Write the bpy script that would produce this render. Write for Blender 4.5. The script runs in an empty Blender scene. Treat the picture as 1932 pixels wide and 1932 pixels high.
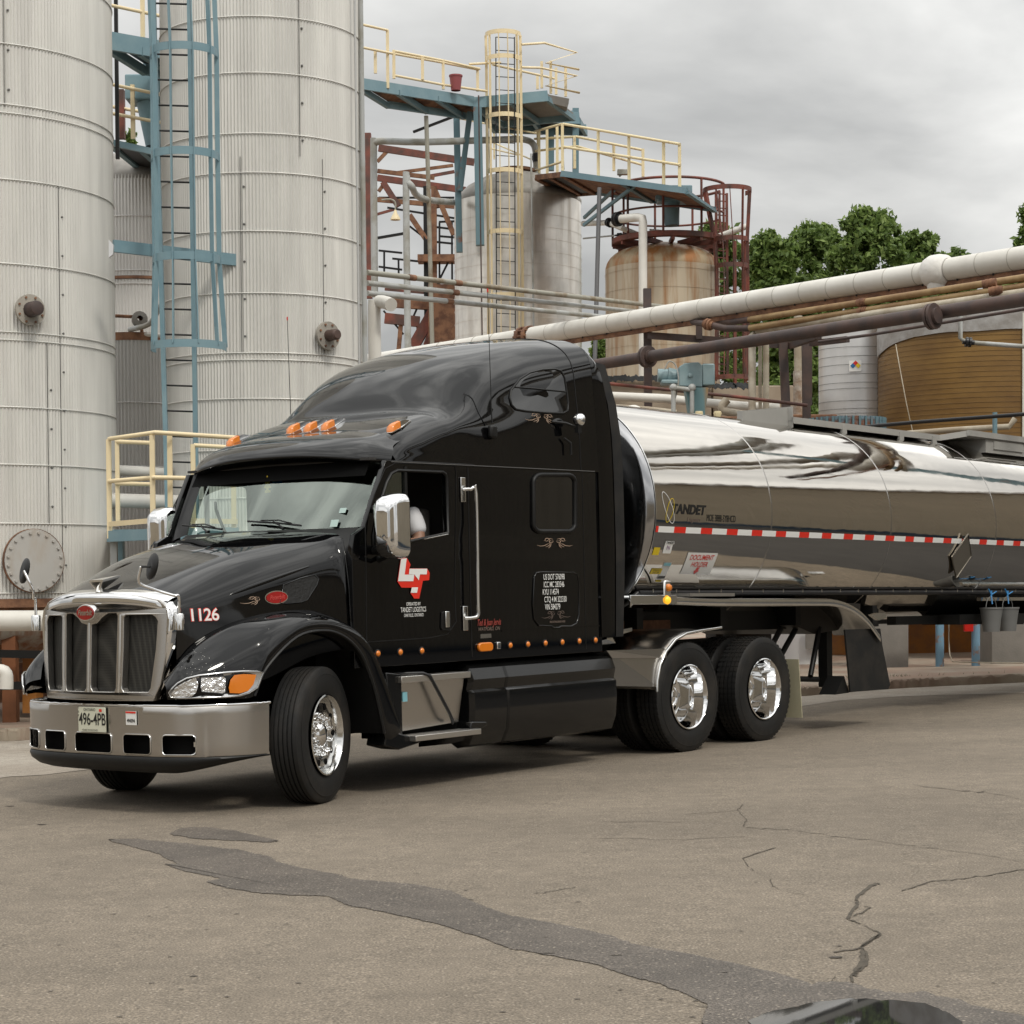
import bpy, math, random
import numpy as np
from mathutils import Vector, Matrix
random.seed(7); rng=np.random.default_rng(7)
C=bpy.context.scene.collection
# ---------------- camera model (measured in a 1932 px wide frame) ----------------
CX,CY=966.,1190.
def nrm(v): v=np.array(v,float); return v/np.linalg.norm(v)
_u=np.array([4020.-CX,1028.-CY]); _v=np.array([-3714.-CX,1203.-CY]); F=math.sqrt(-(_u@_v))
def ray(x,y): return np.array([(x-CX)/F,(y-CY)/F,1.])
Uc=nrm(ray(4020,1028)); Wc=-nrm(ray(-3714,1203)); UPc=nrm(np.cross(Wc,Uc))
if UPc[1]>0: UPc=-UPc
zc=nrm([-.006,-1,-(CY-1088)/F]); yc=nrm(np.array([0,0,1.])-zc[2]*zc); xc=np.cross(yc,zc)
MW=np.array([xc,yc,zc]); CAMZ=1.65; EYE=np.array([0,0,CAMZ])
def w(p): return MW@np.array(p,float)+EYE
def P(px,py,d): return w(ray(px,py)*d)
def Zp(px,py,d): return P(px,py,d)[2]
HG=1.635
def gpt(px,py,dz=0):
    r=ray(px,py); return w(r*(-(HG-dz))/(UPc@r))
Oc=(ray(603,1518.4)*(-HG)/(UPc@ray(603,1518.4)))-1.2*Wc
def frame(o,a,b,c):
    m=Matrix.Identity(4)
    for i,v in enumerate((MW@a,MW@b,MW@c)):
        for k in range(3): m[k][i]=v[k]
    for k in range(3): m[k][3]=w(o)[k]
    return m
TRUCK=frame(Oc,Uc,-Wc,UPc)                      # local: x rearwards, -y driver side, z up
Tc=nrm(ray(4150,1114)); UTc=nrm(UPc-(UPc@Tc)*Tc); WTc=np.cross(UTc,Tc)
if WTc@Wc<0: WTc=-WTc
TRAIL=frame(Oc+4.65*Uc+2.28*UPc,Tc,-WTc,UTc)
gn=MW@UPc; g0=w(Oc)
def gz(x,y,dz=0): return g0[2]-(gn[0]*(x-g0[0])+gn[1]*(y-g0[1]))/gn[2]+dz

sc=bpy.context.scene
cam=bpy.data.objects.new('camera',bpy.data.cameras.new('camera')); C.objects.link(cam)
m=Matrix.Identity(4)
for i,v in enumerate(([1,0,0],[0,-1,0],[0,0,-1])):
    q=MW@np.array(v,float)
    for k in range(3): m[k][i]=q[k]
m[2][3]=CAMZ; cam.matrix_world=m
cam.data.sensor_width=36; cam.data.lens=F/1932*36; cam.data.shift_y=(CY-966)/1932; cam.data.clip_end=600
sc.camera=cam
# ---------------- light ----------------
SUN_AZ=math.radians(150); SUN_EL=math.radians(50)   # azimuth clockwise from +Y (view direction)
wd=bpy.data.worlds.new('World'); sc.world=wd; wd.use_nodes=True; nt=wd.node_tree; N=nt.nodes; L=nt.links
for n_ in list(N): N.remove(n_)
out=N.new('ShaderNodeOutputWorld'); bg=N.new('ShaderNodeBackground'); bg.inputs[1].default_value=0.1
sky=N.new('ShaderNodeTexSky'); sky.sky_type='NISHITA'; sky.sun_disc=False; sky.sun_elevation=SUN_EL; sky.sun_rotation=SUN_AZ
tc=N.new('ShaderNodeTexCoord'); sep=N.new('ShaderNodeSeparateXYZ'); L.new(tc.outputs['Generated'],sep.inputs[0])
mp=N.new('ShaderNodeMapping'); mp.inputs['Scale'].default_value=(1.0,1.0,2.6); mp.inputs['Location'].default_value=(.35,.1,.62); L.new(tc.outputs['Generated'],mp.inputs[0])
n1=N.new('ShaderNodeTexNoise'); n1.inputs['Scale'].default_value=2.9; n1.inputs['Detail'].default_value=7; n1.inputs['Roughness'].default_value=.5; n1.inputs['Distortion'].default_value=.35; L.new(mp.outputs[0],n1.inputs[0])
cr=N.new('ShaderNodeValToRGB'); L.new(n1.outputs[0],cr.inputs[0])
e=cr.color_ramp.elements; e[0].position=.40; e[0].color=(4.1,4.12,4.06,1); e[1].position=.63; e[1].color=(7.7,7.65,7.4,1)
# overcast: brighter toward the zenith and toward the veiled sun
ze=N.new('ShaderNodeMapRange'); ze.inputs[1].default_value=.12; ze.inputs[2].default_value=.9; ze.inputs[3].default_value=1.0; ze.inputs[4].default_value=3.0; L.new(sep.outputs[2],ze.inputs[0])
gl=N.new('ShaderNodeVectorMath'); gl.operation='DOT_PRODUCT'; L.new(tc.outputs['Generated'],gl.inputs[0]); gl.inputs[1].default_value=tuple(nrm([.42,.86,.30]))
gr=N.new('ShaderNodeMapRange'); gr.inputs[1].default_value=.955; gr.inputs[2].default_value=1.0; gr.inputs[3].default_value=1.0; gr.inputs[4].default_value=1.45; gr.interpolation_type='SMOOTHSTEP'; L.new(gl.outputs['Value'],gr.inputs[0])
mu=N.new('ShaderNodeMath'); mu.operation='MULTIPLY'; L.new(ze.outputs[0],mu.inputs[0]); L.new(gr.outputs[0],mu.inputs[1])
vm=N.new('ShaderNodeVectorMath'); vm.operation='SCALE'; L.new(cr.outputs[0],vm.inputs[0]); L.new(mu.outputs[0],vm.inputs['Scale'])
mx=N.new('ShaderNodeMix'); mx.data_type='RGBA'; mx.inputs[0].default_value=.96; L.new(sky.outputs[0],mx.inputs[6]); L.new(vm.outputs[0],mx.inputs[7])
L.new(mx.outputs[2],bg.inputs[0]); L.new(bg.outputs[0],out.inputs[0])
sl=bpy.data.lights.new('sun','SUN'); sl.energy=1.45; sl.angle=math.radians(10); sl.color=(1,.95,.85)
so=bpy.data.objects.new('sun',sl); C.objects.link(so)
sd=Vector((math.sin(SUN_AZ)*math.cos(SUN_EL),math.cos(SUN_AZ)*math.cos(SUN_EL),math.sin(SUN_EL)))
so.rotation_euler=sd.to_track_quat('Z','Y').to_euler()
sc.view_settings.view_transform='Standard'; sc.view_settings.look='None'; sc.view_settings.exposure=0; sc.view_settings.gamma=1
sc.cycles.max_bounces=8; sc.cycles.transparent_max_bounces=12; sc.cycles.sample_clamp_indirect=6; sc.cycles.caustics_reflective=False

# ---------------- materials ----------------
MATS={}
def mat(name,col,rough=.5,metal=0,var=0,vscale=3,bump=0,bscale=40,col2=None,spec=.5,coat=0,streak=None,emit=None,alpha=None,detail=5,lo=.4,hi=.6,noise_rough=0,ior=None):
    """procedural principled material; col2+lo/hi: noise patches, streak: vertical stretch, bump in metres"""
    m=bpy.data.materials.new(name); m.use_nodes=True; n=m.node_tree.nodes; l=m.node_tree.links; b=n['Principled BSDF']
    b.inputs['Base Color'].default_value=(*col,1); b.inputs['Roughness'].default_value=rough; b.inputs['Metallic'].default_value=metal
    b.inputs['Specular IOR Level'].default_value=spec
    if coat: b.inputs['Coat Weight'].default_value=coat; b.inputs['Coat Roughness'].default_value=.03
    if ior: b.inputs['IOR'].default_value=ior
    t=n.new('ShaderNodeTexCoord'); src=t.outputs['Object']
    if streak:
        mpn=n.new('ShaderNodeMapping'); mpn.inputs['Scale'].default_value=streak; l.new(src,mpn.inputs[0]); src2=mpn.outputs[0]
    else: src2=src
    if var or col2:
        nz=n.new('ShaderNodeTexNoise'); nz.inputs['Scale'].default_value=vscale; nz.inputs['Detail'].default_value=detail; nz.inputs['Roughness'].default_value=.6; l.new(src2,nz.inputs[0])
        r=n.new('ShaderNodeValToRGB'); l.new(nz.outputs[0],r.inputs[0])
        r.color_ramp.elements[0].position=lo; r.color_ramp.elements[1].position=hi
        if col2: r.color_ramp.elements[0].color=(*col,1); r.color_ramp.elements[1].color=(*col2,1)
        else:
            r.color_ramp.elements[0].color=(*[c*(1-var) for c in col],1); r.color_ramp.elements[1].color=(*[min(1,c*(1+var)) for c in col],1)
            r.color_ramp.elements[0].position=.25; r.color_ramp.elements[1].position=.75
        l.new(r.outputs[0],b.inputs['Base Color'])
        if noise_rough:
            mr=n.new('ShaderNodeMapRange'); l.new(nz.outputs[0],mr.inputs[0]); mr.inputs[1].default_value=.3; mr.inputs[2].default_value=.7
            mr.inputs[3].default_value=max(0,rough-noise_rough); mr.inputs[4].default_value=rough+noise_rough; l.new(mr.outputs[0],b.inputs['Roughness'])
    if bump:
        nb=n.new('ShaderNodeTexNoise'); nb.inputs['Scale'].default_value=bscale; nb.inputs['Detail'].default_value=4; l.new(src2 if streak else src,nb.inputs[0])
        bp=n.new('ShaderNodeBump'); bp.inputs['Distance'].default_value=bump; bp.inputs['Strength'].default_value=1; l.new(nb.outputs[0],bp.inputs['Height']); l.new(bp.outputs[0],b.inputs['Normal'])
    if emit: b.inputs['Emission Color'].default_value=(*emit[0],1); b.inputs['Emission Strength'].default_value=emit[1]
    MATS[name]=m; return m
BLACK=mat('black_paint',(.0025,.0025,.0028),.045,0,coat=.12,spec=.42,bump=.0003,bscale=1.6)
BLACK2=mat('black_paint_lower',(.005,.005,.005),.12,0,coat=.2,spec=.4,bump=.0003,bscale=1.5)
RUBBER=mat('rubber',(.011,.011,.011),.62,col2=(.030,.026,.022),vscale=3.5,lo=.45,hi=.75,bump=.001,bscale=90,spec=.35)
TRIM=mat('black_trim',(.008,.008,.008),.45,spec=.35)
DARK=mat('dark_void',(.003,.003,.003),.8,spec=.1)
CHROME=mat('chrome',(.82,.82,.82),.05,1)
ALU=mat('polished_aluminium',(.74,.74,.73),.14,1,var=.06,vscale=6)
BRUSH=mat('brushed_steel',(.52,.50,.475),.27,1,var=.04,vscale=2.5)
STEP=mat('diamond_plate',(.62,.60,.57),.38,1,bump=.003,bscale=60)
AMBER=mat('amber_lens',(.72,.20,.012),.15,spec=.5,coat=.6)
AMBERL=mat('amber_lamp_lit',(.9,.42,.02),.2,emit=((1,.5,.03),.9))
REDM=mat('red_paint',(.62,.02,.012),.3); WHITE=mat('white_vinyl',(.8,.8,.78),.35)
REDV=mat('red_reflective',(.72,.035,.02),.3); EMBL=mat('emblem_red',(.28,.008,.008),.15,coat=.6)
GOLD=mat('pinstripe_tan',(.42,.30,.22),.35); GOLDD=mat('pinstripe_dull',(.16,.12,.10),.4)
MAROON=mat('maroon_script',(.30,.05,.04),.4); BLK=mat('black_vinyl',(.01,.01,.01),.4)
YEL=mat('yellow_vinyl',(.75,.55,.02),.45); CREAM=mat('cream_rail_paint',(.80,.67,.43),.5,var=.08,vscale=3,col2=None)
CREAM2=mat('pale_rail_paint',(.76,.65,.40),.55,col2=(.33,.2,.1),vscale=5,lo=.6,hi=.75)
INT=mat('cab_interior',(.035,.033,.031),.8); TAN=mat('seat_fabric',(.06,.055,.05),.85)
SKIN=mat('skin',(.34,.19,.13),.55); SHIRT=mat('white_cotton',(.72,.72,.74),.9); HAIR=mat('dark_hair',(.03,.02,.015),.7); JEAN=mat('denim',(.03,.045,.09),.85)
BLUE=mat('blue_steel',(.16,.27,.32),.5,col2=(.22,.33,.37),vscale=2.5,lo=.35,hi=.7,bump=.001)
BLUED=mat('blue_steel_weathered',(.125,.215,.25),.55,col2=(.22,.09,.05),vscale=3,lo=.62,hi=.72)
TEAL=mat('gearbox_paint',(.20,.29,.31),.45,col2=(.25,.34,.36),vscale=4)
RUSTR=mat('red_oxide_steel',(.23,.065,.043),.65,col2=(.085,.045,.036),vscale=2.5,lo=.35,hi=.62)
RUST=mat('rust',(.13,.06,.035),.8,col2=(.26,.13,.07),vscale=5,bump=.003,bscale=50)
DPIPE=mat('dark_oxide_pipe',(.055,.04,.038),.6,col2=(.09,.055,.045),vscale=3,bump=.001)
WPIPE=mat('white_lagging',(.72,.70,.65),.5,col2=(.60,.575,.52),vscale=1.6,lo=.4,hi=.75,bump=.002,bscale=7)
GPIPE=mat('grey_pipe',(.42,.43,.42),.5,col2=(.30,.29,.25),vscale=2,lo=.45,hi=.6)
OPIPE=mat('olive_grey_pipe',(.32,.31,.26),.55,col2=(.22,.17,.11),vscale=2.5,lo=.5,hi=.65)
TPIPE=mat('tan_pipe',(.33,.22,.10),.55,col2=(.24,.14,.06),vscale=3)
BPIPE=mat('beige_lagging',(.50,.45,.36),.7,col2=(.36,.30,.22),vscale=3,bump=.004,bscale=12)
CONC=mat('concrete',(.30,.275,.24),.85,col2=(.40,.37,.32),vscale=2.5,bump=.003,bscale=60)
CONCD=mat('weathered_concrete_block',(.23,.215,.195),.85,var=.2,vscale=2,bump=.003)
WALLT=mat('tan_parapet',(.40,.33,.25),.8,col2=(.30,.24,.18),vscale=1.2,streak=(1,1,.3))
ORANGE=mat('orange_brown_wall',(.42,.17,.035),.7,col2=(.28,.13,.05),vscale=2.5)
BEIGE=mat('beige_corrugated_cladding',(.36,.31,.235),.6,var=.1,vscale=.5)
NAVY=mat('dark_blue_cladding',(.035,.055,.08),.5,var=.3,vscale=.5)
CABW=mat('white_cabinet',(.72,.72,.72),.5); FLAPM=mat('beige_mudflap',(.42,.39,.27),.8,var=.15); BAG=mat('grey_bucket_plastic',(.16,.16,.155),.6)
CABLE=mat('cable_black',(.01,.01,.012),.4); LEAFM=None
def galv(name,col,rough,metal,var,streak=(2,2,.35),rustcol=None,ramp=(.62,.8)):
    m=mat(name,col,rough,metal,var=var,vscale=1.7,streak=streak)
    if rustcol:
        n=m.node_tree.nodes; l=m.node_tree.links; b=n['Principled BSDF']; old=b.inputs['Base Color'].links[0].from_socket
        t=n.new('ShaderNodeTexCoord'); mpn=n.new('ShaderNodeMapping'); mpn.inputs['Scale'].default_value=(3.5,3.5,.28); l.new(t.outputs['Object'],mpn.inputs[0])
        z=n.new('ShaderNodeTexNoise'); z.inputs['Scale'].default_value=2.0; z.inputs['Detail'].default_value=6; l.new(mpn.outputs[0],z.inputs[0])
        r=n.new('ShaderNodeValToRGB'); r.color_ramp.elements[0].position=ramp[0]; r.color_ramp.elements[1].position=ramp[1]; l.new(z.outputs[0],r.inputs[0])
        mm=n.new('ShaderNodeMix'); mm.data_type='RGBA'; l.new(r.outputs[0],mm.inputs[0]); l.new(old,mm.inputs[6]); mm.inputs[7].default_value=(*rustcol,1); l.new(mm.outputs[2],b.inputs['Base Color'])
    return m
GALV=galv('galvanised_sheet',(.745,.73,.69),.45,.22,.09,rustcol=(.66,.645,.61),ramp=(.45,.7))
GALV2=galv('grey_sheet',(.50,.50,.49),.5,.3,.08)
STAIN=galv('stainless_cladding',(.78,.74,.68),.30,.62,.22,streak=(1.2,1.2,.9),rustcol=(.46,.40,.33),ramp=(.5,.85))
RUSTK=galv('rust_stained_cladding',(.52,.44,.33),.42,.35,.14,rustcol=(.33,.16,.06),ramp=(.46,.72))
SILV=galv('silver_sheet',(.70,.70,.70),.35,.5,.08)
WHT=galv('white_silo_sheet',(.66,.65,.63),.5,.2,.06)
DOMEM=mat('weathered_dome',(.36,.345,.32),.8,col2=(.27,.255,.235),vscale=2)
BRT=mat('brown_fibreglass_tank',(.25,.14,.035),.42,col2=(.165,.085,.02),vscale=.9,streak=(.7,.7,1.3))
WRAP=mat('grey_wrap',(.40,.39,.38),.45,col2=(.28,.26,.24),vscale=3,bump=.01,bscale=8)
PLATEW=mat('plate_cream',(.62,.62,.50),.4); STKB=mat('sticker_cyan',(.22,.48,.55),.4); STKD=mat('sticker_blue',(.02,.14,.36),.4)
mat('glass_sticker',(.42,.55,.52),.4)
HLENS=mat('lamp_reflector',(.80,.80,.80),.12,.9,bump=.02,bscale=30,coat=.5)
LENSR=mat('lamp_housing_grey',(.55,.55,.55),.15,.85,coat=.5)
# glass
def glassmat(name,tint,dens):
    m=bpy.data.materials.new(name); m.use_nodes=True; n=m.node_tree.nodes; l=m.node_tree.links; n.remove(n['Principled BSDF']); o=n['Material Output']
    tr=n.new('ShaderNodeBsdfTransparent'); tr.inputs[0].default_value=(*tint,1); g=n.new('ShaderNodeBsdfGlossy'); g.inputs['Roughness'].default_value=.02; g.inputs[0].default_value=(.9,1,.92,1)
    fr=n.new('ShaderNodeFresnel'); fr.inputs[0].default_value=1.5; ad=n.new('ShaderNodeMath'); ad.operation='ADD'; ad.inputs[1].default_value=dens; l.new(fr.outputs[0],ad.inputs[0])
    mi=n.new('ShaderNodeMixShader'); l.new(ad.outputs[0],mi.inputs[0]); l.new(tr.outputs[0],mi.inputs[1]); l.new(g.outputs[0],mi.inputs[2]); l.new(mi.outputs[0],o.inputs[0]); return m
GLASS=glassmat('windscreen_glass',(.66,.76,.70),.14)
SGLASS=mat('smoked_glass',(.004,.004,.004),.03,coat=.8)
# tank skin: polished, faint sheet waviness
TANKM=mat('polished_tank_skin',(.64,.605,.555),.045,1)
_n=TANKM.node_tree.nodes; _l=TANKM.node_tree.links; _b=_n['Principled BSDF']; _t=_n.new('ShaderNodeTexCoord')
_m=_n.new('ShaderNodeMapping'); _m.inputs['Scale'].default_value=(.5,1,1); _l.new(_t.outputs['Object'],_m.inputs[0])
_z=_n.new('ShaderNodeTexNoise'); _z.inputs['Scale'].default_value=1.6; _z.inputs['Detail'].default_value=3; _l.new(_m.outputs[0],_z.inputs[0])
_bp=_n.new('ShaderNodeBump'); _bp.inputs['Distance'].default_value=.006; _l.new(_z.outputs[0],_bp.inputs['Height']); _l.new(_bp.outputs[0],_b.inputs['Normal'])
_z2=_n.new('ShaderNodeTexNoise'); _z2.inputs['Scale'].default_value=3; _z2.inputs['Detail'].default_value=8; _l.new(_t.outputs['Object'],_z2.inputs[0])
_mr=_n.new('ShaderNodeMapRange'); _l.new(_z2.outputs[0],_mr.inputs[0]); _mr.inputs[1].default_value=.35; _mr.inputs[2].default_value=.7; _mr.inputs[3].default_value=.02; _mr.inputs[4].default_value=.10; _l.new(_mr.outputs[0],_b.inputs['Roughness'])
# mesh grille
GRM=bpy.data.materials.new('punched_grille'); GRM.use_nodes=True; _n=GRM.node_tree.nodes; _l=GRM.node_tree.links; _b=_n['Principled BSDF']; _t=_n.new('ShaderNodeTexCoord')
_v=_n.new('ShaderNodeTexVoronoi'); _v.inputs['Scale'].default_value=85; _v.inputs['Randomness'].default_value=.0; _l.new(_t.outputs['Object'],_v.inputs[0])
_r=_n.new('ShaderNodeValToRGB'); _l.new(_v.outputs['Distance'],_r.inputs[0]); _r.color_ramp.elements[0].position=.42; _r.color_ramp.elements[0].color=(.012,.012,.011,1); _r.color_ramp.elements[1].position=.55; _r.color_ramp.elements[1].color=(.050,.048,.042,1)
_l.new(_r.outputs[0],_b.inputs['Base Color']); _b.inputs['Roughness'].default_value=.5; _b.inputs['Metallic'].default_value=.3

# ---------------- mesh helpers ----------------
def catmull(p,n):
    p=[np.array(q,float) for q in p]; out=[]
    for i in range(len(p)-1):
        a=p[i-1] if i else 2*p[0]-p[1]; b=p[i]; c=p[i+1]; d=p[i+2] if i+2<len(p) else 2*p[-1]-p[-2]
        for k in range(n):
            t=k/n; out.append(.5*(2*b+(c-a)*t+(2*a-5*b+4*c-d)*t*t+(3*b-a-3*c+d)*t**3))
    out.append(p[-1]); return out
class MB:
    def __init__(s): s.v=[]; s.f=[]; s.m=[]; s.mi=0
    def _f(s,f): s.f.append(f); s.m.append(s.mi)
    def box(s,c,d,M=None,bev=0):
        c=np.array(c,float); h=np.array(d,float)/2; b=len(s.v)
        for sx in(-1,1):
            for sy in(-1,1):
                for sz in(-1,1):
                    q=h*[sx,sy,sz]
                    if M is not None: q=np.array(M)@q
                    s.v.append(c+q)
        for f in((0,1,3,2),(4,6,7,5),(0,4,5,1),(2,3,7,6),(0,2,6,4),(1,5,7,3)): s._f([b+i for i in f])
        return s
    def beam(s,a,b,wd,ht,up=(0,0,1)):
        a=np.array(a,float); b=np.array(b,float); x=b-a; L_=np.linalg.norm(x); x/=L_; y=nrm(np.cross(up,x)); z=np.cross(x,y)
        return s.box((a+b)/2,(L_,wd,ht),np.array([x,y,z]).T)
    def tube(s,pts,r,n=10,cap=True,closed=False):
        pts=[np.array(p,float) for p in pts]; m_=len(pts); rr=r if hasattr(r,'__len__') else [r]*m_; b=len(s.v); up=None
        for i,p in enumerate(pts):
            if closed: t=pts[(i+1)%m_]-pts[i-1]
            else: t=pts[min(i+1,m_-1)]-pts[max(i-1,0)]
            t=nrm(t)
            if up is None: up=np.array([0,0,1.]) if abs(t[2])<.9 else np.array([1.,0,0])
            a=nrm(np.cross(t,up)); c=np.cross(a,t); up=c
            for k in range(n):
                an=2*math.pi*k/n; s.v.append(p+rr[i]*(math.cos(an)*a+math.sin(an)*c))
        for i in range(m_ if closed else m_-1):
            j=(i+1)%m_
            for k in range(n): k2=(k+1)%n; s._f([b+i*n+k,b+i*n+k2,b+j*n+k2,b+j*n+k])
        if cap and not closed: s._f([b+k for k in range(n)][::-1]); s._f([b+(m_-1)*n+k for k in range(n)])
        return s
    def cyl(s,a,b,r,n=16,r2=None): return s.tube([a,b],[r,r if r2 is None else r2],n)
    def lathe(s,prof,c=(0,0,0),ax=(0,0,1),n=32,a0=0,a1=2*math.pi):
        ax=nrm(ax); up=np.array([1.,0,0]) if abs(ax[0])<.9 else np.array([0,1.,0]); x=nrm(np.cross(up,ax)); y=np.cross(ax,x); c=np.array(c,float); b=len(s.v)
        full=abs(a1-a0-2*math.pi)<1e-6; nn=n if full else n+1
        for r,z in prof:
            for k in range(nn): an=a0+(a1-a0)*k/n; s.v.append(c+ax*z+r*(math.cos(an)*x+math.sin(an)*y))
        for i in range(len(prof)-1):
            for k in range(n): k2=(k+1)%nn; s._f([b+i*nn+k,b+i*nn+k2,b+(i+1)*nn+k2,b+(i+1)*nn+k])
        return s
    def ball(s,c,r,n=12):
        pr=[(max(1e-4,math.sin(math.pi*i/n))*r,-math.cos(math.pi*i/n)*r) for i in range(n+1)]; return s.lathe(pr,c,n=n*2)
    def grid(s,rows,flip=False):
        b=len(s.v); nc=len(rows[0])
        for r in rows: s.v+= [np.array(q,float) for q in r]
        for i in range(len(rows)-1):
            for k in range(nc-1):
                f=[b+i*nc+k,b+i*nc+k+1,b+(i+1)*nc+k+1,b+(i+1)*nc+k]; s._f(f[::-1] if flip else f)
        return s
    def poly(s,pts): b=len(s.v); s.v+=[np.array(q,float) for q in pts]; s._f(list(range(b,b+len(pts)))); return s
    def prism(s,pts,off):
        n=len(pts); b=len(s.v); off=np.array(off,float); s.v+=[np.array(q,float) for q in pts]; s.v+=[np.array(q,float)+off for q in pts]
        s._f(list(range(b,b+n))); s._f(list(range(b+n,b+2*n))[::-1])
        for k in range(n): k2=(k+1)%n; s._f([b+k,b+n+k,b+n+k2,b+k2])
        return s
    def go(s,name,mats,parent=None,smooth=30,solid=0,bevel=0,subd=0):
        me=bpy.data.meshes.new(name); me.from_pydata([tuple(q) for q in s.v],[],s.f)
        if not isinstance(mats,(list,tuple)): mats=[mats]
        for q in mats: me.materials.append(q)
        if len(mats)>1:
            me.polygons.foreach_set('material_index',s.m)
        import bmesh as bm_
        b=bm_.new(); b.from_mesh(me); bm_.ops.remove_doubles(b,verts=b.verts,dist=1e-5); bm_.ops.recalc_face_normals(b,faces=b.faces); b.to_mesh(me); b.free()
        if smooth:
            me.shade_smooth(); me.set_sharp_from_angle(angle=math.radians(smooth))
        o=bpy.data.objects.new(name,me); C.objects.link(o)
        if parent: o.parent=parent
        if solid: q=o.modifiers.new('s','SOLIDIFY'); q.thickness=solid; q.offset=0
        if bevel: q=o.modifiers.new('b','BEVEL'); q.width=bevel; q.segments=2; q.limit_method='ANGLE'; q.angle_limit=math.radians(40)
        return o
USED={}
def tag(o,label=None,cat=None,group=None,kind=None):
    if label: o['label']=label
    if cat: o['category']=cat
    if group: o['group']=group
    if kind: o['kind']=kind
    return o
def empty(name,loc,label,cat,group=None,M=None):
    o=bpy.data.objects.new(name,None); C.objects.link(o); o.empty_display_size=.2
    if M is not None: o.matrix_world=M
    else: o.location=tuple(loc)
    return tag(o,label,cat,group)
def rel(o,pts): l=np.array(o.location); return [np.array(p)-l for p in pts]
def patch(rows,nu,nv):
    """rows of control points -> smooth dense grid"""
    rr=[catmull(r,nv) for r in rows]; cols=[catmull([r[k] for r in rr],nu) for k in range(len(rr[0]))]
    return [[cols[k][i] for k in range(len(cols))] for i in range(len(cols[0]))]
def txt(body,size,sx=1,shear=0,off=0,space=1,align='CENTER'):
    cu=bpy.data.curves.new('t','FONT'); cu.body=body; cu.size=size; cu.shear=shear; cu.offset=off; cu.align_x=align; cu.align_y='CENTER'; cu.space_character=space; cu.resolution_u=4; cu.fill_mode='FRONT'
    o=bpy.data.objects.new('t',cu); C.objects.link(o); dg=bpy.context.evaluated_depsgraph_get(); me=bpy.data.meshes.new_from_object(o.evaluated_get(dg))
    v=[(q.co.x*sx,q.co.y) for q in me.vertices]; f=[list(q.vertices) for q in me.polygons]
    bpy.data.objects.remove(o); bpy.data.curves.remove(cu); bpy.data.meshes.remove(me); return v,f
def flat(fn,v,f,name,m,parent,thick=0,label=None):
    me=bpy.data.meshes.new(name); me.from_pydata([tuple(fn(x,y)) for x,y in v],[],f); me.materials.append(m)
    o=bpy.data.objects.new(name,me); C.objects.link(o); o.parent=parent
    if label: o['label']=label
    return o
def shape(fn,polys,name,m,parent,label=None):
    v=[];f=[]
    for p in polys: f.append(list(range(len(v),len(v)+len(p)))); v+=p
    return flat(fn,v,f,name,m,parent,label=label)
def ribbon(path,wd):
    """2d polyline -> quads with tapered width"""
    path=[np.array(p,float) for p in path]; out=[]; n=len(path)
    L_=[];R_=[]
    for i,p in enumerate(path):
        t=nrm(path[min(i+1,n-1)]-path[max(i-1,0)]); q=np.array([-t[1],t[0]]); wv=wd[i] if hasattr(wd,'__len__') else wd*max(.25,math.sin(math.pi*(i+.5)/n))
        L_.append(tuple(p+q*wv/2)); R_.append(tuple(p-q*wv/2))
    for i in range(n-1): out.append([L_[i],L_[i+1],R_[i+1],R_[i]])
    return out
def ell(cx,cy,rx,ry,n=24,a0=0,a1=360,rot=0):
    r=math.radians(rot); o=[]
    for k in range(n): a=math.radians(a0+(a1-a0)*k/(n if a1-a0==360 else n-1)); x,y=rx*math.cos(a),ry*math.sin(a); o.append((cx+x*math.cos(r)-y*math.sin(r),cy+x*math.sin(r)+y*math.cos(r)))
    return o
def rrect(cx,cy,w_,h_,r,n=5):
    o=[]
    for sx,sy,a in((1,1,0),(-1,1,90),(-1,-1,180),(1,-1,270)):
        for k in range(n+1): t=math.radians(a+90*k/n); o.append((cx+sx*(w_/2-r)+r*math.cos(t),cy+sy*(h_/2-r)+r*math.sin(t)))
    return o
def dup(o,parent=None,M=None):
    c=o.copy(); C.objects.link(c); c.parent=parent
    for ch in list(o.children): dup(ch,c)
    return c
def scroll(cx,cy,s,mir=1):
    """one half of a pinstripe scroll ornament"""
    R_=[]
    def sp(c,r0,r1,a0,a1,n=18): return [(c[0]+ (r0+(r1-r0)*k/n)*math.cos(math.radians(a0+(a1-a0)*k/n)),c[1]+.8*(r0+(r1-r0)*k/n)*math.sin(math.radians(a0+(a1-a0)*k/n))) for k in range(n+1)]
    cur=[sp((-.30,.0),.05,.24,0,430),sp((-.62,.18),.26,.14,-40,230),[(-.34,-.22),(-.6,-.28),(-.85,-.45),(-1.2,-.5),(-1.5,-.4)],[(-.3,-.2),(-.45,-.45),(-.75,-.6)],[(-.25,-.22),(-.33,-.5),(-.5,-.72)],[(-.1,.25),(-.35,.32),(-.62,.02),(-.9,.1)]]
    for c in cur:
        for q in ribbon([(x,y) for x,y in c],.06): R_.append([(cx+mir*x*s,cy+y*s*.5) for x,y in q])
    return R_
from mathutils.bvhtree import BVHTree
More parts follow.
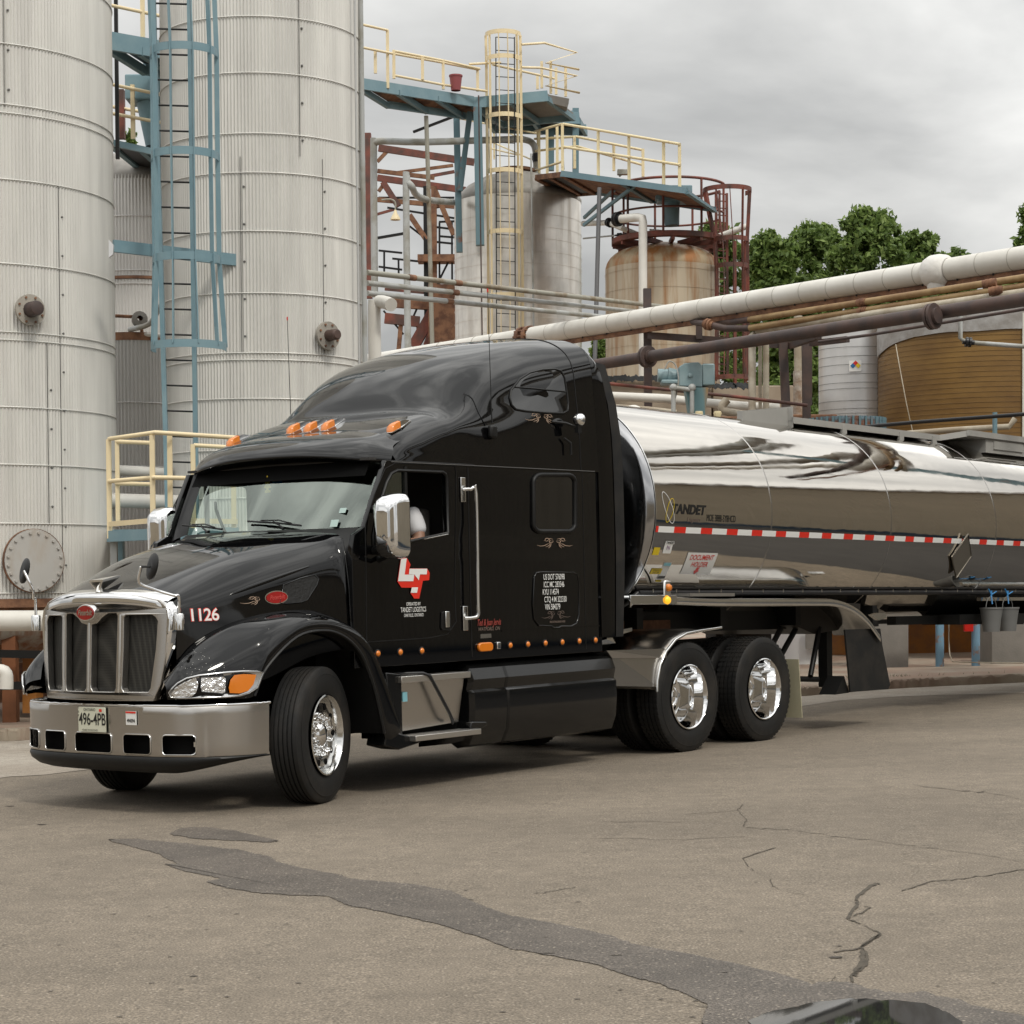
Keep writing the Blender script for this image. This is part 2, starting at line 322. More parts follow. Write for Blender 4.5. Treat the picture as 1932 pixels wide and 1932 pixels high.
def curve_panel(outer,holes,dz=.05,bev=0):
    cu=bpy.data.curves.new('c','CURVE'); cu.dimensions='2D'; cu.fill_mode='BOTH'; cu.extrude=dz/2; cu.bevel_depth=bev
    for lp in [outer]+holes:
        s=cu.splines.new('POLY'); s.points.add(len(lp)-1); s.use_cyclic_u=True
        for i,(x,y) in enumerate(lp): s.points[i].co=(x,y,0,1)
    o=bpy.data.objects.new('c',cu); C.objects.link(o); dg=bpy.context.evaluated_depsgraph_get(); me=bpy.data.meshes.new_from_object(o.evaluated_get(dg))
    v=[tuple(q.co) for q in me.vertices]; f=[list(q.vertices) for q in me.polygons]; bpy.data.objects.remove(o); bpy.data.curves.remove(cu); bpy.data.meshes.remove(me); return v,f
def mesh3(v,f,name,m,parent,smooth=30):
    b=MB(); b.v=[np.array(q,float) for q in v]; b.f=f; b.m=[0]*len(f); return b.go(name,m,parent,smooth)
def dens(lp,d=.06):
    o=[]
    for i,p in enumerate(lp):
        q=lp[(i+1)%len(lp)]; n=max(1,int(math.dist(p,q)/d)); o+=[(p[0]+(q[0]-p[0])*k/n,p[1]+(q[1]-p[1])*k/n) for k in range(n)]
    return o
TI=np.array(TRUCK.inverted()); RI=np.array(TRAIL.inverted())
def loc(Mi,p): return (Mi@np.append(p,1))[:3]
def sidepix(px,py,ww):
    r=MW@ray(px,py); a=loc(TI,EYE); b=loc(TI,EYE+r)-a; s=(-ww-a[1])/b[1]; q=a+b*s; return (q[0],q[2])
def bvh(o): me=o.data; return BVHTree.FromPolygons([q.co for q in me.vertices],[list(q.vertices) for q in me.polygons])
def pixhit(tree,Mi,px,py):
    r=MW@ray(px,py); a=loc(Mi,EYE); b=nrm(loc(Mi,EYE+r)-a); h=tree.ray_cast(Vector(a),Vector(b)); return h
def latfn(tree,eps=.003,side=-1,yfar=3,fall=1.1):
    def fn(x,y):
        h=tree.ray_cast(Vector((x,side*yfar,y)),Vector((0,-side,0)))
        return (x,(h[0].y if h[0] else side*fall)+side*eps,y)
    return fn
Z4=lambda x,y:(679.2+.25782*x,830.2+.25782*y)
def z4(pts,ww): return [sidepix(*Z4(x,y),ww) for x,y in pts]
T=empty('tractor_truck',(0,0,0),'black long-nosed highway tractor with sleeper cab pulling the tanker','truck',M=TRUCK)
def mir(rows): # half rows (u,w,z) centre->side  => full, driver side negative y
    return [[(u,-w_,z) for u,w_,z in r[::-1]]+[(u,w_,z) for u,w_,z in r[1:]] for r in rows]
def t(*a): return (a[0],-a[1],a[2])
# ---- hood ----
H=[[(-1.05,0,1.585),(-1.04,.35,1.575),(-1.0,.60,1.54),(-.97,.70,1.48),(-.95,.73,1.36),(-.95,.72,1.05),(-.95,.70,.86)],
 [(-.97,0,1.65),(-.95,.35,1.64),(-.90,.62,1.60),(-.88,.74,1.52),(-.86,.775,1.38),(-.86,.775,1.05),(-.86,.76,.86)],
 [(-.7,0,1.765),(-.7,.38,1.755),(-.66,.64,1.71),(-.64,.80,1.60),(-.62,.845,1.42),(-.62,.86,1.1),(-.62,.86,.9)],
 [(-.3,0,1.915),(-.3,.4,1.905),(-.3,.70,1.85),(-.3,.88,1.71),(-.3,.93,1.5),(-.3,.96,1.2),(-.3,.96,.95)],
 [(.1,0,2.02),(.1,.42,2.01),(.1,.76,1.95),(.1,.95,1.82),(.1,1.01,1.6),(.1,1.04,1.3),(.1,1.04,1.1)],
 [(.40,0,2.07),(.42,.45,2.06),(.43,.82,2.02),(.43,1.0,1.90),(.43,1.07,1.65),(.43,1.10,1.35),(.43,1.10,1.15)],
 [(.50,0,2.085),(.55,.45,2.08),(.56,.86,2.045),(.50,1.02,1.96),(.46,1.085,1.7),(.45,1.11,1.35),(.45,1.12,1.15)]]
hood=MB().grid(patch(mir(H),6,6)).go('hood',BLACK,T,50)
# raised hood centre spine lines and panel gap
MB().tube([t(*p) for p in catmull([(-.5,.665,1.76),(-.2,.70,1.873),(.15,.76,1.95),(.5,.84,2.03)],6)],.010,6).go('hood_crease',BLACK,hood,60)
MB().tube([t(*p) for p in catmull([(-.5,-.665,1.76),(-.2,-.70,1.873),(.15,-.76,1.95),(.5,-.84,2.03)],6)],.010,6).go('hood_crease',BLACK,hood,60)
for s in(1,-1): MB().tube([t(u,w_*s,z) for u,w_,z in catmull([(.52,1.0,2.0),(.475,1.075,1.85),(.465,1.115,1.6),(.465,1.13,1.3),(.50,1.15,1.22),(.56,1.2,1.16)],5)],.006,6).go('hood_seal',BLACK2,hood,60)
HB=bvh(hood)
# ---- fenders ----
FR=[[(-1.06,.70,.97),(-1.10,.76,.955),(-1.12,.80,.93),(-1.12,.80,.89),(-1.11,.80,.845)],
 [(-.98,.76,1.10),(-1.02,.84,1.085),(-1.02,.94,1.01),(-1.02,.965,.92),(-1.0,.96,.845)],
 [(-.84,.80,1.24),(-.86,.88,1.21),(-.84,1.04,1.09),(-.83,1.085,.95),(-.82,1.08,.845)],
 [(-.62,.86,1.35),(-.62,.93,1.33),(-.60,1.10,1.21),(-.60,1.165,1.03),(-.60,1.16,.85)],
 [(-.38,.92,1.42),(-.38,.98,1.41),(-.40,1.13,1.33),(-.46,1.195,1.17),(-.50,1.19,1.05)],
 [(-.1,.98,1.455),(-.1,1.03,1.45),(-.12,1.16,1.40),(-.17,1.205,1.32),(-.20,1.20,1.26)],
 [(.15,1.02,1.45),(.15,1.07,1.44),(.14,1.17,1.40),(.10,1.205,1.345),(.09,1.20,1.30)],
 [(.38,1.05,1.38),(.38,1.10,1.365),(.36,1.18,1.335),(.32,1.21,1.29),(.30,1.20,1.25)],
 [(.56,1.08,1.27),(.57,1.12,1.255),(.55,1.19,1.22),(.49,1.21,1.18),(.46,1.20,1.14)],
 [(.70,1.08,1.10),(.71,1.12,1.09),(.68,1.19,1.06),(.60,1.20,1.02),(.57,1.19,.99)],
 [(.82,1.06,.86),(.84,1.12,.85),(.80,1.19,.83),(.70,1.2,.80),(.66,1.19,.78)],
 [(.96,1.04,.55),(.98,1.12,.54),(.93,1.19,.52),(.80,1.2,.50),(.74,1.19,.48)],
 [(1.0,1.04,.42),(1.02,1.1,.42),(.98,1.17,.41),(.84,1.18,.40),(.78,1.17,.40)]]
fend={}
for s in(1,-1):
    rows=patch([[(u,-s*w_,z) for u,w_,z in r] for r in FR],5,5)
    fend[s]=MB().grid(rows,flip=s<0).go('fender',BLACK,T,60)
    # lip roll, wheel-well liner
    lip=[(FR[i][-1][0],-s*FR[i][-1][1],FR[i][-1][2]) for i in range(3,12)]
    lp=catmull(lip,5); MB().tube(lp,.014,6).go('wheel_arch_lip',TRIM,fend[s],60)
    MB().grid([[p,(p[0]*.93+.0,-s*.62,p[2]*.98)] for p in lp]).go('wheel_well',TRIM,fend[s],60)
    MB().box((-.70,-s*.5,.80),(.3,.8,.35)).go('inner_panel',DARK,fend[s],0)
FB=bvh(fend[1])
# headlight on the fender nose (outline follows the fender surface)
HLP=[(95,700),(110,740),(200,746),(420,745),(640,740),(760,730),(850,705),(930,650),(985,580),(1003,540),(985,505),(930,495),(780,498),(650,508),(380,540),(260,570),(180,615),(125,660)]
hl3=[pixhit(FB,TI,301.9+.19531*x,1169.8+.19531*y)[0] for x,y in HLP]
hl3=[np.array(p) for p in hl3 if p is not None]
def hlmap(fx,fy): # fx 0..1 along, fy 0..1 up -> pixel
    return pixhit(FB,TI,301.9+.19531*(95+908*fx),1169.8+.19531*(746-250*fy))
def hlshape(pl,off):
    o=[]
    for x,y in pl:
        h=pixhit(FB,TI,301.9+.19531*x,1169.8+.19531*y)
        if h[0] is None: continue
        n_=np.array(h[1]); 
        if n_[1]>0: n_=-n_
        o.append(np.array(h[0])+n_*off)
    return o
def fill(pts,ring=None):
    c=np.mean(pts,0); b=MB(); n=len(pts); b.v=[np.array(q) for q in pts]+[c]
    for k in range(n): b._f([k,(k+1)%n,n])
    return b
HS=[('headlight',HLP,.010,LENSR)]
RF1=[(120,705),(150,735),(310,730),(350,690),(368,620),(345,560),(230,610),(160,650)]
RF2=[(395,560),(610,545),(632,570),(625,690),(600,706),(400,690),(385,650)]
RF3=[(665,700),(760,705),(840,680),(890,620),(920,530),(800,525),(710,535),(672,580),(655,650)]
for s in(1,-1):
    fl=lambda P_:[(p[0],p[1]*s,p[2]) for p in P_]
    h=fill(fl(hlshape(HLP,.014))).go('headlight',LENSR,T,60)
    fill(fl(hlshape(RF1,.020))).go('reflector',HLENS,h,60); fill(fl(hlshape(RF2,.020))).go('reflector',HLENS,h,60)
    fill(fl(hlshape(RF3,.020))).go('turn_lens',AMBER,h,60)
    b=fl(hlshape(HLP,.016)); MB().tube(b,.007,6,closed=True).go('lamp_bezel',LENSR,h,60)
    c=fl(hlshape([(p[0],p[1]) for p in RF2],.021)); MB().tube(c,.004,5,closed=True).go('reflector_edge',TRIM,h,60)
b=MB()
for k in range(110):
    x,y=rng.choice([0,1,2],p=[.5,.3,.2]),0
    px,py=((rng.normal(378,24),rng.normal(1262,18)),(rng.normal(385,35),rng.normal(1318,3)),(rng.uniform(330,560),rng.uniform(1180,1290)))[x]
    h=pixhit(FB,TI,px,py)
    if h[0]:
        q=np.array(h[0]); n_=np.array(h[1]); n_=n_ if n_[1]<0 else -n_; r_=rng.uniform(.0012,.0032); t1=nrm(np.cross(n_,[0,0,1.])); t2=np.cross(n_,t1); b.poly([q+n_*.002+(t1*math.cos(a)+t2*math.sin(a))*r_ for a in np.linspace(0,6.28,7)[:-1]])
tag(b.go('bug_specks',mat('bug_speck',(.45,.44,.42),.6),fend[1],0),kind='stuff')
# ---- grille ----
def gu(w_,z): return -1.125+.30*abs(w_)**2.2+(z-.84)*.05+.12*max(0,z-1.5)**1.0*2
outer=[(-.60,.835),(.60,.835),(.655,.95),(.70,1.2),(.72,1.42),(.70,1.50),(.63,1.555),(.45,1.59),(.2,1.61),(0,1.615),(-.2,1.61),(-.45,1.59),(-.63,1.555),(-.70,1.50),(-.72,1.42),(-.70,1.2),(-.655,.95)]
def opn(a,b,tz): # slightly splayed opening
    k=.03; 
    return [(a*(1-k)+.02*np.sign(a),.89),(b*(1-2*k)-.02*np.sign(b),.89),(b*(1-2*k),.92),(b,1.2),(b*1.02,tz-.05),(b*.99,tz-.02),(b*.94,tz),(a+.02*np.sign(a),tz),(a,tz-.02),(a,1.2),(a*(1-k),.92)]
holes=[opn(.345,.625,1.46),opn(-.345,-.625,1.46),
 [(.045,.89),(.275,.89),(.29,.92),(.295,1.2),(.30,1.45),(.285,1.475),(.20,1.475),(.13,1.44),(.09,1.405),(.02,1.39),(.02,.92)]]
holes.append([(-x,y) for x,y in holes[2]][::-1]); holes[1]=holes[1][::-1]
v,f=curve_panel(dens(outer,.03),[dens(h,.03) for h in holes],.05,.006)
gr=mesh3([(gu(x,y)-.02-z,-x,y) for x,y,z in v],f,'grille_surround',BRUSH,T,35); 
# rounded top cap of the chrome shell blending into the hood
capr=[[(gu(w_,1.5)-.05+0,-w_*1.0,zz) for w_ in np.linspace(-.7,.7,21)] for zz in (1.5,)]
prof=[(-.045,-.06),(-.05,-.02),(-.035,.012),(.0,.03),(.06,.045)]
rows=[]
for du,dz in prof: rows.append([(gu(w_,1.55)+du,-w_,(1.60-.20*abs(w_)**3.2)+dz) for w_ in np.linspace(-.69,.69,27)])
MB().grid(rows).go('grille_cap',CHROME,gr,60)
for s in(1,-1):
    rows=[]
    for du,dw in((-.05,-.02),(-.055,0),(-.035,.015),(-.005,.02),(.05,.015)):
        rows.append([(gu(.7,z)+du,-s*(wz+dw),z) for z,wz in((.84,.60),(.95,.652),(1.2,.70),(1.42,.722),(1.50,.705),(1.55,.66))])
    MB().grid(rows).go('grille_side',CHROME,gr,60)
MB().grid([[(gu(w_,z)+.015,-w_,z) for w_ in np.linspace(-.64,.64,17)] for z in(.87,1.1,1.3,1.5)]).go('grille_mesh',GRM,gr,60)
b=MB()
for s in(-.32,.0,.32): b.tube([(gu(s,z)-.050,-s*(.97 if z<1 else 1),z) for z in(.89,1.0,1.2,1.4,1.46 if s else 1.38)],.010,8)
b.go('grille_bar',CHROME,gr,60)
em=MB().prism([(gu(0,1.45)-.085,-x,1.475+y) for x,y in ell(0,0,.105,.062,32)],(.05,0,0)).go('emblem',CHROME,T,40,bevel=.004)
MB().prism([(gu(0,1.45)-.091,-x,1.475+y) for x,y in ell(0,0,.094,.052,32)],(.02,0,0)).go('emblem_face',EMBL,em,40)
v,f=txt('Peterbilt',.058,.78,.35,.0008); flat(lambda x,y:(gu(0,1.45)-.0935,-x,1.475+y),v,f,'lettering',ALU,em)
# hood ornament
b=MB(); b.tube([(-1.06,0,1.60),(-1.05,0,1.66),(-1.02,0,1.695)],[.022,.014,.012],8)
b.prism([(-1.07,-.075,1.70),(-1.07,.075,1.70),(-.84,.0,1.735)],(0,0,.016)); b.prism([(-1.07,-.07,1.70),(-.84,0,1.735),(-1.05,0,1.62)],(0,.012,0)); b.prism([(-1.07,.07,1.70),(-.84,0,1.735),(-1.05,0,1.62)],(0,.012,0))
b.go('hood_ornament',mat('satin_chrome',(.80,.78,.74),.28,1),T,30)
# ---- bumper ----
BU=catmull([(-1.14,0),(-1.13,.35),(-1.09,.68),(-1.0,.92),(-.84,1.07),(-.66,1.15),(-.48,1.185)],12)
def bu(w_):
    w_=abs(w_)
    for i in range(len(BU)-1):
        if BU[i][1]<=w_<=BU[i+1][1]+1e-9: k=(w_-BU[i][1])/(BU[i+1][1]-BU[i][1]+1e-12); return BU[i][0]+(BU[i+1][0]-BU[i][0])*k
    return -.48
HX=[(.0,.205),(.335,.60),(.705,.945)]
ws=sorted(set([round(float(p[1]),4) for p in BU]+[a for h in HX for a in h]+[.1]))
def inh(w_,z): return any((a-1e-6<abs(w_)<b_) for a,b_ in HX) and .445<z<.585
zs=[.415,.445,.515,.585,.66,.73,.785,.795]; sl_={.415:.01,.795:.012}
b=MB(); W2=[-x for x in ws[::-1]]+ws[1:]
def bp(w_,z): k=1 if abs(w_)<1.1 else 1; return (bu(w_)+sl_.get(z,0)+(.0 if z>.5 else .0),-w_*(1-(.03*(.8-z) if abs(w_)>1 else 0)),z)
for i in range(len(W2)-1):
    for j in range(len(zs)-1):
        if inh((W2[i]+W2[i+1])/2,(zs[j]+zs[j+1])/2): continue
        k=len(b.v); b.v+=[np.array(bp(W2[i],zs[j])),np.array(bp(W2[i+1],zs[j])),np.array(bp(W2[i+1],zs[j+1])),np.array(bp(W2[i],zs[j+1]))]; b._f([k,k+1,k+2,k+3])
bump=b.go('bumper',BRUSH,T,50)
MB().tube([bp(x,.795) for x in W2],.009,6).go('bumper_edge',CHROME,bump,60)
for a,c in HX:
    for s in((1,-1) if a else (1,)):
        w0,w1=(a,c) if a else(-c,c); rr=rrect(s*(w0+w1)/2,.515,w1-w0+.004,.144,.03)
        MB().tube([(bu(x)-.003,-x,y) for x,y in rr],.0055,6,closed=True).go('vent_rim',ALU,bump,60)
        # rounded corner fillets
        bb=MB()
        for cx_,sx in((s*w0 if a else w0,1 if s>0 or not a else -1),(s*w1 if a else w1,-1 if s>0 or not a else 1)):
            for zc_,sz in((.445,1),(.585,-1)):
                bb.poly([(bu(cx_)-.001,-cx_,zc_),(bu(cx_)-.001,-(cx_+sx*.028),zc_),(bu(cx_)-.001,-(cx_+sx*.008),zc_+sz*.008),(bu(cx_)-.001,-cx_,zc_+sz*.028)])
        bb.go('vent_corner',BRUSH,bump,0)
LIPR=[]
for dz,du,ks in((.425,.0,1),(.40,-.012,1),(.36,-.005,.99),(.325,.03,.97),(.30,.10,.93)):
    LIPR.append([(bu(x)+du,-x*ks,dz+ (0.0 if abs(x)<.75 else (.0+(.42-dz)*.9*((abs(x)-.75)/.45)**1.6))) for x in W2])
MB().grid(LIPR).go('bumper_valance',TRIM,T,60)
MB().grid([[(bu(x)+.035+.07*(1-abs(x)/1.16),-x*.985,z) for x in np.linspace(-1.15,1.15,61)] for z in(.42,.52,.62)]).go('vent_backing',DARK,bump,60)
# plate
pl=MB().box((-1.152,-.01,.685),(.012,.31,.185)).go('licence_plate',PLATEW,T,30,bevel=.004)
PF=lambda x0,y0:(lambda x,y:(-1.1605,-(-.01+x0+x),.685+y0+y))
v,f=txt('496-4PB',.125,.72,0,.0015); flat(PF(.03,0),v,f,'lettering',BLK,pl)
v,f=txt('ONTARIO',.03,1,0,0); flat(PF(.0,.073),v,f,'lettering',BLK,pl); v,f=txt('YOURS TO DISCOVER',.02,.9,0,0); flat(PF(.0,-.078),v,f,'lettering',BLK,pl)
shape(PF(.125,.07),[rrect(0,0,.03,.02,.003)],'renewal_sticker',REDV,pl)
v,f=txt('T\nR\nP',.028,.8,0,0); flat(PF(-.125,.055),v,f,'lettering',BLK,pl)
st=MB().box((bu(.42)-.003,-.42,.705),(.004,.115,.10)).go('bumper_sticker',WHITE,T,0)
v,f=txt('494394',.036,.8,0,.001); flat(lambda x,y:(bu(.42)-.0075,-(.42+x),.685+y),v,f,'lettering',BLK,st); shape(lambda x,y:(bu(.42)-.0075,-(.42+x),.705+y),[[(-.055,.035),(.055,.035),(.055,.048),(-.055,.048)]],'red_band',REDV,st)
MB().box((bu(.9)+.06,-.9,.515),(.01,.03,.035)).go('light_block',ALU,T,0)
# ---- hood side markings ----
sf=latfn(HB,.004)
def hooddecal(px,py): h=pixhit(HB,TI,px,py)[0]; return (h.x,h.z)
u0,z0=hooddecal(384,1161)
v,f=txt('1126',.125,1.0,.0,.0055,.93); flat(lambda x,y:(lambda p:(p[0],p[1]+.001,p[2]))(sf(u0+x,z0+y)),v,f,'fleet_number',REDV,T)
v,f=txt('1126',.125,1.0,.0,.0015,.93); flat(lambda x,y:(lambda p:(p[0],p[1]-.002,p[2]))(sf(u0+x,z0+y)),v,f,'fleet_number',WHITE,T)
u1,z1=hooddecal(521,1127)
eb=fill([sf(u1+x,z1+y) for x,y in ell(0,0,.098,.05,36,rot=4)]).go('side_emblem',CHROME,T,60)
fn=lambda x,y:(lambda p:(p[0],p[1]-.004,p[2]))(sf(u1+x,z1+y))
fill([fn(x,y) for x,y in ell(0,0,.09,.043,36,rot=4)]).go('emblem_face',EMBL,eb,60)
v,f=txt('Peterbilt',.045,.8,.35,0.0003); flat(lambda x,y:(lambda p:(p[0],p[1]-.007,p[2]))(sf(u1+x,z1+y+.07*x)),v,f,'lettering',mat('dark_red_script',(.5,.06,.05),.4),eb)
u2,z2=hooddecal(478,1131); shape(lambda x,y:sf(u2+x,z2+y),scroll(.06,.0,.115),'pinstripe',GOLD,T)
# side vent recess behind the badge and its raised blade
vp=[hooddecal(286.8+.22657*x,867.9+.22657*y) for x,y in((1095,1040),(1230,985),(1350,955),(1385,990),(1370,1040),(1290,1165),(1240,1185),(1120,1198),(1060,1190))]
vo=fill([sf(x,y) for x,y in vp]).go('side_vent',mat('vent_black',(.012,.012,.012),.35,var=.4,vscale=30,bump=.003,bscale=50),T,60)
MB().tube([sf(x,y) for x,y in vp],.006,6,closed=True).go('vent_edge',BLACK,vo,60)
bl=[hooddecal(286.8+.22657*x,867.9+.22657*y) for x,y in((640,1130),(750,1085),(900,1030),(1100,960),(1310,888))]
MB().tube([(lambda p:(p[0],p[1]+.012,p[2]))(sf(x,y)) for x,y in catmull([np.array(q) for q in bl],4)],[.006+.014*math.sin(math.pi*i/17)**.7 for i in range(17)],8).go('side_blade',BLACK,T,60)
# ---- cab ----
out=[(.47,1.0),(.47,1.9),(.50,2.02),(.62,2.08),(.70,2.25),(.88,2.60),(3.66,2.60),(3.66,1.0)]
win=z4([(95,830),(92,700),(130,500),(190,310),(225,245),(270,222),(600,235),(622,250),(630,280),(640,680),(345,745),(180,835)],1.15)
for s in(1,-1):
    v,f=curve_panel(dens(out,.1),[dens(win,.08)],.04,.004)
    cs=mesh3([(x,-s*(1.13+z),y) for x,y,z in v],f,'cab_side',BLACK,T,30)
    wr=MB().tube([(x,-s*1.155,y) for x,y in win],.014,6,closed=True).go('door_window_frame',TRIM,cs,60)
    if s==1: CS=cs
    MB().box(((z4([(335,500)],1.15)[0][0]),-s*1.145,2.25),(.03,.03,.62)).go('window_divider',TRIM,cs,30)
    # door shut lines
    dl=z4([(45,1480),(42,1000),(35,620),(100,400),(180,210),(250,172),(450,175),(690,188),(700,240),(690,1100),(700,1330),(640,1420),(500,1450),(60,1478)],1.15)
    MB().tube([(x,-s*1.155,y) for x,y in dl],.0045,5,closed=True).go('door_gap',TRIM,cs,60)
MB().tube([t(*(lambda q:(q[0],1.157,q[1]))(sidepix(*Z4(x,y),1.15))) for x,y in((345,742),(490,718),(636,688))],.010,6).go('window_sill',ALU,CS,60)
# front door quarter glass on driver side
MB().prism([t(x,1.142,y) for x,y in z4([(100,800),(95,700),(132,500),(190,312),(228,250),(272,228),(318,228),(325,740),(180,830)],1.15)],(0,.006,0)).go('quarter_glass',GLASS,CS,0)
# windscreen
WSH=[[(.45,0,2.07),(.50,.5,2.07),(.60,.82,2.07),(.74,1.02,2.09)],[(.63,0,2.33),(.67,.5,2.33),(.74,.82,2.33),(.84,1.03,2.34)],[(.82,0,2.62),(.84,.5,2.62),(.90,.82,2.61),(.97,1.03,2.60)]]
MB().grid(patch(mir(WSH),5,4)).go('windscreen',GLASS,T,60)
for s in(1,-1):
    a=[(.66,1.10,2.04),(.80,1.10,2.34),(.93,1.10,2.61)]; b_=[(.74,1.0,2.09),(.84,1.015,2.34),(.97,1.02,2.60)]; c=[(.62,1.135,1.95),(.75,1.15,2.34),(.88,1.15,2.60)]
    MB().grid(patch([[t(*(q[0],q[1]*s,q[2])) for q in r] for r in(b_,a,c)],3,4)).go('windscreen_pillar',BLACK,T,60)
cow=[[(.48,0,2.09),(.52,.5,2.085),(.6,.82,2.08),(.72,1.02,2.07),(.62,1.13,1.9)],[(.40,0,2.065),(.44,.5,2.06),(.48,.82,2.02),(.50,1.02,1.92),(.47,1.12,1.7)]]
MB().grid(patch(mir(cow),4,4)).go('cowl',TRIM,T,60)
for wp in(.45,-.42):
    b=MB(); 
    def wsu(w_,z): k=(z-2.07)/.55; return .45+.37*k+.12*abs(w_)**2*(1-k*.4)-.018
    b.tube([t(wsu(wp,2.085)-.03,wp,2.09),t(wsu(wp,2.13)-.02,wp-.10,2.13),t(wsu(wp-.16,2.15)-.012,wp-.16,2.15)],.008,6)
    b.tube([t(wsu(wp-.45,2.155)-.005,wp-.45,2.165),t(wsu(wp-.15,2.14)-.005,wp-.12,2.14),t(wsu(wp+.12,2.11)-.005,wp+.14,2.11)],.009,6)
    b.tube([t(wsu(wp-.30,2.15)-.02,wp-.28,2.165),t(wsu(wp-.1,2.14)-.03,wp-.08,2.16),t(wsu(wp+.05,2.13)-.012,wp+.04,2.13)],.006,6)
    b.go('wiper',TRIM,T,60)
for (w_,z_,m_,a,c) in((.86,2.22,MATS['glass_sticker'],.07,.04),(.83,2.12,MATS['glass_sticker'],.08,.055),(.85,2.12,STKD,.025,.05)):
    MB().prism([t(.50+.12*w_**2+.64*(z_-2.07)-.012,w_-a/2,z_-c/2),t(.50+.12*w_**2+.64*(z_-2.07)-.012,w_+a/2,z_-c/2),t(.50+.12*w_**2+.64*(z_+c/2-2.07)-.005,w_+a/2,z_+c/2),t(.50+.12*w_**2+.64*(z_+c/2-2.07)-.005,w_-a/2,z_+c/2)],(.002,0,0)).go('window_sticker',m_,T,0)
MB().grid([[t(.445+.37*k+.12*abs(x)**2*(1-k*.4)-.012,x,2.07+.55*k) for x in np.linspace(-1.0,1.0,21)] for k in(.76,.9,1.0)]).go('sun_strip',DARK,T,60)
MB().box((.745,-.08,2.50),(.004,.11,.05)).go('window_sticker',STKD,T,0)
MB().prism([(.74,.03+x,2.40+y) for x,y in((-.03,0),(.03,0),(.03,.02),(.012,.02),(.012,.035),(.04,.04),(.02,.075),(.03,.08),(0,.14),(-.03,.08),(-.02,.075),(-.04,.04),(-.012,.035),(-.012,.02),(-.03,.02))],(.004,0,0)).go('air_freshener',YEL,T,0)
# cab interior
ci=MB().box((1.98,0,2.0),(.04,2.2,1.3)).go('cab_rear_curtain',INT,T,0)
b=MB(); b.box((.95,0,1.86),(.42,2.1,.34)); b.box((1.3,0,1.35),(1.2,2.1,.05)); b.go('dashboard',INT,T,30,bevel=.05)
MB().box((1.4,0,2.62),(1.2,2.1,.02)).go('headliner',INT,T,0)
for s in(1,-1): 
    b=MB(); b.box((1.45,-s*.62,1.62),(.5,.5,.14)); b.box((1.68,-s*.62,1.95),(.12,.48,.6)); b.go('cab_seat',TAN,T,30,bevel=.04)
b=MB(); ang=[(1.17+.12*math.sin(a)*1,-.62+.21*math.cos(a),2.03+.17*math.sin(a)) for a in np.linspace(0,2*math.pi,25)[:-1]]; b.tube(ang,.014,6,closed=True); b.cyl((1.0,-.62,1.9),(1.17,-.62,2.03),.025); b.tube([ang[0],(1.17,-.62,2.03),ang[12]],.01,5); b.go('steering_wheel',TRIM,T,60)
MB().tube([t(.93,-.72,2.05),t(.90,-.78,2.22),t(.92,-.84,2.30),t(.97,-.9,2.36)],.014,8).go('interior_grab',TRIM,T,60)
# ---- roof: visor, cap and raised fairing ----
RS=[[(.99,0,2.80),(.985,.5,2.795),(.98,.84,2.76),(1.0,1.0,2.71),(1.03,1.07,2.66),(1.04,1.10,2.62),(1.04,1.11,2.585)],
 [(1.15,0,2.90),(1.15,.5,2.895),(1.15,.84,2.86),(1.16,1.0,2.81),(1.17,1.085,2.74),(1.17,1.11,2.66),(1.17,1.125,2.585)],
 [(1.38,0,2.99),(1.38,.5,2.98),(1.38,.85,2.95),(1.38,1.02,2.89),(1.38,1.10,2.80),(1.38,1.125,2.68),(1.38,1.135,2.585)],
 [(1.60,0,3.055),(1.60,.5,3.05),(1.60,.85,3.02),(1.60,1.03,2.955),(1.60,1.11,2.86),(1.60,1.13,2.7),(1.60,1.14,2.585)],
 [(1.68,0,3.09),(1.68,.5,3.08),(1.68,.85,3.035),(1.68,1.03,2.975),(1.68,1.115,2.88),(1.68,1.135,2.7),(1.68,1.145,2.585)],
 [(1.80,0,3.26),(1.80,.45,3.23),(1.80,.78,3.13),(1.80,1.0,3.03),(1.80,1.11,2.93),(1.80,1.14,2.72),(1.80,1.15,2.585)],
 [(2.0,0,3.44),(2.0,.45,3.41),(2.0,.78,3.31),(2.0,1.0,3.14),(2.0,1.105,2.99),(2.0,1.15,2.76),(2.0,1.155,2.585)],
 [(2.3,0,3.60),(2.3,.45,3.575),(2.3,.80,3.49),(2.3,1.02,3.32),(2.3,1.10,3.08),(2.3,1.15,2.85),(2.3,1.16,2.585)],
 [(2.7,0,3.72),(2.7,.45,3.70),(2.7,.82,3.62),(2.7,1.045,3.43),(2.7,1.115,3.12),(2.7,1.15,2.88),(2.7,1.16,2.585)],
 [(3.1,0,3.79),(3.1,.48,3.77),(3.1,.84,3.70),(3.1,1.06,3.50),(3.1,1.125,3.15),(3.1,1.15,2.9),(3.1,1.16,2.585)],
 [(3.45,0,3.83),(3.45,.5,3.81),(3.45,.86,3.74),(3.45,1.075,3.56),(3.45,1.13,3.2),(3.45,1.155,2.9),(3.45,1.165,2.585)],
 [(3.66,0,3.84),(3.66,.5,3.82),(3.66,.87,3.76),(3.66,1.085,3.60),(3.66,1.14,3.2),(3.66,1.16,2.9),(3.66,1.17,2.585)]]
rr_=patch(mir(RS),5,6)
roof=MB().grid(rr_).go('roof_fairing',BLACK,T,50)
RB=bvh(roof)
back=rr_[-1]; MB().poly([tuple(p) for p in back]+[(3.66,1.13,1.0),(3.66,-1.13,1.0)]).go('sleeper_back',BLACK2,T,0)
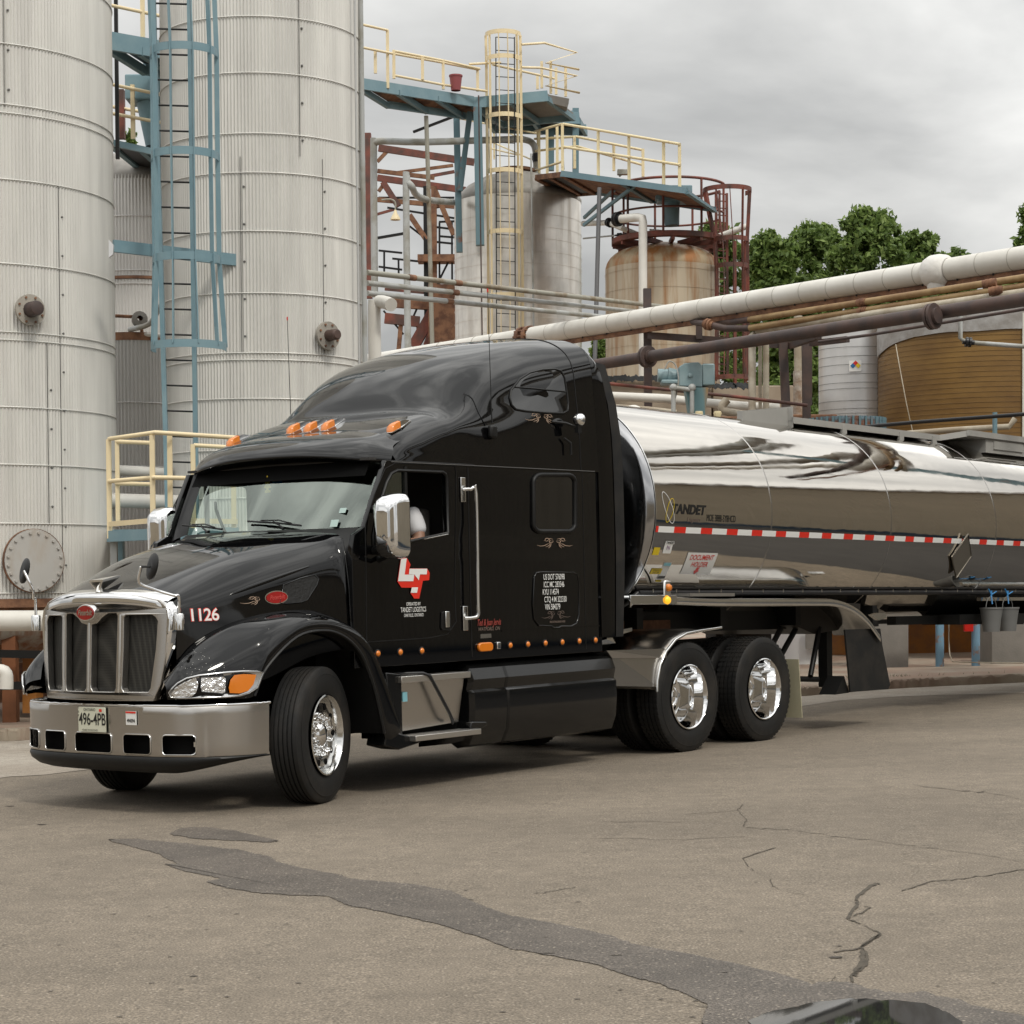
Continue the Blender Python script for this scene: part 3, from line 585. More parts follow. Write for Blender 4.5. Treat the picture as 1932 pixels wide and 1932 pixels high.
# visor
VS=[[(1.0,0,2.625),(1.0,.5,2.62),(1.0,.9,2.60),(1.08,1.05,2.60)],[(.80,0,2.625),(.82,.5,2.615),(.88,.88,2.59),(1.02,1.09,2.575)],[(.68,0,2.655),(.70,.5,2.645),(.79,.89,2.605),(.96,1.12,2.58)],
 [(.665,0,2.69),(.69,.5,2.68),(.78,.90,2.64),(.95,1.14,2.61)],[(.73,0,2.76),(.75,.5,2.75),(.84,.90,2.715),(.99,1.13,2.675)],[(.88,0,2.835),(.90,.5,2.825),(.94,.87,2.785),(1.06,1.07,2.73)],[(1.10,0,2.885),(1.10,.5,2.88),(1.11,.86,2.84),(1.18,1.05,2.78)]]
vis=MB().grid(patch(mir(VS),5,6)).go('sun_visor',BLACK,T,60); VB=bvh(vis)
for i,(px,py) in enumerate(((463,826),(541,813),(589,808),(640,804),(763,799))):
    h=pixhit(RB,TI,px,py)[0] or pixhit(VB,TI,px,py)[0]
    wv=(-.93,-.2,0,.2,.93)[i]; u_=1.27; hh=RB.ray_cast(Vector((u_,-wv,4)),Vector((0,0,-1)))[0] or Vector((u_,-wv,2.9)); z_=hh.z-.006
    b=MB(); sec=[]
    for k,(du,hw,ht) in enumerate(((-.11,.028,.008),(-.10,.036,.045),(-.06,.040,.058),(0,.036,.055))):
        sec.append([(u_+du,-wv-hw,z_+du*.42),(u_+du,-wv-hw*.8,z_+ht+du*.42),(u_+du,-wv,z_+ht*1.12+du*.42),(u_+du,-wv+hw*.8,z_+ht+du*.42),(u_+du,-wv+hw,z_+du*.42)])
    rl=MB().grid(sec).go('roof_marker_light',AMBER,T,50)
    b=MB(); s2=[]
    for du,hw,ht in((0,.037,.056),(.06,.030,.045),(.15,.008,.006)): s2.append([(u_+du,-wv-hw,z_+du*.42-.004),(u_+du,-wv-hw*.8,z_+ht+du*.42),(u_+du,-wv,z_+ht*1.12+du*.42),(u_+du,-wv+hw*.8,z_+ht+du*.42),(u_+du,-wv+hw,z_+du*.42-.004)])
    b.grid(s2); b.tube([(u_-.115,-wv-.034,z_-.044),(u_-.115,-wv+.034,z_-.044),(u_,-wv+.044,z_+.004),(u_+.15,-wv+.006,z_+.068),(u_+.15,-wv-.006,z_+.068),(u_,-wv-.044,z_+.004)],.006,5,closed=True); b.go('light_base',CHROME,rl,50)
# fairing seams, upper sleeper window
rf=latfn(RB,.003); Z8=lambda x,y:(792.4+.23438*x,618.9+.23438*y)
def onroof(pts,eps=.0): 
    o=[]
    for x,y in pts:
        h=pixhit(RB,TI,*Z8(x,y))
        if h[0]: o.append(np.array(h[0]))
    return o
uw=onroof([(720,560),(730,500),(800,410),(880,360),(980,335),(1080,330),(1130,345),(1160,400),(1190,600),(1185,665),(1150,688),(1000,683),(850,670),(770,655),(735,620)])
uwp=[(p[0],p[1]-.004,p[2]) for p in uw]
uo=fill([np.array(q) for q in uwp]).go('upper_window',SGLASS,T,60); MB().tube([np.array(q) for q in uwp],.010,6,closed=True).go('window_rim',TRIM,uo,60)
dv=onroof([(760,475),(900,485),(1170,512)]); MB().tube([(p[0],p[1]-.008,p[2]) for p in dv],.006,5).go('window_bar',TRIM,uo,60)
MB().tube([np.array(p)+[0,0,.002] for p in rr_[10*5-1]],.005,5).go('fairing_seam',TRIM,roof,60)
rim=[(1.66,-w_ if 0 else w_,0) for w_ in(0,)]
# seam cab/roof
MB().box((2.3,-1.165,2.592),(2.75,.006,.006)).go('body_seam',mat('seam_highlight',(.12,.12,.12),.3),T,0)
MB().box((3.42,-1.152,1.80),(.008,.008,1.55)).go('body_seam',TRIM,T,0)
MB().box((1.86,-1.152,1.80),(.012,.01,1.55)).go('body_seam',TRIM,T,0)
MB().box((2.95,-1.153,1.225),(1.4,.01,.012)).go('body_seam',BLACK,T,0)
# side extender (rubber-edged)
for s in(1,-1):
    fw=[(3.64,.5,3.818),(3.64,.87,3.755),(3.64,1.085,3.60),(3.64,1.14,3.2),(3.64,1.16,2.9),(3.64,1.168,2.585),(3.64,1.168,1.9),(3.64,1.168,1.12)]
    md=[(3.70,.5,3.80),(3.72,.87,3.725),(3.74,1.10,3.55),(3.80,1.165,3.2),(3.83,1.18,2.9),(3.84,1.185,2.585),(3.85,1.185,1.9),(3.83,1.18,1.12)]
    rows=patch([[(u,-s*w_,z) for u,w_,z in r] for r in(fw,[( (a[0]+c[0])/2,(a[1]+c[1])/2+.004,(a[2]+c[2])/2+.004) for a,c in zip(fw,md)],md)],3,4)
    MB().grid(rows).go('side_extender',BLACK,T,60)
    a_=[(3.72,1.10,3.57),(3.80,1.172,3.2),(3.83,1.187,2.9),(3.84,1.192,2.585),(3.85,1.192,1.9),(3.83,1.187,1.12)]
    b_=[(3.84,1.12,3.55),(3.91,1.18,3.2),(3.955,1.195,2.9),(3.97,1.2,2.585),(3.975,1.2,1.9),(3.93,1.195,1.12)]
    sec=[[(u,-s*w_,z) for u,w_,z in a_],[(u,-s*w_,z) for u,w_,z in b_],[(u,-s*(w_-.04),z-.004) for u,w_,z in b_],[(u,-s*(w_-.05),z-.004) for u,w_,z in a_]]
    MB().grid(sec).go('extender_edge',RUBBER,T,40)
# sleeper window
sw=[sidepix(*Z4(x,y),1.16) for x,y in rrect(1420,462,305,415,55)]
sw[0:0]=[]
fo=MB().prism([(x,-1.158,y) for x,y in sw],(0,.01,0)).go('sleeper_window',SGLASS,T,0); MB().tube([(x,-1.162,y) for x,y in sw],.020,8,closed=True).go('window_rubber',TRIM,fo,60)
MB().prism([(x,1.150,y) for x,y in sw],(0,.008,0)).go('sleeper_window',SGLASS,T,0)
# locker hatch
hp=[(1275,1000),(1290,970),(1330,965),(1560,968),(1590,985),(1602,1040),(1602,1280),(1585,1340),(1545,1362),(1470,1362),(1455,1372),(1415,1372),(1400,1360),(1310,1358),(1275,1310),(1265,1200)]
hh=[sidepix(*Z4(x,y),1.16) for x,y in hp]; ho=MB().prism([(x,-1.159,y) for x,y in hh],(0,.01,0)).go('locker_hatch',BLACK,T,0); MB().tube([(x,-1.160,y) for x,y in hh],.006,6,closed=True).go('hatch_seal',BLACK2,ho,60)
def dec(px,py,eps=.0): u_,z_=sidepix(px,py,1.165); return lambda x,y:(u_+x,-1.163-eps,z_+y)
sm=.0088 # metres per zoom px handled by sizes below
for i,(s_,yy,xx) in enumerate((('US DOT 576098',1003,1420),('ICC MC 283546',1058,1420),('KYU 114574',1113,1396),('CTQ 4 M 322330',1167,1431),('VIN 584279',1222,1410))):
    v,f=txt(s_,.070,.62,0,.0003); flat(dec(*Z4(xx,yy),.002),v,f,'registration_lettering',WHITE,T)
v,f=txt('FIRE EXTINGUISHER INSIDE',.024,.75,.15,.0005); flat(dec(*Z4(1445,1330),.002),v,f,'hatch_lettering',GOLDD,T)
shape(dec(*Z4(1435,1272),.002),scroll(-.01,0,.13)+scroll(.01,0,.13,-1),'pinstripe',GOLDD,T)
shape(dec(*Z4(1428,742)),scroll(-.012,0,.16)+scroll(.012,0,.16,-1),'pinstripe',GOLD,T)
q=pixhit(RB,TI,*Z8(982,715))[0]; shape(lambda x,y:rf(q.x+x,q.z+y),scroll(-.012,0,.15)+scroll(.012,0,.15,-1),'pinstripe',GOLD,T)
v,f=txt('OPERATED BY',.037,.72,0,.0002); flat(dec(*Z4(393,1200)),v,f,'door_lettering',WHITE,T)
v,f=txt('TANDET LOGISTICS',.056,.60,0,.0002); flat(dec(*Z4(393,1242)),v,f,'door_lettering',WHITE,T)
v,f=txt('OAKVILLE, ONTARIO',.037,.66,0,.0001); flat(dec(*Z4(396,1282)),v,f,'door_lettering',WHITE,T)
v,f=txt('Ted & Jean Jervis',.075,.60,.35,.001); flat(dec(*Z4(945,1335)),v,f,'owner_script',MAROON,T)
v,f=txt('WATFORD, ON',.042,.95,.3,.0005); flat(dec(*Z4(945,1382)),v,f,'owner_script',GOLDD,T)
lz=lambda pts:[ (x,y) for x,y in z4(pts,1.165)]
red=lz([(345,862),(372,912),(362,940),(493,940),(512,972),(508,1025),(462,1030),(435,1160),(398,1160),(370,1118),(385,1080),(305,1080),(275,1035),(300,870)])
lo_=shape(lambda x,y:(x,-1.163,y),[red],'company_logo',REDV,T)
shape(lambda x,y:(x,-1.166,y),[lz([(300,872),(342,864),(326,985),(396,985),(390,1033),(278,1033)]),lz([(362,942),(492,942),(488,983),(438,983),(430,1027),(398,984),(358,983)]),lz([(378,1078),(425,1078),(417,1118),(371,1118)])],'logo_letters',WHITE,lo_)
# small panel: badge stickers, marker lights, handle
for px in(712.7,755,795.7,962.8,996,1029,1061,1093,1123.7):
    u_=sidepix(px,1215,1.16)[0]; o=MB(); o.lathe([(.034,0),(.034,.01),(.026,.014)],(u_,-1.150,1.10),(0,-1,0),16); a=o.go('side_marker',TRIM,T,50)
    MB().lathe([(.0001,.026),(.012,.025),(.022,.018),(.025,.010)],(u_,-1.150,1.10),(0,-1,0),16).go('marker_lens',AMBER,a,60)
o=MB().prism([(2.02+x,-1.15,1.10+y) for x,y in rrect(0,0,.185,.075,.035)],(0,-.03,0)).go('turn_signal',AMBER,T,40,bevel=.008)
MB().box((2.20,-1.16,1.105),(.05,.02,.06)).go('lamp_latch',CHROME,T,30,bevel=.006); MB().box((2.04,-1.155,1.19),(.14,.008,.035)).go('trim_badge',ALU,T,0)
hd=MB().prism([(x,-1.155,y) for x,y in [sidepix(*Z4(a,c),1.16) for a,c in((595,1262),(615,1252),(650,1256),(662,1275),(662,1385),(650,1395),(600,1392),(590,1370))]],(0,-.012,0)).go('door_handle',TRIM,T,30,bevel=.003)
u_,z_=sidepix(*Z4(636,1312),1.17); MB().box((u_,-1.175,z_),(.05,.016,.13)).go('handle_lever',ALU,hd,30,bevel=.006)
# grab rail
gp=[sidepix(*Z4(x,y),1.2) for x,y in((778,362),(800,362),(822,400),(835,1150),(838,1275),(820,1300),(795,1305))]
gq=[t(gp[0][0],1.16,gp[0][1]),t(gp[1][0],1.22,gp[1][1]),t(gp[2][0],1.24,gp[2][1]),t(gp[3][0],1.24,gp[3][1]),t(gp[4][0],1.24,gp[4][1]),t(gp[5][0],1.22,gp[5][1]),t(gp[6][0],1.16,gp[6][1])]
gr_=MB().tube(catmull(gq,3),.016,10).go('grab_rail',ALU,T,60)
for i in(0,6): MB().box((gq[i][0],-1.165,gq[i][2]),(.06,.012,.20)).go('rail_bracket',ALU,gr_,30,bevel=.004)
# mirrors
for s in(1,-1):
    x0,x1=(.40,.62); zc_=2.06; b=MB(); rows=[]
    for du,k in((-.0,.45),(.02,.8),(.07,.95),(.14,1.0),(.19,1.0)):
        MWW=1.38 if s==1 else 1.23; rows.append([(.56+du,-s*(MWW+x*k),2.08+y*k) for x,y in rrect(0,0,.24,.50,.08,6)]); rows[-1].append(rows[-1][0])
    b.grid(rows); b.poly(rows[0][:-1])
    mo=b.go('wing_mirror',CHROME,T,55)
    MB().prism([(.753,-s*(MWW+x),2.08+y) for x,y in rrect(0,0,.23,.49,.07,6)],(.008,0,0)).go('mirror_back',TRIM,mo,0)
    b=MB(); b.tube([(.72,-s*1.15,2.22),(.67,-s*1.3,2.22)],.03,8); b.tube([(.72,-s*1.15,1.90),(.67,-s*1.32,1.92)],.035,8); b.tube([(.75,-s*1.16,1.84),(.72,-s*1.2,1.82),(.68,-s*1.34,1.86)],.02,6); b.go('mirror_arm',TRIM,mo,60)
# hood spot mirrors
def hoodmirror(s,base,bend,top,disc):
    pts=[t(q[0],q[1]*s,q[2]) for q in [base,(base[0],base[1],base[2]+.12)]+bend+[top]]
    a=MB().tube(catmull(pts,4),.011,8).go('hood_mirror',CHROME,T,60)
    MB().lathe([(.001,-.012),(.05,-.02),(.095,-.008),(.10,.0),(.095,.012),(.001,.014)],t(disc[0],disc[1]*s,disc[2]),nrm(t(.93,.37,-.22)),24).go('mirror_head',TRIM,a,50)
    MB().tube([pts[-1],t(disc[0],disc[1]*s,disc[2])],.009,6).go('mirror_pivot',TRIM,a,50)
    MB().tube([pts[0],(pts[0][0],pts[0][1],pts[0][2]-.01),(pts[0][0],pts[0][1],pts[0][2]-.12)],[.028,.036,.034],14).go('mirror_foot',ALU,a,50)
for s in(1,-1): hoodmirror(s,(-.995,.82,1.46),[(-1.03,.80,1.59),(-1.12,.68,1.64),(-1.19,.62,1.69)],(-1.21,.67,1.80),(-1.16,.73,1.80))
# antennas, work light
for s,(a,b2) in((1,(0,0)),(-1,(0,0))):
    o=MB().tube([t(2.17,1.17*s,2.95),t(2.165,1.17*s,3.05),t(2.15,1.17*s,4.03)],[.008,.004,.0025],6).go('antenna',TRIM,T,50)
    MB().box(t(2.17,1.175*s,2.88),(.09,.05,.11)).go('antenna_base',TRIM,o,30,bevel=.02); MB().cyl(t(2.15,1.17*s,4.03),t(2.15,1.17*s,4.06),.006).go('antenna_tip',REDM,o,0)
qw=sidepix(*Z8(1290,738),1.27); wl=MB(); wl.lathe([(.001,-.06),(.035,-.055),(.052,-.028),(.057,.0),(.05,.018),(.001,.02)],t(qw[0],1.27,qw[1]),nrm((.9,-.3,0)),20); wl=wl.go('work_light',CHROME,T,50)
b=MB(); b.tube([t(qw[0]-.25,1.15,qw[1]-.02),t(qw[0]-.12,1.2,qw[1]-.03),t(qw[0]-.02,1.26,qw[1]-.07)],.012,6); b.tube([t(qw[0]-.12,1.18,qw[1]-.16),t(qw[0]-.05,1.2,qw[1]-.2),t(qw[0]-.05,1.2,qw[1]-.30)],.01,6); b.box(t(qw[0]-.02,1.26,qw[1]-.08),(.05,.04,.07)); b.go('light_bracket',TRIM,wl,50)
# ---- running gear, skirts, step ----
b=MB(); 
for s in(1,-1): b.box((3.2,-s*.43,.88),(7.6,.09,.27))
b.box((5.65,0,.88),(.2,.8,.25)); b.box((2.4,0,.88),(.2,.8,.25)); b.go('chassis_frame',TRIM,T,0)
MB().box((1.6,0,.95),(2.6,1.8,.5)).go('under_cab',DARK,T,0)
MB().box((.0,0,.62),(1.5,.8,.6)).go('engine_bay',DARK,T,0)
for s in(1,-1):
    # fuel tank fairing
    rows=[]
    for u_ in(1.80,1.83,2.24,2.26,2.28,3.0,3.74,3.81,3.84):
        k=.0 if u_ not in(1.80,3.84) else -.04; g=-.012 if u_==2.26 else 0; k2=-.01 if u_==3.81 else 0
        rows.append([(u_,-s*y,z) for y,z in((.95+k,1.0+k),(1.08+k+g,.985+k),(1.16+k+g+k2,.93+k),(1.195+k+g+k2,.84),(1.175+k+g+k2,.755),(1.20+k+g+k2,.735),(1.205+k+g+k2,.6),(1.19+k+g+k2,.42),(1.13+k+g,.30-k),(1.0+k,.27-k))])
    MB().grid(rows).go('tank_fairing',BLACK2,T,28)
    b=MB(); b.poly([tuple(q) for q in rows[-1]]+[(3.84,-s*.6,.27),(3.84,-s*.6,1.0)]); b.poly([tuple(q) for q in rows[0]]+[(1.8,-s*.6,.27),(1.8,-s*.6,1.0)]); b.go('fairing_end',BLACK2,T,0)
    MB().prism([(.97,-s*1.14,.87),(1.77,-s*1.14,.87),(1.73,-s*1.10,.50),(1.0,-s*1.10,.47)],(0,s*.25,0)).go('step_box',ALU if 0 else BRUSH,T,0)
    a=MB().box((1.36,-s*1.08,.885),(.84,.25,.05)).go('upper_step',STEP,T,30,bevel=.004)
    MB().box((1.42,-s*1.17,.42),(.80,.20,.045)).go('lower_step',STEP,T,30,bevel=.004)
    MB().box((1.4,-s*.9,.66),(.9,.3,.5)).go('battery_box',DARK,T,0)
    b=MB(); b.prism([(.78,-s*1.19,.50),(1.02,-s*1.2,.44),(1.12,-s*1.22,.42),(1.14,-s*1.22,.38),(.9,-s*1.2,.34),(.75,-s*1.18,.38)],(0,s*.2,0)); b.prism([(.80,-s*1.17,.95),(.98,-s*1.17,.93),(.98,-s*1.17,.45),(.85,-s*1.17,.45)],(0,s*.1,0)); b.go('step_surround',BLACK2,T,30,bevel=.01)
    MB().prism([(1.78,-s*1.2,.50),(1.95,-s*1.22,.49),(1.97,-s*1.22,.46),(1.86,-s*1.2,.42),(1.76,-s*1.2,.42)],(0,s*.2,0)).go('step_end',BLACK2,T,30,bevel=.01)
MB().tube([t(1.02,1.0,.93),t(1.2,1.2,.925),t(1.27,1.21,.90),t(1.50,1.20,.60),t(1.56,1.19,.52),t(1.60,1.15,.50)],.014,6).go('black_cable',CABLE,T,60)
MB().box((1.04,-1.143,.745),(.055,.006,.075)).go('step_sticker',STKB,T,0)
b=MB(); b.box((2.9,-.85,1.0),(1.8,.3,.06)); b.go('deck_plate',TRIM,T,0)
# quarter fenders (polished)
for s in(1,-1):
    rows=[]; pr=[(3.90,.62),(3.93,.75),(3.98,.90),(4.08,1.03),(4.25,1.13),(4.5,1.185),(4.9,1.20)]
    # drive fender over front half of first axle
    pr=[(4.36,.62),(4.37,.72),(4.42,.86),(4.52,.98),(4.67,1.08),(4.86,1.135),(5.06,1.15)]
    MB().grid([[ (x,-s*w_,y+dz) for w_,dz in((.58,0),(.9,.0),(1.16,.0),(1.235,-.012),(1.25,-.035))] for x,y in pr]).go('quarter_fender',BRUSH,T,50,solid=.006)
    MB().tube([(x,-s*1.25,y-.02) for x,y in pr]+[(5.45,-s*1.25,1.15)],.014,8).go('fender_rail',ALU,T,60)
    b=MB(); b.prism([(3.80,-s*1.14,.98),(4.5,-s*1.22,.98),(4.40,-s*1.235,.64),(3.80,-s*1.14,.68)],(0,s*.012,0)); b.prism([(3.72,-s*1.16,1.0),(4.55,-s*1.245,.985),(4.53,-s*1.245,.90),(3.80,-s*1.16,.93)],(0,s*.03,0)); b.go('fender_panel',BRUSH,T,20)
MB().box((4.95,0,1.06),(1.1,.9,.05)).go('fifth_wheel',TRIM,T,30,bevel=.02)
MB().prism([(4.3,-.4,1.1),(5.2,-.4,1.1),(5.35,-.4,1.0),(4.3,-.4,1.0)],(0,.8,0)).go('fifth_wheel_ramp',DARK,T,0)
for s in(1,-1): MB().prism([(6.95,-s*.62,.78),(6.95,-s*1.2,.78),(7.0,-s*1.2,.18),(7.0,-s*.62,.18)],(.012,0,0)).go('mud_flap',FLAPM,T,0)
MB().prism([t(3.8,1.13,1.165),t(4.2,1.10,1.19),t(4.2,1.10,1.16),t(3.75,1.14,1.10),t(3.4,1.15,1.07),t(3.4,1.15,1.045),t(3.9,1.13,1.06)],(0,.05,0)).go('deck_trim',ALU,T,0)
b=MB()
for k,(x_,z_) in enumerate(((4.0,1.35),(4.15,1.28),(4.25,1.4))): b.tube(catmull([(3.7,-.2+.2*k,2.0),(3.95,-.25+.2*k,1.2),(4.3,-.2+.15*k,1.25),(4.62,-.15+.1*k,1.9)],5),.02,6)
b.go('air_line',CABLE,T,60)
# ---- wheels ----
def tyre(wd,R=.515,steer=True,lug=False):
    h=wd/2; pr=[(.30,h*.86),(.34,h*.98),(.40,h*1.02),(.45,h*1.0),(.49,h*.93),(R-.008,h*.86)]
    g=[-.62,-.31,0,.31,.62] if steer else [-.55,-.18,.18,.55]
    tr=[(R-.003,h*.83)]
    for q in g[::-1]: tr+=[(R+.000,(q+.055)*h*.9+0),(R-.012,(q+.05)*h*.9),(R-.012,(q-.05)*h*.9),(R+.0,(q-.055)*h*.9)]
    tr+=[(R-.003,-h*.83)]
    prof=pr+tr+[(a,-b) for a,b in pr[::-1]]; b=MB().lathe(prof,ax=(0,-1,0),n=72)
    if lug:
        for k in range(60):
            a=2*math.pi*k/60
            for y in(-.72,-.36,0,.36,.72): b.box((math.cos(a)*(R+.001),y*h,math.sin(a)*(R+.001)),(.006,h*.26,.030),np.array([[math.cos(a),0,-math.sin(a)],[0,1,0],[math.sin(a),0,math.cos(a)]]))
    # sidewall raised ring
    b.lathe([(.455,h*1.005),(.46,h*1.012),(.465,h*.995)],ax=(0,-1,0),n=48); return b
def ydisc(b,c,r,th,n=16): b.lathe([(.0001,th),(r,th),(r,0)],c,(0,-1,0),n)
def wheel(name,loc_,steerang=0,rear=False,side=1,parent=T):
    hb=MB()
    if not rear: # convex steer wheel: hub cap and nuts stand proud of the disc
        hb.lathe([(.11,.02),(.105,.07),(.085,.10),(.05,.118),(.0001,.122)],(0,0,0),(0,-1,0),28)
        for k in range(10):
            a=2*math.pi*(k+.5)/10; hb.lathe([(.021,.0),(.020,.045),(.015,.052),(.014,.075),(.001,.080)],(.1425*math.cos(a),-.05,.1425*math.sin(a)),(0,-1,0),8)
    else: hb.lathe([(.115,-.16),(.11,-.09),(.085,-.055),(.04,-.035),(.0001,-.03)],(0,0,0),(0,-1,0),28)
    h=hb.go(name,CHROME,parent,40); h.location=t(*loc_); h.rotation_euler=(0,0,steerang+(0 if side==1 else math.pi))
    ty=tyre(.255 if not rear else .27,steer=not rear,lug=rear)
    rm=MB()
    if not rear:
        rm.lathe([(.305,.135),(.296,.14),(.288,.13),(.282,.09),(.272,.06),(.26,.07),(.24,.085),(.20,.085),(.165,.075),(.16,.055),(.10,.05),(.0001,.05)],(0,0,0),(0,-1,0),56)
    else:
        rm.lathe([(.305,.135),(.296,.14),(.286,.128),(.280,.06),(.262,.02),(.252,-.06),(.245,-.10),(.235,-.135),(.20,-.155),(.165,-.16),(.12,-.16),(.0001,-.16)],(0,0,0),(0,-1,0),56)
    hole=MB()
    yy=.0855 if not rear else -.152
    for k in range(10):
        a=2*math.pi*k/10; r_=.218; hole.lathe([(.0001,.004),(.024,.004),(.027,-.004)],(r_*math.cos(a),-(yy),r_*math.sin(a)),(0,-1,0),14)
    y0=0
    tyo=ty.go('tyre',RUBBER,h,28); rmo=rm.go('rim',CHROME if rear else ALU,h,35); ho_=hole.go('hand_hole',DARK,h,50)
    if rear:
        ty2=tyre(.27,steer=False,lug=True); t2=ty2.go('inner_tyre',RUBBER,h,28); t2.location=(0,.335,0)
    return h
for s in(1,-1): wheel('steer_wheel',(.07,1.06*s,.515),math.radians(21) ,False,s)
for u_ in(4.97,6.30):
    for s in(1,-1): wheel('drive_wheel',(u_,1.065*s,.515),0,True,s)
b=MB(); b.cyl((4.97,-.8,.515),(4.97,.8,.515),.07); b.cyl((6.3,-.8,.515),(6.3,.8,.515),.07); b.ball((4.97,0,.55),.22); b.ball((6.3,0,.55),.22); b.cyl((0,-.9,.48),(0,.9,.48),.05); b.go('axle',TRIM,T,50)
# ---------------- driver ----------------
def skin_body(name,joints,edges,m,parent=None,sub=2):
    me=bpy.data.meshes.new(name); me.from_pydata([j[0] for j in joints],edges,[]); o=bpy.data.objects.new(name,me); C.objects.link(o)
    if parent: o.parent=parent
    q=o.modifiers.new('sk','SKIN'); sv=me.skin_vertices[0].data if me.skin_vertices else None
    if sv is None: me.attributes; 
    for i,j in enumerate(joints): sv[i].radius=j[1] if hasattr(j[1],'__len__') else (j[1],j[1])
    sv[0].use_root=True; s_=o.modifiers.new('sb','SUBSURF'); s_.levels=sub; s_.render_levels=sub; me.materials.append(m)
    for p_ in me.polygons: p_.use_smooth=True
    return o
import bmesh
def skinned(name,joints,edges,m,parent,sub=2):
    bm=bmesh.new(); ly=bm.verts.layers.skin.verify(); vs=[bm.verts.new(j[0]) for j in joints]
    for i,j in enumerate(joints): vs[i][ly].radius=j[1] if hasattr(j[1],'__len__') else (j[1],j[1]); vs[i][ly].use_root=(i==0)
    for a,b in edges: bm.edges.new((vs[a],vs[b]))
    me=bpy.data.meshes.new(name); bm.to_mesh(me); bm.free(); o=bpy.data.objects.new(name,me); C.objects.link(o)
    o.modifiers.new('sk','SKIN'); s_=o.modifiers.new('sb','SUBSURF'); s_.levels=sub; s_.render_levels=sub
    dg=bpy.context.evaluated_depsgraph_get(); m2=bpy.data.meshes.new_from_object(o.evaluated_get(dg)); bpy.data.objects.remove(o)
    m2.materials.clear(); m2.materials.append(m); m2.shade_smooth(); o=bpy.data.objects.new(name,m2); C.objects.link(o)
    if parent: o.parent=parent
    return o
D=empty('person',(0,0,0),'driver in a white T-shirt sitting behind the wheel of the black tractor','person',M=TRUCK@Matrix.Translation((1.50,-.66,1.69)))
# body: local x rearward, -y toward the driver door
J=[((0,0,.10),(.15,.17)),((.02,0,.30),(.13,.17)),((.0,0,.46),(.12,.18)),((-.02,0,.56),.07),((-.04,0,.64),.062),((-.05,0,.72),(.10,.08)),((-.06,0,.82),(.105,.085)),((-.05,0,.90),.06),
 ((.0,-.20,.50),.075),((-.02,-.30,.28),.056),((-.20,-.26,.26),.045),((-.36,-.20,.36),.034),((.0,.20,.50),.075),((-.04,.28,.28),.056),((-.22,.18,.26),.045),((-.34,.12,.34),.034),
 ((-.02,-.10,.06),.10),((-.42,-.14,.08),.085),((-.50,-.14,-.30),.06),((-.02,.10,.06),.10),((-.42,.14,.08),.085),((-.50,.14,-.30),.06)]
Eg=[(0,1),(1,2),(2,3),(3,4),(4,5),(5,6),(6,7),(2,8),(8,9),(9,10),(10,11),(2,12),(12,13),(13,14),(14,15),(0,16),(16,17),(17,18),(0,19),(19,20),(20,21)]
skinned('body',J,Eg,SKIN,D)
JS=[((0,0,.06),(.165,.185)),((.02,0,.30),(.145,.185)),((.0,0,.46),(.135,.19)),((-.015,0,.545),.085),((.0,-.205,.50),.09),((-.015,-.285,.33),.075),((.0,.205,.50),.09),((-.02,.27,.35),.075)]
skinned('t_shirt',JS,[(0,1),(1,2),(2,3),(2,4),(4,5),(2,6),(6,7)],SHIRT,D)
skinned('jeans',[((0,0,.04),(.17,.185)),((-.04,-.10,.06),.115),((-.42,-.14,.08),.095),((-.50,-.14,-.28),.07),((-.04,.10,.06),.115),((-.42,.14,.08),.095),((-.50,.14,-.28),.07)],[(0,1),(1,2),(2,3),(0,4),(4,5),(5,6)],JEAN,D)
hb=MB(); hb.lathe([(.001,.10),(.05,.09),(.085,.05),(.10,.0),(.098,-.04)],(-.04,0,.87),(.12,0,1),20); hb.go('hair',HAIR,D,60)
fb=MB(); fb.tube([(-.165,0,.80),(-.185,0,.775),(-.165,0,.76)],[.010,.016,.008],8); fb.go('nose',SKIN,D,60)
for s in(1,-1): MB().ball((-.155,-.035*s,.815),.011,6).go('eye',DARK,D,60); MB().lathe([(.001,.012),(.02,.008),(.028,-.004)],(-.05,-s*.095,.80),(0,-s,0),12).go('ear',SKIN,D,60)
for s,hx,hy,hz in((1,-.36,-.20,.36),(-1,-.34,.12,.34)):
    for k in range(4):
        o_=(hx-.02+.012*k,hy+s*-.0,hz+.02+.012*k)
        MB().tube(catmull([(hx,hy,hz),(hx-.04,hy+s*.02,hz+.02+.014*k),(hx-.06,hy+s*.045,hz+.005+.014*k),(hx-.035,hy+s*.06,hz-.005+.014*k)],3),[.012,.011,.011,.010,.010,.010,.009,.009,.008,.007],6).go('finger',SKIN,D,60)
    MB().tube([(hx,hy,hz),(hx-.01,hy+s*.035,hz+.03),(hx-.04,hy+s*.05,hz+.05)],[.013,.011,.008],6).go('thumb',SKIN,D,60)
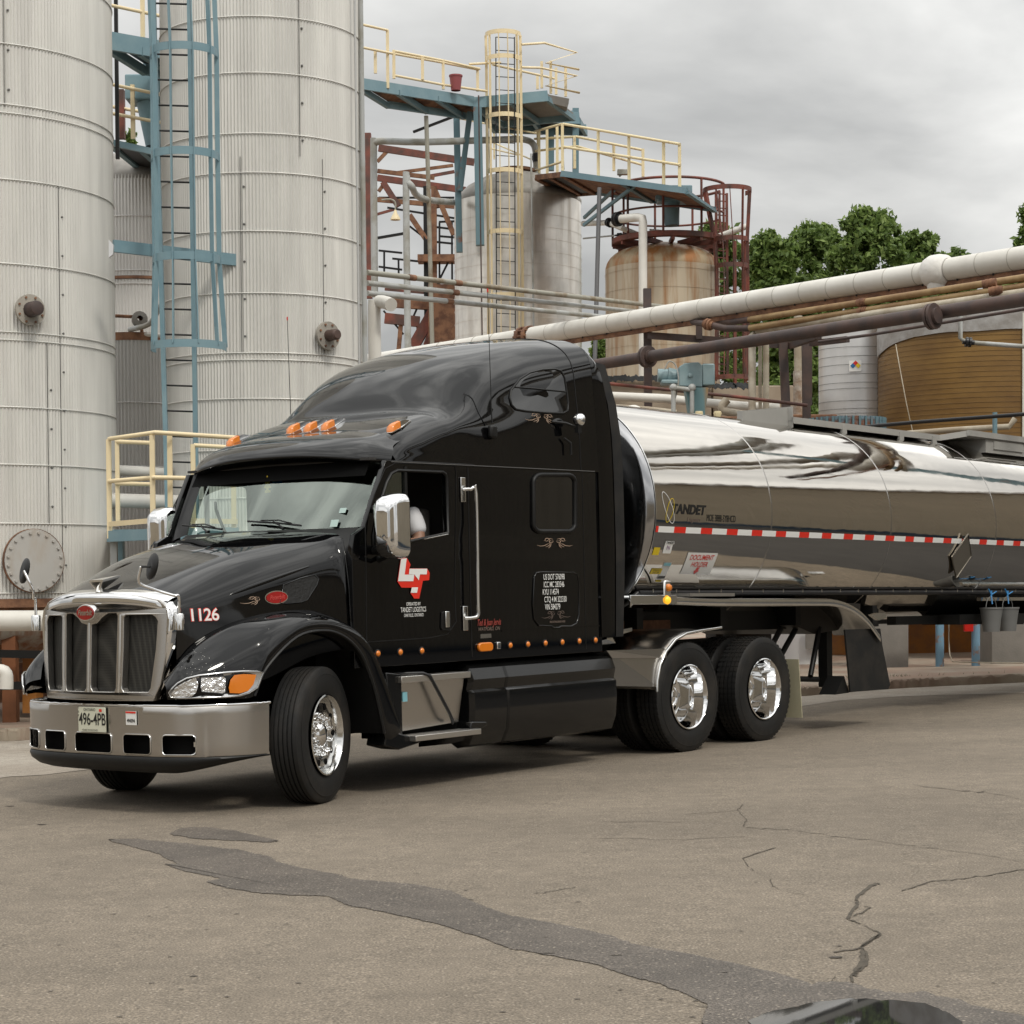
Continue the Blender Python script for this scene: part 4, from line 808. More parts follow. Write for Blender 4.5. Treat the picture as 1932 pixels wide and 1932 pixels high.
# ---------------- tank trailer ----------------
TR=empty('tank_trailer',(0,0,0),'polished aluminium tank trailer with a red and white reflective stripe','trailer',M=TRAIL)
RT=1.09
def ty_(tt,ph,r=RT): a=math.radians(ph); return (tt,-r*math.cos(a),r*math.sin(a))
rows=[]
ts_=[0,.02,.9,.92,2.7,2.72,4.4,4.42,5.6,7.2,7.22,9,11,12.4]
for q in ts_: rows.append([(q,RT*math.cos(a),RT*math.sin(a)) for a in np.linspace(0,2*math.pi,129)])
tk=MB().grid(rows).go('tank',TANKM,TR,40)
b=MB(); prof=[(RT,0),(RT*.99,-.015),(RT*.93,-.055),(RT*.8,-.11),(RT*.5,-.17),(.2,-.195),(.001,-.2)]; b.lathe(prof,(0,0,0),(1,0,0),96); b.go('front_head',mat('head_polished',(.42,.42,.43),.12,1,bump=.002,bscale=2),TR,60)
MB().tube([(0,(RT+.004)*math.cos(a),(RT+.004)*math.sin(a)) for a in np.linspace(0,2*math.pi,97)[:-1]],.008,6,closed=True).go('head_ring',ALU,tk,60)
for q_ in(1.98,4.38,6.88): MB().lathe([(RT,q_-.012),(RT+.0025,q_-.006),(RT+.0025,q_+.006),(RT,q_+.012)],(0,0,0),(1,0,0),128).go('weld_seam',MATS['brushed_steel'],tk,60)
def tf(t0,p0,eps=.003):
    return lambda x,y: ty_(t0+x,p0+math.degrees(y/RT),RT+eps)
def strip(t0,t1,p0,p1,m,name,eps=.003,n=3): 
    b=MB(); b.grid([[ty_(q,p,RT+eps) for q in(t0,t1)] for p in np.linspace(p0,p1,n)]); return b.go(name,m,TR,60)
q=.02; k=0
while q<10.5:
    wd_=.235 if k%2 else .20
    wd_=.19 if k%2==0 else .25
    if k==0: wd_=.04
    strip(q,q+wd_,-11.4,-8.4,REDV if k%2==0 else WHITE,'reflective_stripe',.004); q+=wd_; k+=1
v,f=txt('TANDET',.125,1.12,.25,.005); flat(tf(.525,.2),v,f,'tank_lettering',BLK,TR)
v,f=txt('Logistics',.065,1.0,.25,0); flat(tf(.62,-4.6),v,f,'tank_lettering',GOLDD,TR)
v,f=txt('MOE 3888-5Y8HCD',.095,.62,0,.0); flat(tf(1.08,-3.4),v,f,'tank_lettering',BLK,TR)
def ring2(cx,cy,rx,ry,rot,wd):
    o=ell(cx,cy,rx,ry,48,rot=rot); i_=ell(cx,cy,rx-wd,ry-wd,48,rot=rot); return [[o[k],o[(k+1)%48],i_[(k+1)%48],i_[k]] for k in range(48)]
shape(tf(.205,.9),ring2(0,0,.06,.165,28,.006),'logo_ring',WHITE,TR); shape(tf(.23,-.4),ring2(0,0,.05,.125,-25,.006),'logo_ring',YEL,TR)
dh=[(-.33,-.145),(.17,-.145),(.20,-.12),(.33,.13),(.30,.15),(-.17,.15),(-.20,.12),(-.345,-.12)]
dh=[(x*.78,y*.78) for x,y in dh]
bq=MB(); bq.grid([[tf(.87,-27.3,.004)(x,y) for x in(-.25,.25)] for y in np.linspace(-.113,.117,9)]); o=bq.go('document_holder_sign',WHITE,TR,60)
v,f=txt('DOCUMENT',.072,.98,.1,.001); flat(tf(.87,-23.8,.007),v,f,'lettering',REDM,o); v,f=txt('HOLDER',.072,.98,.1,.001); flat(tf(.87,-27.6,.007),v,f,'lettering',REDM,o)
shape(tf(.87,-31.0,.007),[[(-.02,.035),(.03,.035),(.02,.0),(.045,.0),(-.02,-.04),(-.05,.0),(-.03,.0)]],'arrow',REDM,o)
shape(tf(.27,-19.2,.004),[rrect(0,0,.13,.105,.01)],'sticker',WHITE,TR); shape(tf(.28,-16.4,.005),[rrect(0,0,.14,.03,.004)],'sticker',WHITE,TR)
v,f=txt('TANDET',.03,1.1,.2,.001); flat(tf(.28,-16.4,.008),v,f,'lettering',BLK,TR)
v,f=txt('N',.06,1.2,0,.001); flat(tf(.27,-19.0,.008),v,f,'lettering',mat('violet_ink',(.3,.2,.3),.5),TR)
shape(tf(.10,-21,.004),[rrect(0,0,.10,.075,.004)],'yellow_tag',YEL,TR)
o=shape(tf(.35,-31.5,.004),[[(-.06,-.09),(.06,-.09),(.06,.09),(-.06,.09)]],'sticker',WHITE,TR); shape(tf(.35,-31.5,.006),[[(-.055,-.085),(.055,-.085),(.055,-.055),(-.055,-.055)]],'sticker_band',BLK,o); shape(tf(.35,-31.5,.006),[[(-.055,.055),(.055,.055),(.055,.085),(-.055,.085)]],'sticker_band',STKB,o)
o=shape(tf(.22,-31.8,.004),[rrect(0,0,.17,.06,.004)],'yellow_tag',YEL,TR); v,f=txt('EMERGENCY\nSHUT OFF',.028,.8,0,.0); flat(tf(.22,-31.8,.007),v,f,'lettering',BLK,o)
shape(tf(.34,-37.5,.004),[rrect(0,0,.09,.02,.004)],'yellow_tag',YEL,TR)
v,f=txt('16338',.20,.8,0,.003); flat(lambda x,y:(-.075,-.82-x*.9,.0+y),v,f,'head_number',BLK,TR)
# placard holder (diamond)
pd=[(-.23,-.02),(.0,.26),(.24,-.0),(.02,-.27)]
pc=np.array(ty_(6.07,-18.5,RT+.012)); pn=nrm(np.array(ty_(0,-18.5,1))); pu=nrm(np.cross(pn,[1,0,0])); pu=pu*(1 if pu[2]>0 else -1)
pm=mat('placard_dull',(.20,.18,.15),.45,.6)
o=MB().prism([pc+np.array([x,0,0])+pu*y for x,y in pd],pn*.012).go('placard_holder',pm,TR,0); MB().tube([pc+pn*.014+np.array([x,0,0])+pu*y for x,y in pd],.007,5,closed=True).go('holder_edge',pm,o,60)
for xx in(1.22,3.0,4.9): pass
# lower wiring rail with clips
b=MB(); b.tube([ty_(q,-44.0,RT+.03) for q in np.linspace(.1,11,40)],.028,8); b.go('wiring_rail',CABLE,TR,60)
for k in range(24): MB().box(ty_(.3+.38*k,-42.4,RT+.035),(.014,.01,.03)).go('rail_clip',ALU,TR,0)
MB().tube(catmull([ty_(.1,-44,RT+.03),(-.05,-.72,-.9),(-.2,-.5,-1.0)],4),.028,8).go('wiring_tail',CABLE,TR,60)
# subframe, upper coupler, support pods
b=MB(); 
for s in(1,-1): b.box((2.4,s*.45,-1.05),(5.4,.12,.22)); b.box((8.5,s*.45,-1.10),(6,.12,.10))
for q in(.2,1.6,3.0,4.6): b.box((q,0,-1.02),(.10,1.5,.2))
b.go('subframe',TRIM,TR,0)
MB().box((.1,0,-1.09),(1.6,1.2,.10)).go('upper_coupler',RUST,TR,0)
MB().prism([(2.95,-.75,-.85),(4.2,-.80,-.90),(4.25,-.75,-1.15),(3.4,-.7,-1.22),(3.0,-.7,-1.12)],(0,1.4,0)).go('fender_well',mat('dark_alu',(.05,.045,.04),.45,.5),TR,20)
# long polished fender rail with side light
fp=[(-.56,-.90),(-.54,-.84),(-.45,-.815),(.14,-.82),(.72,-.835),(1.3,-.84),(2.6,-.845),(2.95,-.85),(3.2,-.88),(3.45,-.95),(3.68,-1.06),(3.86,-1.19),(3.93,-1.24)]
fq=catmull([np.array((a,c)) for a,c in fp[3:]],3)
MB().grid([[ (a,-w_,c+dz) for w_,dz in((.62,.0),(1.0,.0),(1.17,.0),(1.20,-.01),(1.205,-.03),(1.20,-.075))] for a,c in [(-.56,-.84),(-.5,-.80)]+[tuple(z) for z in fq]]).go('trailer_fender',ALU,TR,40,solid=.006)
MB().box((-.2,-1.2,-.845),(.72,.02,.085)).go('fender_nose',ALU,TR,30,bevel=.004)
MB().box((.82,-1.02,-.80),(.75,.28,.03)).go('fender_tread',STEP,TR,30)
lp=MB().box((.0,-1.21,-.74),(.10,.03,.15)).go('marker_bracket',ALU,TR,30,bevel=.015)
MB().lathe([(.0001,.03),(.025,.028),(.034,.015),(.036,0)],(0,-1.225,-.735),(0,-1,0),16).go('marker_lens',AMBER,lp,60)
MB().lathe([(.0001,.025),(.03,.02),(.04,.0)],(.0,-1.215,-.85),(0,-1,0),16).go('lit_marker',AMBERL,lp,60)
MB().prism([(3.26,-1.16,-1.17),(3.98,-1.17,-1.17),(4.02,-1.17,-1.35),(4.18,-1.17,-1.78),(4.14,-1.17,-1.83),(3.36,-1.16,-1.83),(3.33,-1.16,-1.6)],(.0,.02,0)).go('mud_flap',RUBBER,TR,0)
MB().prism([(3.30,-1.12,-1.66),(3.40,-1.12,-1.84),(3.12,-1.12,-1.85)],(0,.2,0)).go('landing_foot',TRIM,TR,0)
b=MB(); 
for a,c in(((3.5,-.7,-1.15),(3.15,-.8,-1.66)),((3.2,-.6,-1.15),(2.5,-.7,-1.65)),((2.9,-.6,-1.15),(2.35,-.65,-1.6)),((2.3,-.6,-1.65),(3.3,-.8,-1.70))): b.tube([a,c],.03,8)
b.tube(catmull([(2.2,-.6,-1.35),(2.35,-.6,-1.55),(2.7,-.62,-1.50),(2.95,-.62,-1.66)],4),.02,6); b.go('landing_gear_brace',TRIM,TR,60)
for s in(1,-1): MB().box((3.75,s*.62,-1.45),(.11,.11,.7)).go('landing_leg',TRIM,TR,0)
MB().prism([(3.75,-1.2,-1.02),(3.90,-1.2,-1.0),(4.05,-1.2,-1.0),(4.05,-1.2,-1.06),(3.9,-1.2,-1.08)],(0,.05,0)).go('rail_stub',ALU,TR,0)
WKM=mat('dull_aluminium',(.42,.41,.385),.5,.25,var=.08)
# top walkway and spill box
wk=MB(); wk.prism([(2.66,-.30,1.03),(3.55,-.30,1.02),(3.55,-.30,1.24),(2.66,-.30,1.14)],(0,.012,0)); wk.prism([(3.55,-.36,.98),(3.55,.36,.98),(3.55,.36,1.25),(3.55,-.36,1.25)],(.012,0,0)); wk.prism([(3.0,-.30,1.04),(3.8,-.36,1.0),(3.35,-.50,.975)],(0,.02,0))
wk.go('spill_box',WKM,TR,0)
b=MB(); b.box((5.2,-.36,1.10),(3.3,.03,.07)); b.box((5.2,.36,1.10),(3.3,.03,.07)); 
for q in(4.6,5.9,6.7): b.box((q,-.37,1.04),(.10,.03,.14))
b.box((9.4,-.62,1.16),(4.6,.03,.07)); b.box((9.4,.5,1.20),(4.6,.03,.07)); b.beam((6.85,-.36,1.10),(7.15,-.62,1.16),.03,.07); b.box((9.4,-.02,1.12),(4.6,1.16,.015)); b.box((8.2,-.60,1.05),(.8,.03,.10)); b.go('walkway_frame',WKM,TR,0)
MB().box((5.2,0,1.095),(3.3,.68,.012)).go('walkway_tread',STEP,TR,0)
MB().box((9.6,-.35,1.03),(4.0,.5,.16)).go('walkway_side',WKM,TR,0)
# hanging buckets are things of their own
for i,q in enumerate((6.95,7.38)):
    wp=TRAIL@Vector((q,-.98,-1.08))
    e_=empty('bucket',wp,('grey bucket tied with blue rope under the tank, nearest the tractor','grey bucket tied with blue rope under the tank, at the right edge of the picture')[i],'bucket','grey buckets hung under the tank'); e_.rotation_euler=TRAIL.to_euler()
    MB().lathe([(.001,-.14),(.10,-.14),(.135,.10),(.142,.10),(.142,.12),(.132,.12),(.10,-.17),(.001,-.17)],(0,0,0),(0,0,1),20).go('pail',BAG,e_,40)
    MB().tube([(.135*math.cos(a),0,.11+.14*math.sin(a)) for a in np.linspace(0,math.pi,9)],.005,5).go('handle',BAG,e_,60)
    b=MB(); b.tube([(0,0,.25),(.01,0,.32)],.012,5); b.tube([(0,0,.27),(.10,-.02,.31)],.008,5); b.tube([(0,0,.27),(-.03,-.03,.16)],.008,5); b.tube([(0,0,.27),(-.06,0,.34)],.008,5); b.go('rope_tie',STKD if 0 else mat('blue_rope%d'%i,(.05,.25,.55),.6),e_,60)
for q in(7.3,): MB().box((q+.6,-.9,-.86),(2.2,.06,.04)).go('hose_tray_edge',ALU,TR,0)
b=MB(); b.box((8.6,-.55,-1.10),(4.2,.5,.12)); b.go('hose_tray',TRIM,TR,0)
# ---------------- ground ----------------
e1=nrm(np.cross([0,1,0],gn)); e2=np.cross(gn,e1)
ASPH=mat('worn_asphalt',(.172,.142,.108),.86,col2=(.216,.179,.137),vscale=.55,lo=.3,hi=.7,bump=.004,bscale=130)
def speckle(m,amt,dark=.5,light=1.7,sc=95):
    n=m.node_tree.nodes; l=m.node_tree.links; b=n['Principled BSDF']; old=b.inputs['Base Color'].links[0].from_socket; t_=n.new('ShaderNodeTexCoord')
    v_=n.new('ShaderNodeTexNoise'); v_.inputs['Scale'].default_value=sc; v_.inputs['Detail'].default_value=2; l.new(t_.outputs['Object'],v_.inputs[0])
    r=n.new('ShaderNodeValToRGB'); l.new(v_.outputs[0],r.inputs[0]); e=r.color_ramp.elements; e[0].position=.37; e[0].color=(dark,)*3+(1,); e[1].position=.47; e[1].color=(1,1,1,1)
    q=e.new(.56); q.color=(1,1,1,1); q=e.new(.66); q.color=(light,)*3+(1,)
    w2=n.new('ShaderNodeTexNoise'); w2.inputs['Scale'].default_value=7; w2.inputs['Detail'].default_value=6; l.new(t_.outputs['Object'],w2.inputs[0]); r2=n.new('ShaderNodeMapRange'); r2.inputs[1].default_value=.3; r2.inputs[2].default_value=.7; r2.inputs[3].default_value=.88; r2.inputs[4].default_value=1.1; l.new(w2.outputs[0],r2.inputs[0])
    vo=n.new('ShaderNodeTexVoronoi'); vo.inputs['Scale'].default_value=38; l.new(t_.outputs['Object'],vo.inputs[0]); rv=n.new('ShaderNodeMapRange'); rv.inputs[1].default_value=.12; rv.inputs[2].default_value=.30; rv.inputs[3].default_value=1.0; rv.inputs[4].default_value=0.0; l.new(vo.outputs['Distance'],rv.inputs[0])
    sx=n.new('ShaderNodeSeparateColor'); l.new(vo.outputs['Color'],sx.inputs[0]); gt=n.new('ShaderNodeMath'); gt.operation='GREATER_THAN'; gt.inputs[1].default_value=.72; l.new(sx.outputs[0],gt.inputs[0]); mm_=n.new('ShaderNodeMath'); mm_.operation='MULTIPLY'; l.new(gt.outputs[0],mm_.inputs[0]); l.new(rv.outputs[0],mm_.inputs[1])
    m1=n.new('ShaderNodeMix'); m1.data_type='RGBA'; m1.blend_type='MULTIPLY'; m1.inputs[0].default_value=amt; l.new(old,m1.inputs[6]); l.new(r.outputs[0],m1.inputs[7])
    m0=n.new('ShaderNodeMix'); m0.data_type='RGBA'; l.new(mm_.outputs[0],m0.inputs[0]); l.new(m1.outputs[2],m0.inputs[6]); m0.inputs[7].default_value=(.36,.31,.25,1)
    m2=n.new('ShaderNodeVectorMath'); m2.operation='SCALE'; l.new(m0.outputs[2],m2.inputs[0]); l.new(r2.outputs[0],m2.inputs['Scale']); l.new(m2.outputs[0],b.inputs['Base Color'])
speckle(ASPH,.8)
n_=ASPH.node_tree.nodes; l_=ASPH.node_tree.links; b_=n_['Principled BSDF']; old=b_.inputs['Base Color'].links[0].from_socket; t_=n_.new('ShaderNodeTexCoord'); mp_=n_.new('ShaderNodeMapping'); mp_.inputs['Rotation'].default_value=(0,0,.75); mp_.inputs['Scale'].default_value=(.10,.42,1); l_.new(t_.outputs['Object'],mp_.inputs[0])
z_=n_.new('ShaderNodeTexNoise'); z_.inputs['Scale'].default_value=1.0; z_.inputs['Detail'].default_value=7; z_.inputs['Roughness'].default_value=.62; l_.new(mp_.outputs[0],z_.inputs[0]); r_=n_.new('ShaderNodeMapRange'); r_.inputs[1].default_value=.32; r_.inputs[2].default_value=.68; r_.inputs[3].default_value=.80; r_.inputs[4].default_value=1.14; l_.new(z_.outputs[0],r_.inputs[0])
s_=n_.new('ShaderNodeVectorMath'); s_.operation='SCALE'; l_.new(old,s_.inputs[0]); l_.new(r_.outputs[0],s_.inputs['Scale']); l_.new(s_.outputs[0],b_.inputs['Base Color'])
WETA=mat('damp_asphalt',(.094,.080,.067),.6,col2=(.120,.102,.085),vscale=1.5,bump=.003,bscale=130,spec=.4); speckle(WETA,.8,light=2.2)
CRK=mat('crack_fill',(.07,.058,.043),.9,var=.4,vscale=30); speckle(WETA,.0) if 0 else None
APR=mat('worn_concrete_apron',(.29,.25,.205),.85,col2=(.36,.32,.27),vscale=.9,bump=.003,bscale=80); speckle(APR,.6)
KERB=mat('weathered_kerb',(.30,.25,.19),.85,col2=(.24,.17,.125),vscale=1.3,bump=.006,bscale=25)
PAD=mat('stained_concrete_pad',(.34,.285,.225),.85,col2=(.29,.20,.15),vscale=.6,bump=.003,bscale=50)
WATER=mat('puddle_water',(.02,.02,.02),.02,spec=.6,ior=1.33)
def sheet(name,pts,m,dz):
    o=MB().poly([np.array(p)+gn*dz for p in pts]).go(name,m,None,0); return tag(o,kind='structure')
sheet('yard_asphalt',[g0+e1*a*220+e2*c*220 for a,c in((-1,-1),(1,-1),(1,1),(-1,1))],ASPH,0)
def jag(pts,n,amp,closed=False):
    o=[]; 
    rg=range(len(pts) if closed else len(pts)-1)
    for i in rg:
        a=np.array(pts[i]); b_=np.array(pts[(i+1)%len(pts)]); 
        for k in range(n): o.append(a+(b_-a)*k/n+(rng.normal(0,amp,2)*(1 if k else .4)))
    if not closed: o.append(np.array(pts[-1]))
    return o
z6=lambda P_:[(.5*x,1471.7+.5*y) for x,y in P_]; z7=lambda P_:[(966+.5*x,1471.7+.5*y) for x,y in P_]
SS=[]
top=z6([(410,225),(520,223),(690,240),(900,265),(1020,290),(1040,310),(1140,335),(1290,360),(1320,375),(1560,395),(1700,420),(1840,485),(1932,515)])+z7([(200,552),(380,590),(450,620),(640,655),(820,690),(1000,730),(1130,772)])
bot=z7([(1080,850),(740,850),(700,830),(560,770),(440,740),(330,700),(180,670),(60,648),(0,640)])+z6([(1800,590),(1640,540),(1450,500),(1300,470),(1240,440),(1100,435),(960,425),(860,410),(780,385),(830,372),(700,345),(620,320),(670,318),(600,280),(510,255),(420,232)])
SS.append(('damp_streak',jag(top+bot,4,.7,True),.004))
SS.append(('damp_patch',jag(z6([(640,205),(680,183),(780,180),(870,190),(960,210),(1050,230),(1020,237),(900,230),(740,222)]),5,.7,True),.004))
SS.append(('puddle_margin',jag(z7([(740,852),(950,825),(1080,790),(1170,768),(1270,770),(1350,795),(1470,812),(1560,805),(1700,840),(1932,900),(1990,1100),(900,1100),(720,921)]),6,1.2,True),.008))
sheet('puddle',[gpt(x,y) for x,y in jag(z7([(890,921),(960,890),(1110,855),(1280,835),(1420,840),(1560,855),(1640,885),(1700,925),(1650,1010),(1000,1010)]),5,.8,True)],WATER,.012)
def softsheet(name,px,m,dz,o1=5.0,o2=2.2):
    n=len(px); c=np.array(px); area=.5*sum(c[i][0]*c[(i+1)%n][1]-c[(i+1)%n][0]*c[i][1] for i in range(n)); sg=1 if area>0 else -1; outp=[];inn=[]
    for i in range(n):
        t_=nrm(c[(i+2)%n]-c[i-2]); nn=np.array([t_[1],-t_[0]])*sg; outp.append(c[i]+nn*[o1,o2]*.7); inn.append(c[i]-nn*[o1,o2]*.6)
    me=bpy.data.meshes.new(name); V=[tuple(gpt(*q)+gn*dz) for q in outp]+[tuple(gpt(*q)+gn*dz) for q in inn]; Fc=[[i,(i+1)%n,n+(i+1)%n,n+i] for i in range(n)]+[list(range(n,2*n))]
    me.from_pydata(V,[],Fc); at=me.color_attributes.new('edge','FLOAT_COLOR','POINT')
    for i in range(2*n): q=0. if i<n else 1.; at.data[i].color=(q,q,q,1)
    m=m.copy(); nt_=m.node_tree; N_=nt_.nodes; L_=nt_.links; b_=N_['Principled BSDF']; ca=N_.new('ShaderNodeVertexColor'); ca.layer_name='edge'; nz=N_.new('ShaderNodeTexNoise'); nz.inputs['Scale'].default_value=26; nz.inputs['Detail'].default_value=6; t_=N_.new('ShaderNodeTexCoord'); L_.new(t_.outputs['Object'],nz.inputs[0])
    ad=N_.new('ShaderNodeMath'); ad.operation='MULTIPLY_ADD'; L_.new(ca.outputs[0],ad.inputs[0]); ad.inputs[1].default_value=.75; L_.new(nz.outputs[0],ad.inputs[2]); mr_=N_.new('ShaderNodeMapRange'); L_.new(ad.outputs[0],mr_.inputs[0]); mr_.inputs[1].default_value=.72; mr_.inputs[2].default_value=.98; mr_.inputs[4].default_value=.93; L_.new(mr_.outputs[0],b_.inputs['Alpha'])
    me.materials.append(m); o=bpy.data.objects.new(name,me); C.objects.link(o); return tag(o,kind='structure')
for a_,b__,c__ in SS: softsheet(a_,b__,WETA,c__)
b=MB()
def crack(pts,wd):
    q=jag(z7(pts),5,1.0); 
    for i in range(len(q)-1):
        w0=wd*(.5+.9*abs(math.sin(i*1.7))); w1=wd*(.5+.9*abs(math.sin((i+1)*1.7)))
        b.poly([gpt(q[i][0]-w0,q[i][1]-w0*.4)+gn*.004,gpt(q[i][0]+w0,q[i][1]+w0*.4)+gn*.004,gpt(q[i+1][0]+w1,q[i+1][1]+w1*.4)+gn*.004,gpt(q[i+1][0]-w1,q[i+1][1]-w1*.4)+gn*.004])
crack([(875,95),(850,115),(885,150),(872,178),(960,183),(1100,198),(1230,215),(1430,240),(1580,258),(1750,280),(1932,310),(2000,320)],.7)
crack([(1000,255),(870,297),(910,345),(975,375),(985,405),(1020,418),(1120,440)],.8)
crack([(1385,392),(1355,400),(1300,445),(1305,470),(1265,525),(1330,550),(1390,582),(1320,630),(1340,665),(1335,700),(1280,740),(1285,765)],2.6); crack([(1300,470),(1355,483),(1290,515)],1.2); crack([(1390,582),(1310,636),(1215,652)],1.5); crack([(1325,640),(1322,690),(1290,740)],4.2)
crack([(1285,765),(1170,772),(1050,800),(950,825)],.8); crack([(1220,740),(1205,765)],.7)
crack([(2000,330),(1932,340),(1800,362),(1680,375),(1570,388),(1470,420)],.9); crack([(360,783),(430,797),(550,830),(650,845),(740,860)],.9)
crack([(1515,18),(1700,42),(1840,55),(1932,78),(2000,90)],.8); crack([(350,157),(640,160)],.4); crack([(300,222),(600,226),(880,215)],.4); crack([(75,432),(150,420),(240,405)],.5); crack([(650,130),(850,115)],.3)
tag(b.go('pavement_cracks',CRK,None,0),kind='structure')
b=MB()
for k in range(120):
    px=rng.uniform(-20,1950); py=rng.uniform(1430,1925); s_=rng.uniform(.004,.012)*(2.4 if rng.random()<.10 else 1); a0_=rng.uniform(0,3); p=gpt(px,py)+gn*.004
    b.poly([p+e1*math.cos(a0_+q_)*s_*(1+.8*math.cos(q_*1.0)**2)*rng.uniform(.6,1.2)+e2*math.sin(a0_+q_)*s_*.7 for q_ in np.linspace(0,2*math.pi,8)[:-1]])
tag(b.go('oil_specks',mat('dark_speck',(.06,.05,.04),.8),None,0),kind='structure')
kl=[(-420,1432),(0,1398),(64,1395.7),(500,1370),(1000,1343),(1503,1315),(1599,1307),(1676,1300.6),(1769,1295.5),(1932,1288),(2300,1272),(3000,1250)]
kp=[gpt(x,y) for x,y in kl]; off=nrm(np.array([kp[3][1]-kp[5][1],kp[5][0]-kp[3][0],0])); back=np.array([-.35,1,0]); 
H_=.13
rows=[[p+gn*.0 for p in kp],[p+gn*(H_-.02)+back*.01 for p in kp],[p+gn*H_+back*.03 for p in kp],[p+gn*H_+back*.16 for p in kp]]
# crumbled kerb edge
def fine(ps,n): return [np.array(q) for q in (sum([[ps[i]+(ps[i+1]-ps[i])*k/n for k in range(n)] for i in range(len(ps)-1)],[])+[ps[-1]])]
fr=[fine(r,24) for r in rows]
for i in range(len(fr[0])):
    j=rng.uniform(-.02,.01); fr[2][i]=fr[2][i]+gn*j*.7+back*(-j*.5); fr[1][i]=fr[1][i]+gn*j+back*rng.uniform(-.01,.02)
tag(MB().grid(fr).go('kerb',KERB,None,30),kind='structure')
sheet('concrete_pad',[p+back*.16 for p in kp]+[kp[-1]+back*90,kp[0]+back*90],PAD,H_-.004)
sheet('gutter_apron',[kp[i]+back*.0 for i in range(5,12)]+[gpt(x,y) for x,y in((3000,1262),(2300,1288),(1932,1308),(1760,1312),(1691,1315),(1588,1322),(1503,1334),(1300,1350))],APR,.004)
sheet('left_apron',[gpt(x,y) for x,y in jag([(-420,1434),(0,1399),(64,1397),(500,1372),(520,1400),(300,1440),(109,1459),(0,1468),(-420,1500)],5,.8,True)],APR,.004)
# ---------------- builders ----------------
def RP(rpx,d): return rpx*d/F
def pipe(name,label,cat,pts,rpx,m,group=None,fl=[],r=None,n=14,flm=None,flr=1.7,parent=None,smooth=0):
    w3=[P(*p) for p in pts]
    if smooth: w3=catmull(w3,smooth)
    rr=r or RP(rpx,pts[0][2])
    o=MB().tube(w3,rr,n).go(name,m,parent,50)
    if not parent: tag(o,label,cat,group)
    for f_ in fl:
        c=np.array(P(*f_)); # nearest direction along pipe
        bi=min(range(len(w3)-1),key=lambda i:np.linalg.norm((w3[i]+w3[i+1])/2-c)); dr=nrm(w3[bi+1]-w3[bi]); c=w3[bi]+dr*((c-w3[bi])@dr)
        bb=MB(); bb.cyl(c-dr*.045,c-dr*.008,rr*flr,18); bb.cyl(c+dr*.008,c+dr*.045,rr*flr,18); bb.cyl(c-dr*.09,c+dr*.09,rr*1.15,14); bb.go('flange',flm or RUST,o,40)
    return o
def vp(px,d,y0,y1):  # plumb points
    a=P(px,y0,d); c=P(px,y1,d); return a,np.array([a[0],a[1],c[2]])
def vpipe(name,label,cat,px,d,y0,y1,rpx,m,group=None,parent=None,base=None):
    a,c=vp(px,d,y0,y1); o=MB().tube([a,c],RP(rpx,d),14).go(name,m,parent,50)
    if not parent: tag(o,label,cat,group)
    return o
def bar(parent,name,a,c,wd,ht,m,up=(0,0,1)):
    return MB().beam(P(*a),P(*c),wd,ht,up).go(name,m,parent,0)
def silo(name,label,cat,cx,rpx,d,yt,yb,m,bands=(),corr=0,dome=None,dm=None,bandm=None,flat_top=True,seams=()):
    c=P(cx,yb,d); r=RP(rpx,d); zt=Zp(cx,yt,d); X,Y,zb=c
    o=empty(name,(X,Y,zb),label,cat); b=MB()
    if corr:
        n_=int(2*math.pi*r/corr); m_=n_*6; ring=[(r+.5*RP(0,1)+(.0085*math.cos(2*math.pi*k/6)),2*math.pi*k/m_) for k in range(m_)]
    else: m_=96; ring=[(r,2*math.pi*k/m_) for k in range(m_)]
    rows=[[(q*math.cos(a),q*math.sin(a),z) for q,a in ring+ring[:1]] for z in np.linspace(0,zt-zb,4)]
    b.grid(rows); sh=b.go('shell',m,o,60)
    bb=MB()
    for y in bands:
        z=P(cx,y,d-r)[2]-zb; bb.tube([((r+.012)*math.cos(a),(r+.012)*math.sin(a),z) for a in np.linspace(0,2*math.pi,65)[:-1]],(.0075 if corr else .003),5,closed=True)
    if bands: bb.go('hoop_band',bandm or m,sh,50)
    sm=MB()
    for a,y0,y1 in seams:
        z0,z1=Zp(cx,y0,d-r)-zb,Zp(cx,y1,d-r)-zb; ar=math.radians(a); sm.box(((r+.010)*math.cos(ar),(r+.010)*math.sin(ar),(z0+z1)/2),(.012,.004,abs(z1-z0)),np.array([[math.cos(ar),-math.sin(ar),0],[math.sin(ar),math.cos(ar),0],[0,0,1]]))
        for k in range(int(abs(z1-z0)/.45)): z=min(z0,z1)+.2+.45*k; sm.lathe([(.0001,.02),(.012,.016),(.014,0)],((r)*math.cos(ar+.03),(r)*math.sin(ar+.03),z),(math.cos(ar),math.sin(ar),0),8)
    if seams: sm.go('panel_seam',mat('seam_grey_'+str(cx),(.16,.155,.15),.6,.3),sh,0)
    if dome is not None:
        zd=Zp(cx,dome,d)-zt; pr=[(r*1.005,zt-zb-.06),(r*1.01,zt-zb),(r*.97,zt-zb+zd*.13),(r*.8,zt-zb+zd*.48),(r*.55,zt-zb+zd*.78),(r*.28,zt-zb+zd*.95),(.001,zt-zb+zd)]
        MB().lathe(pr,n=64).go('dome_roof',dm or DOMEM,o,50)
    return o,(X,Y,zb,r,zt)
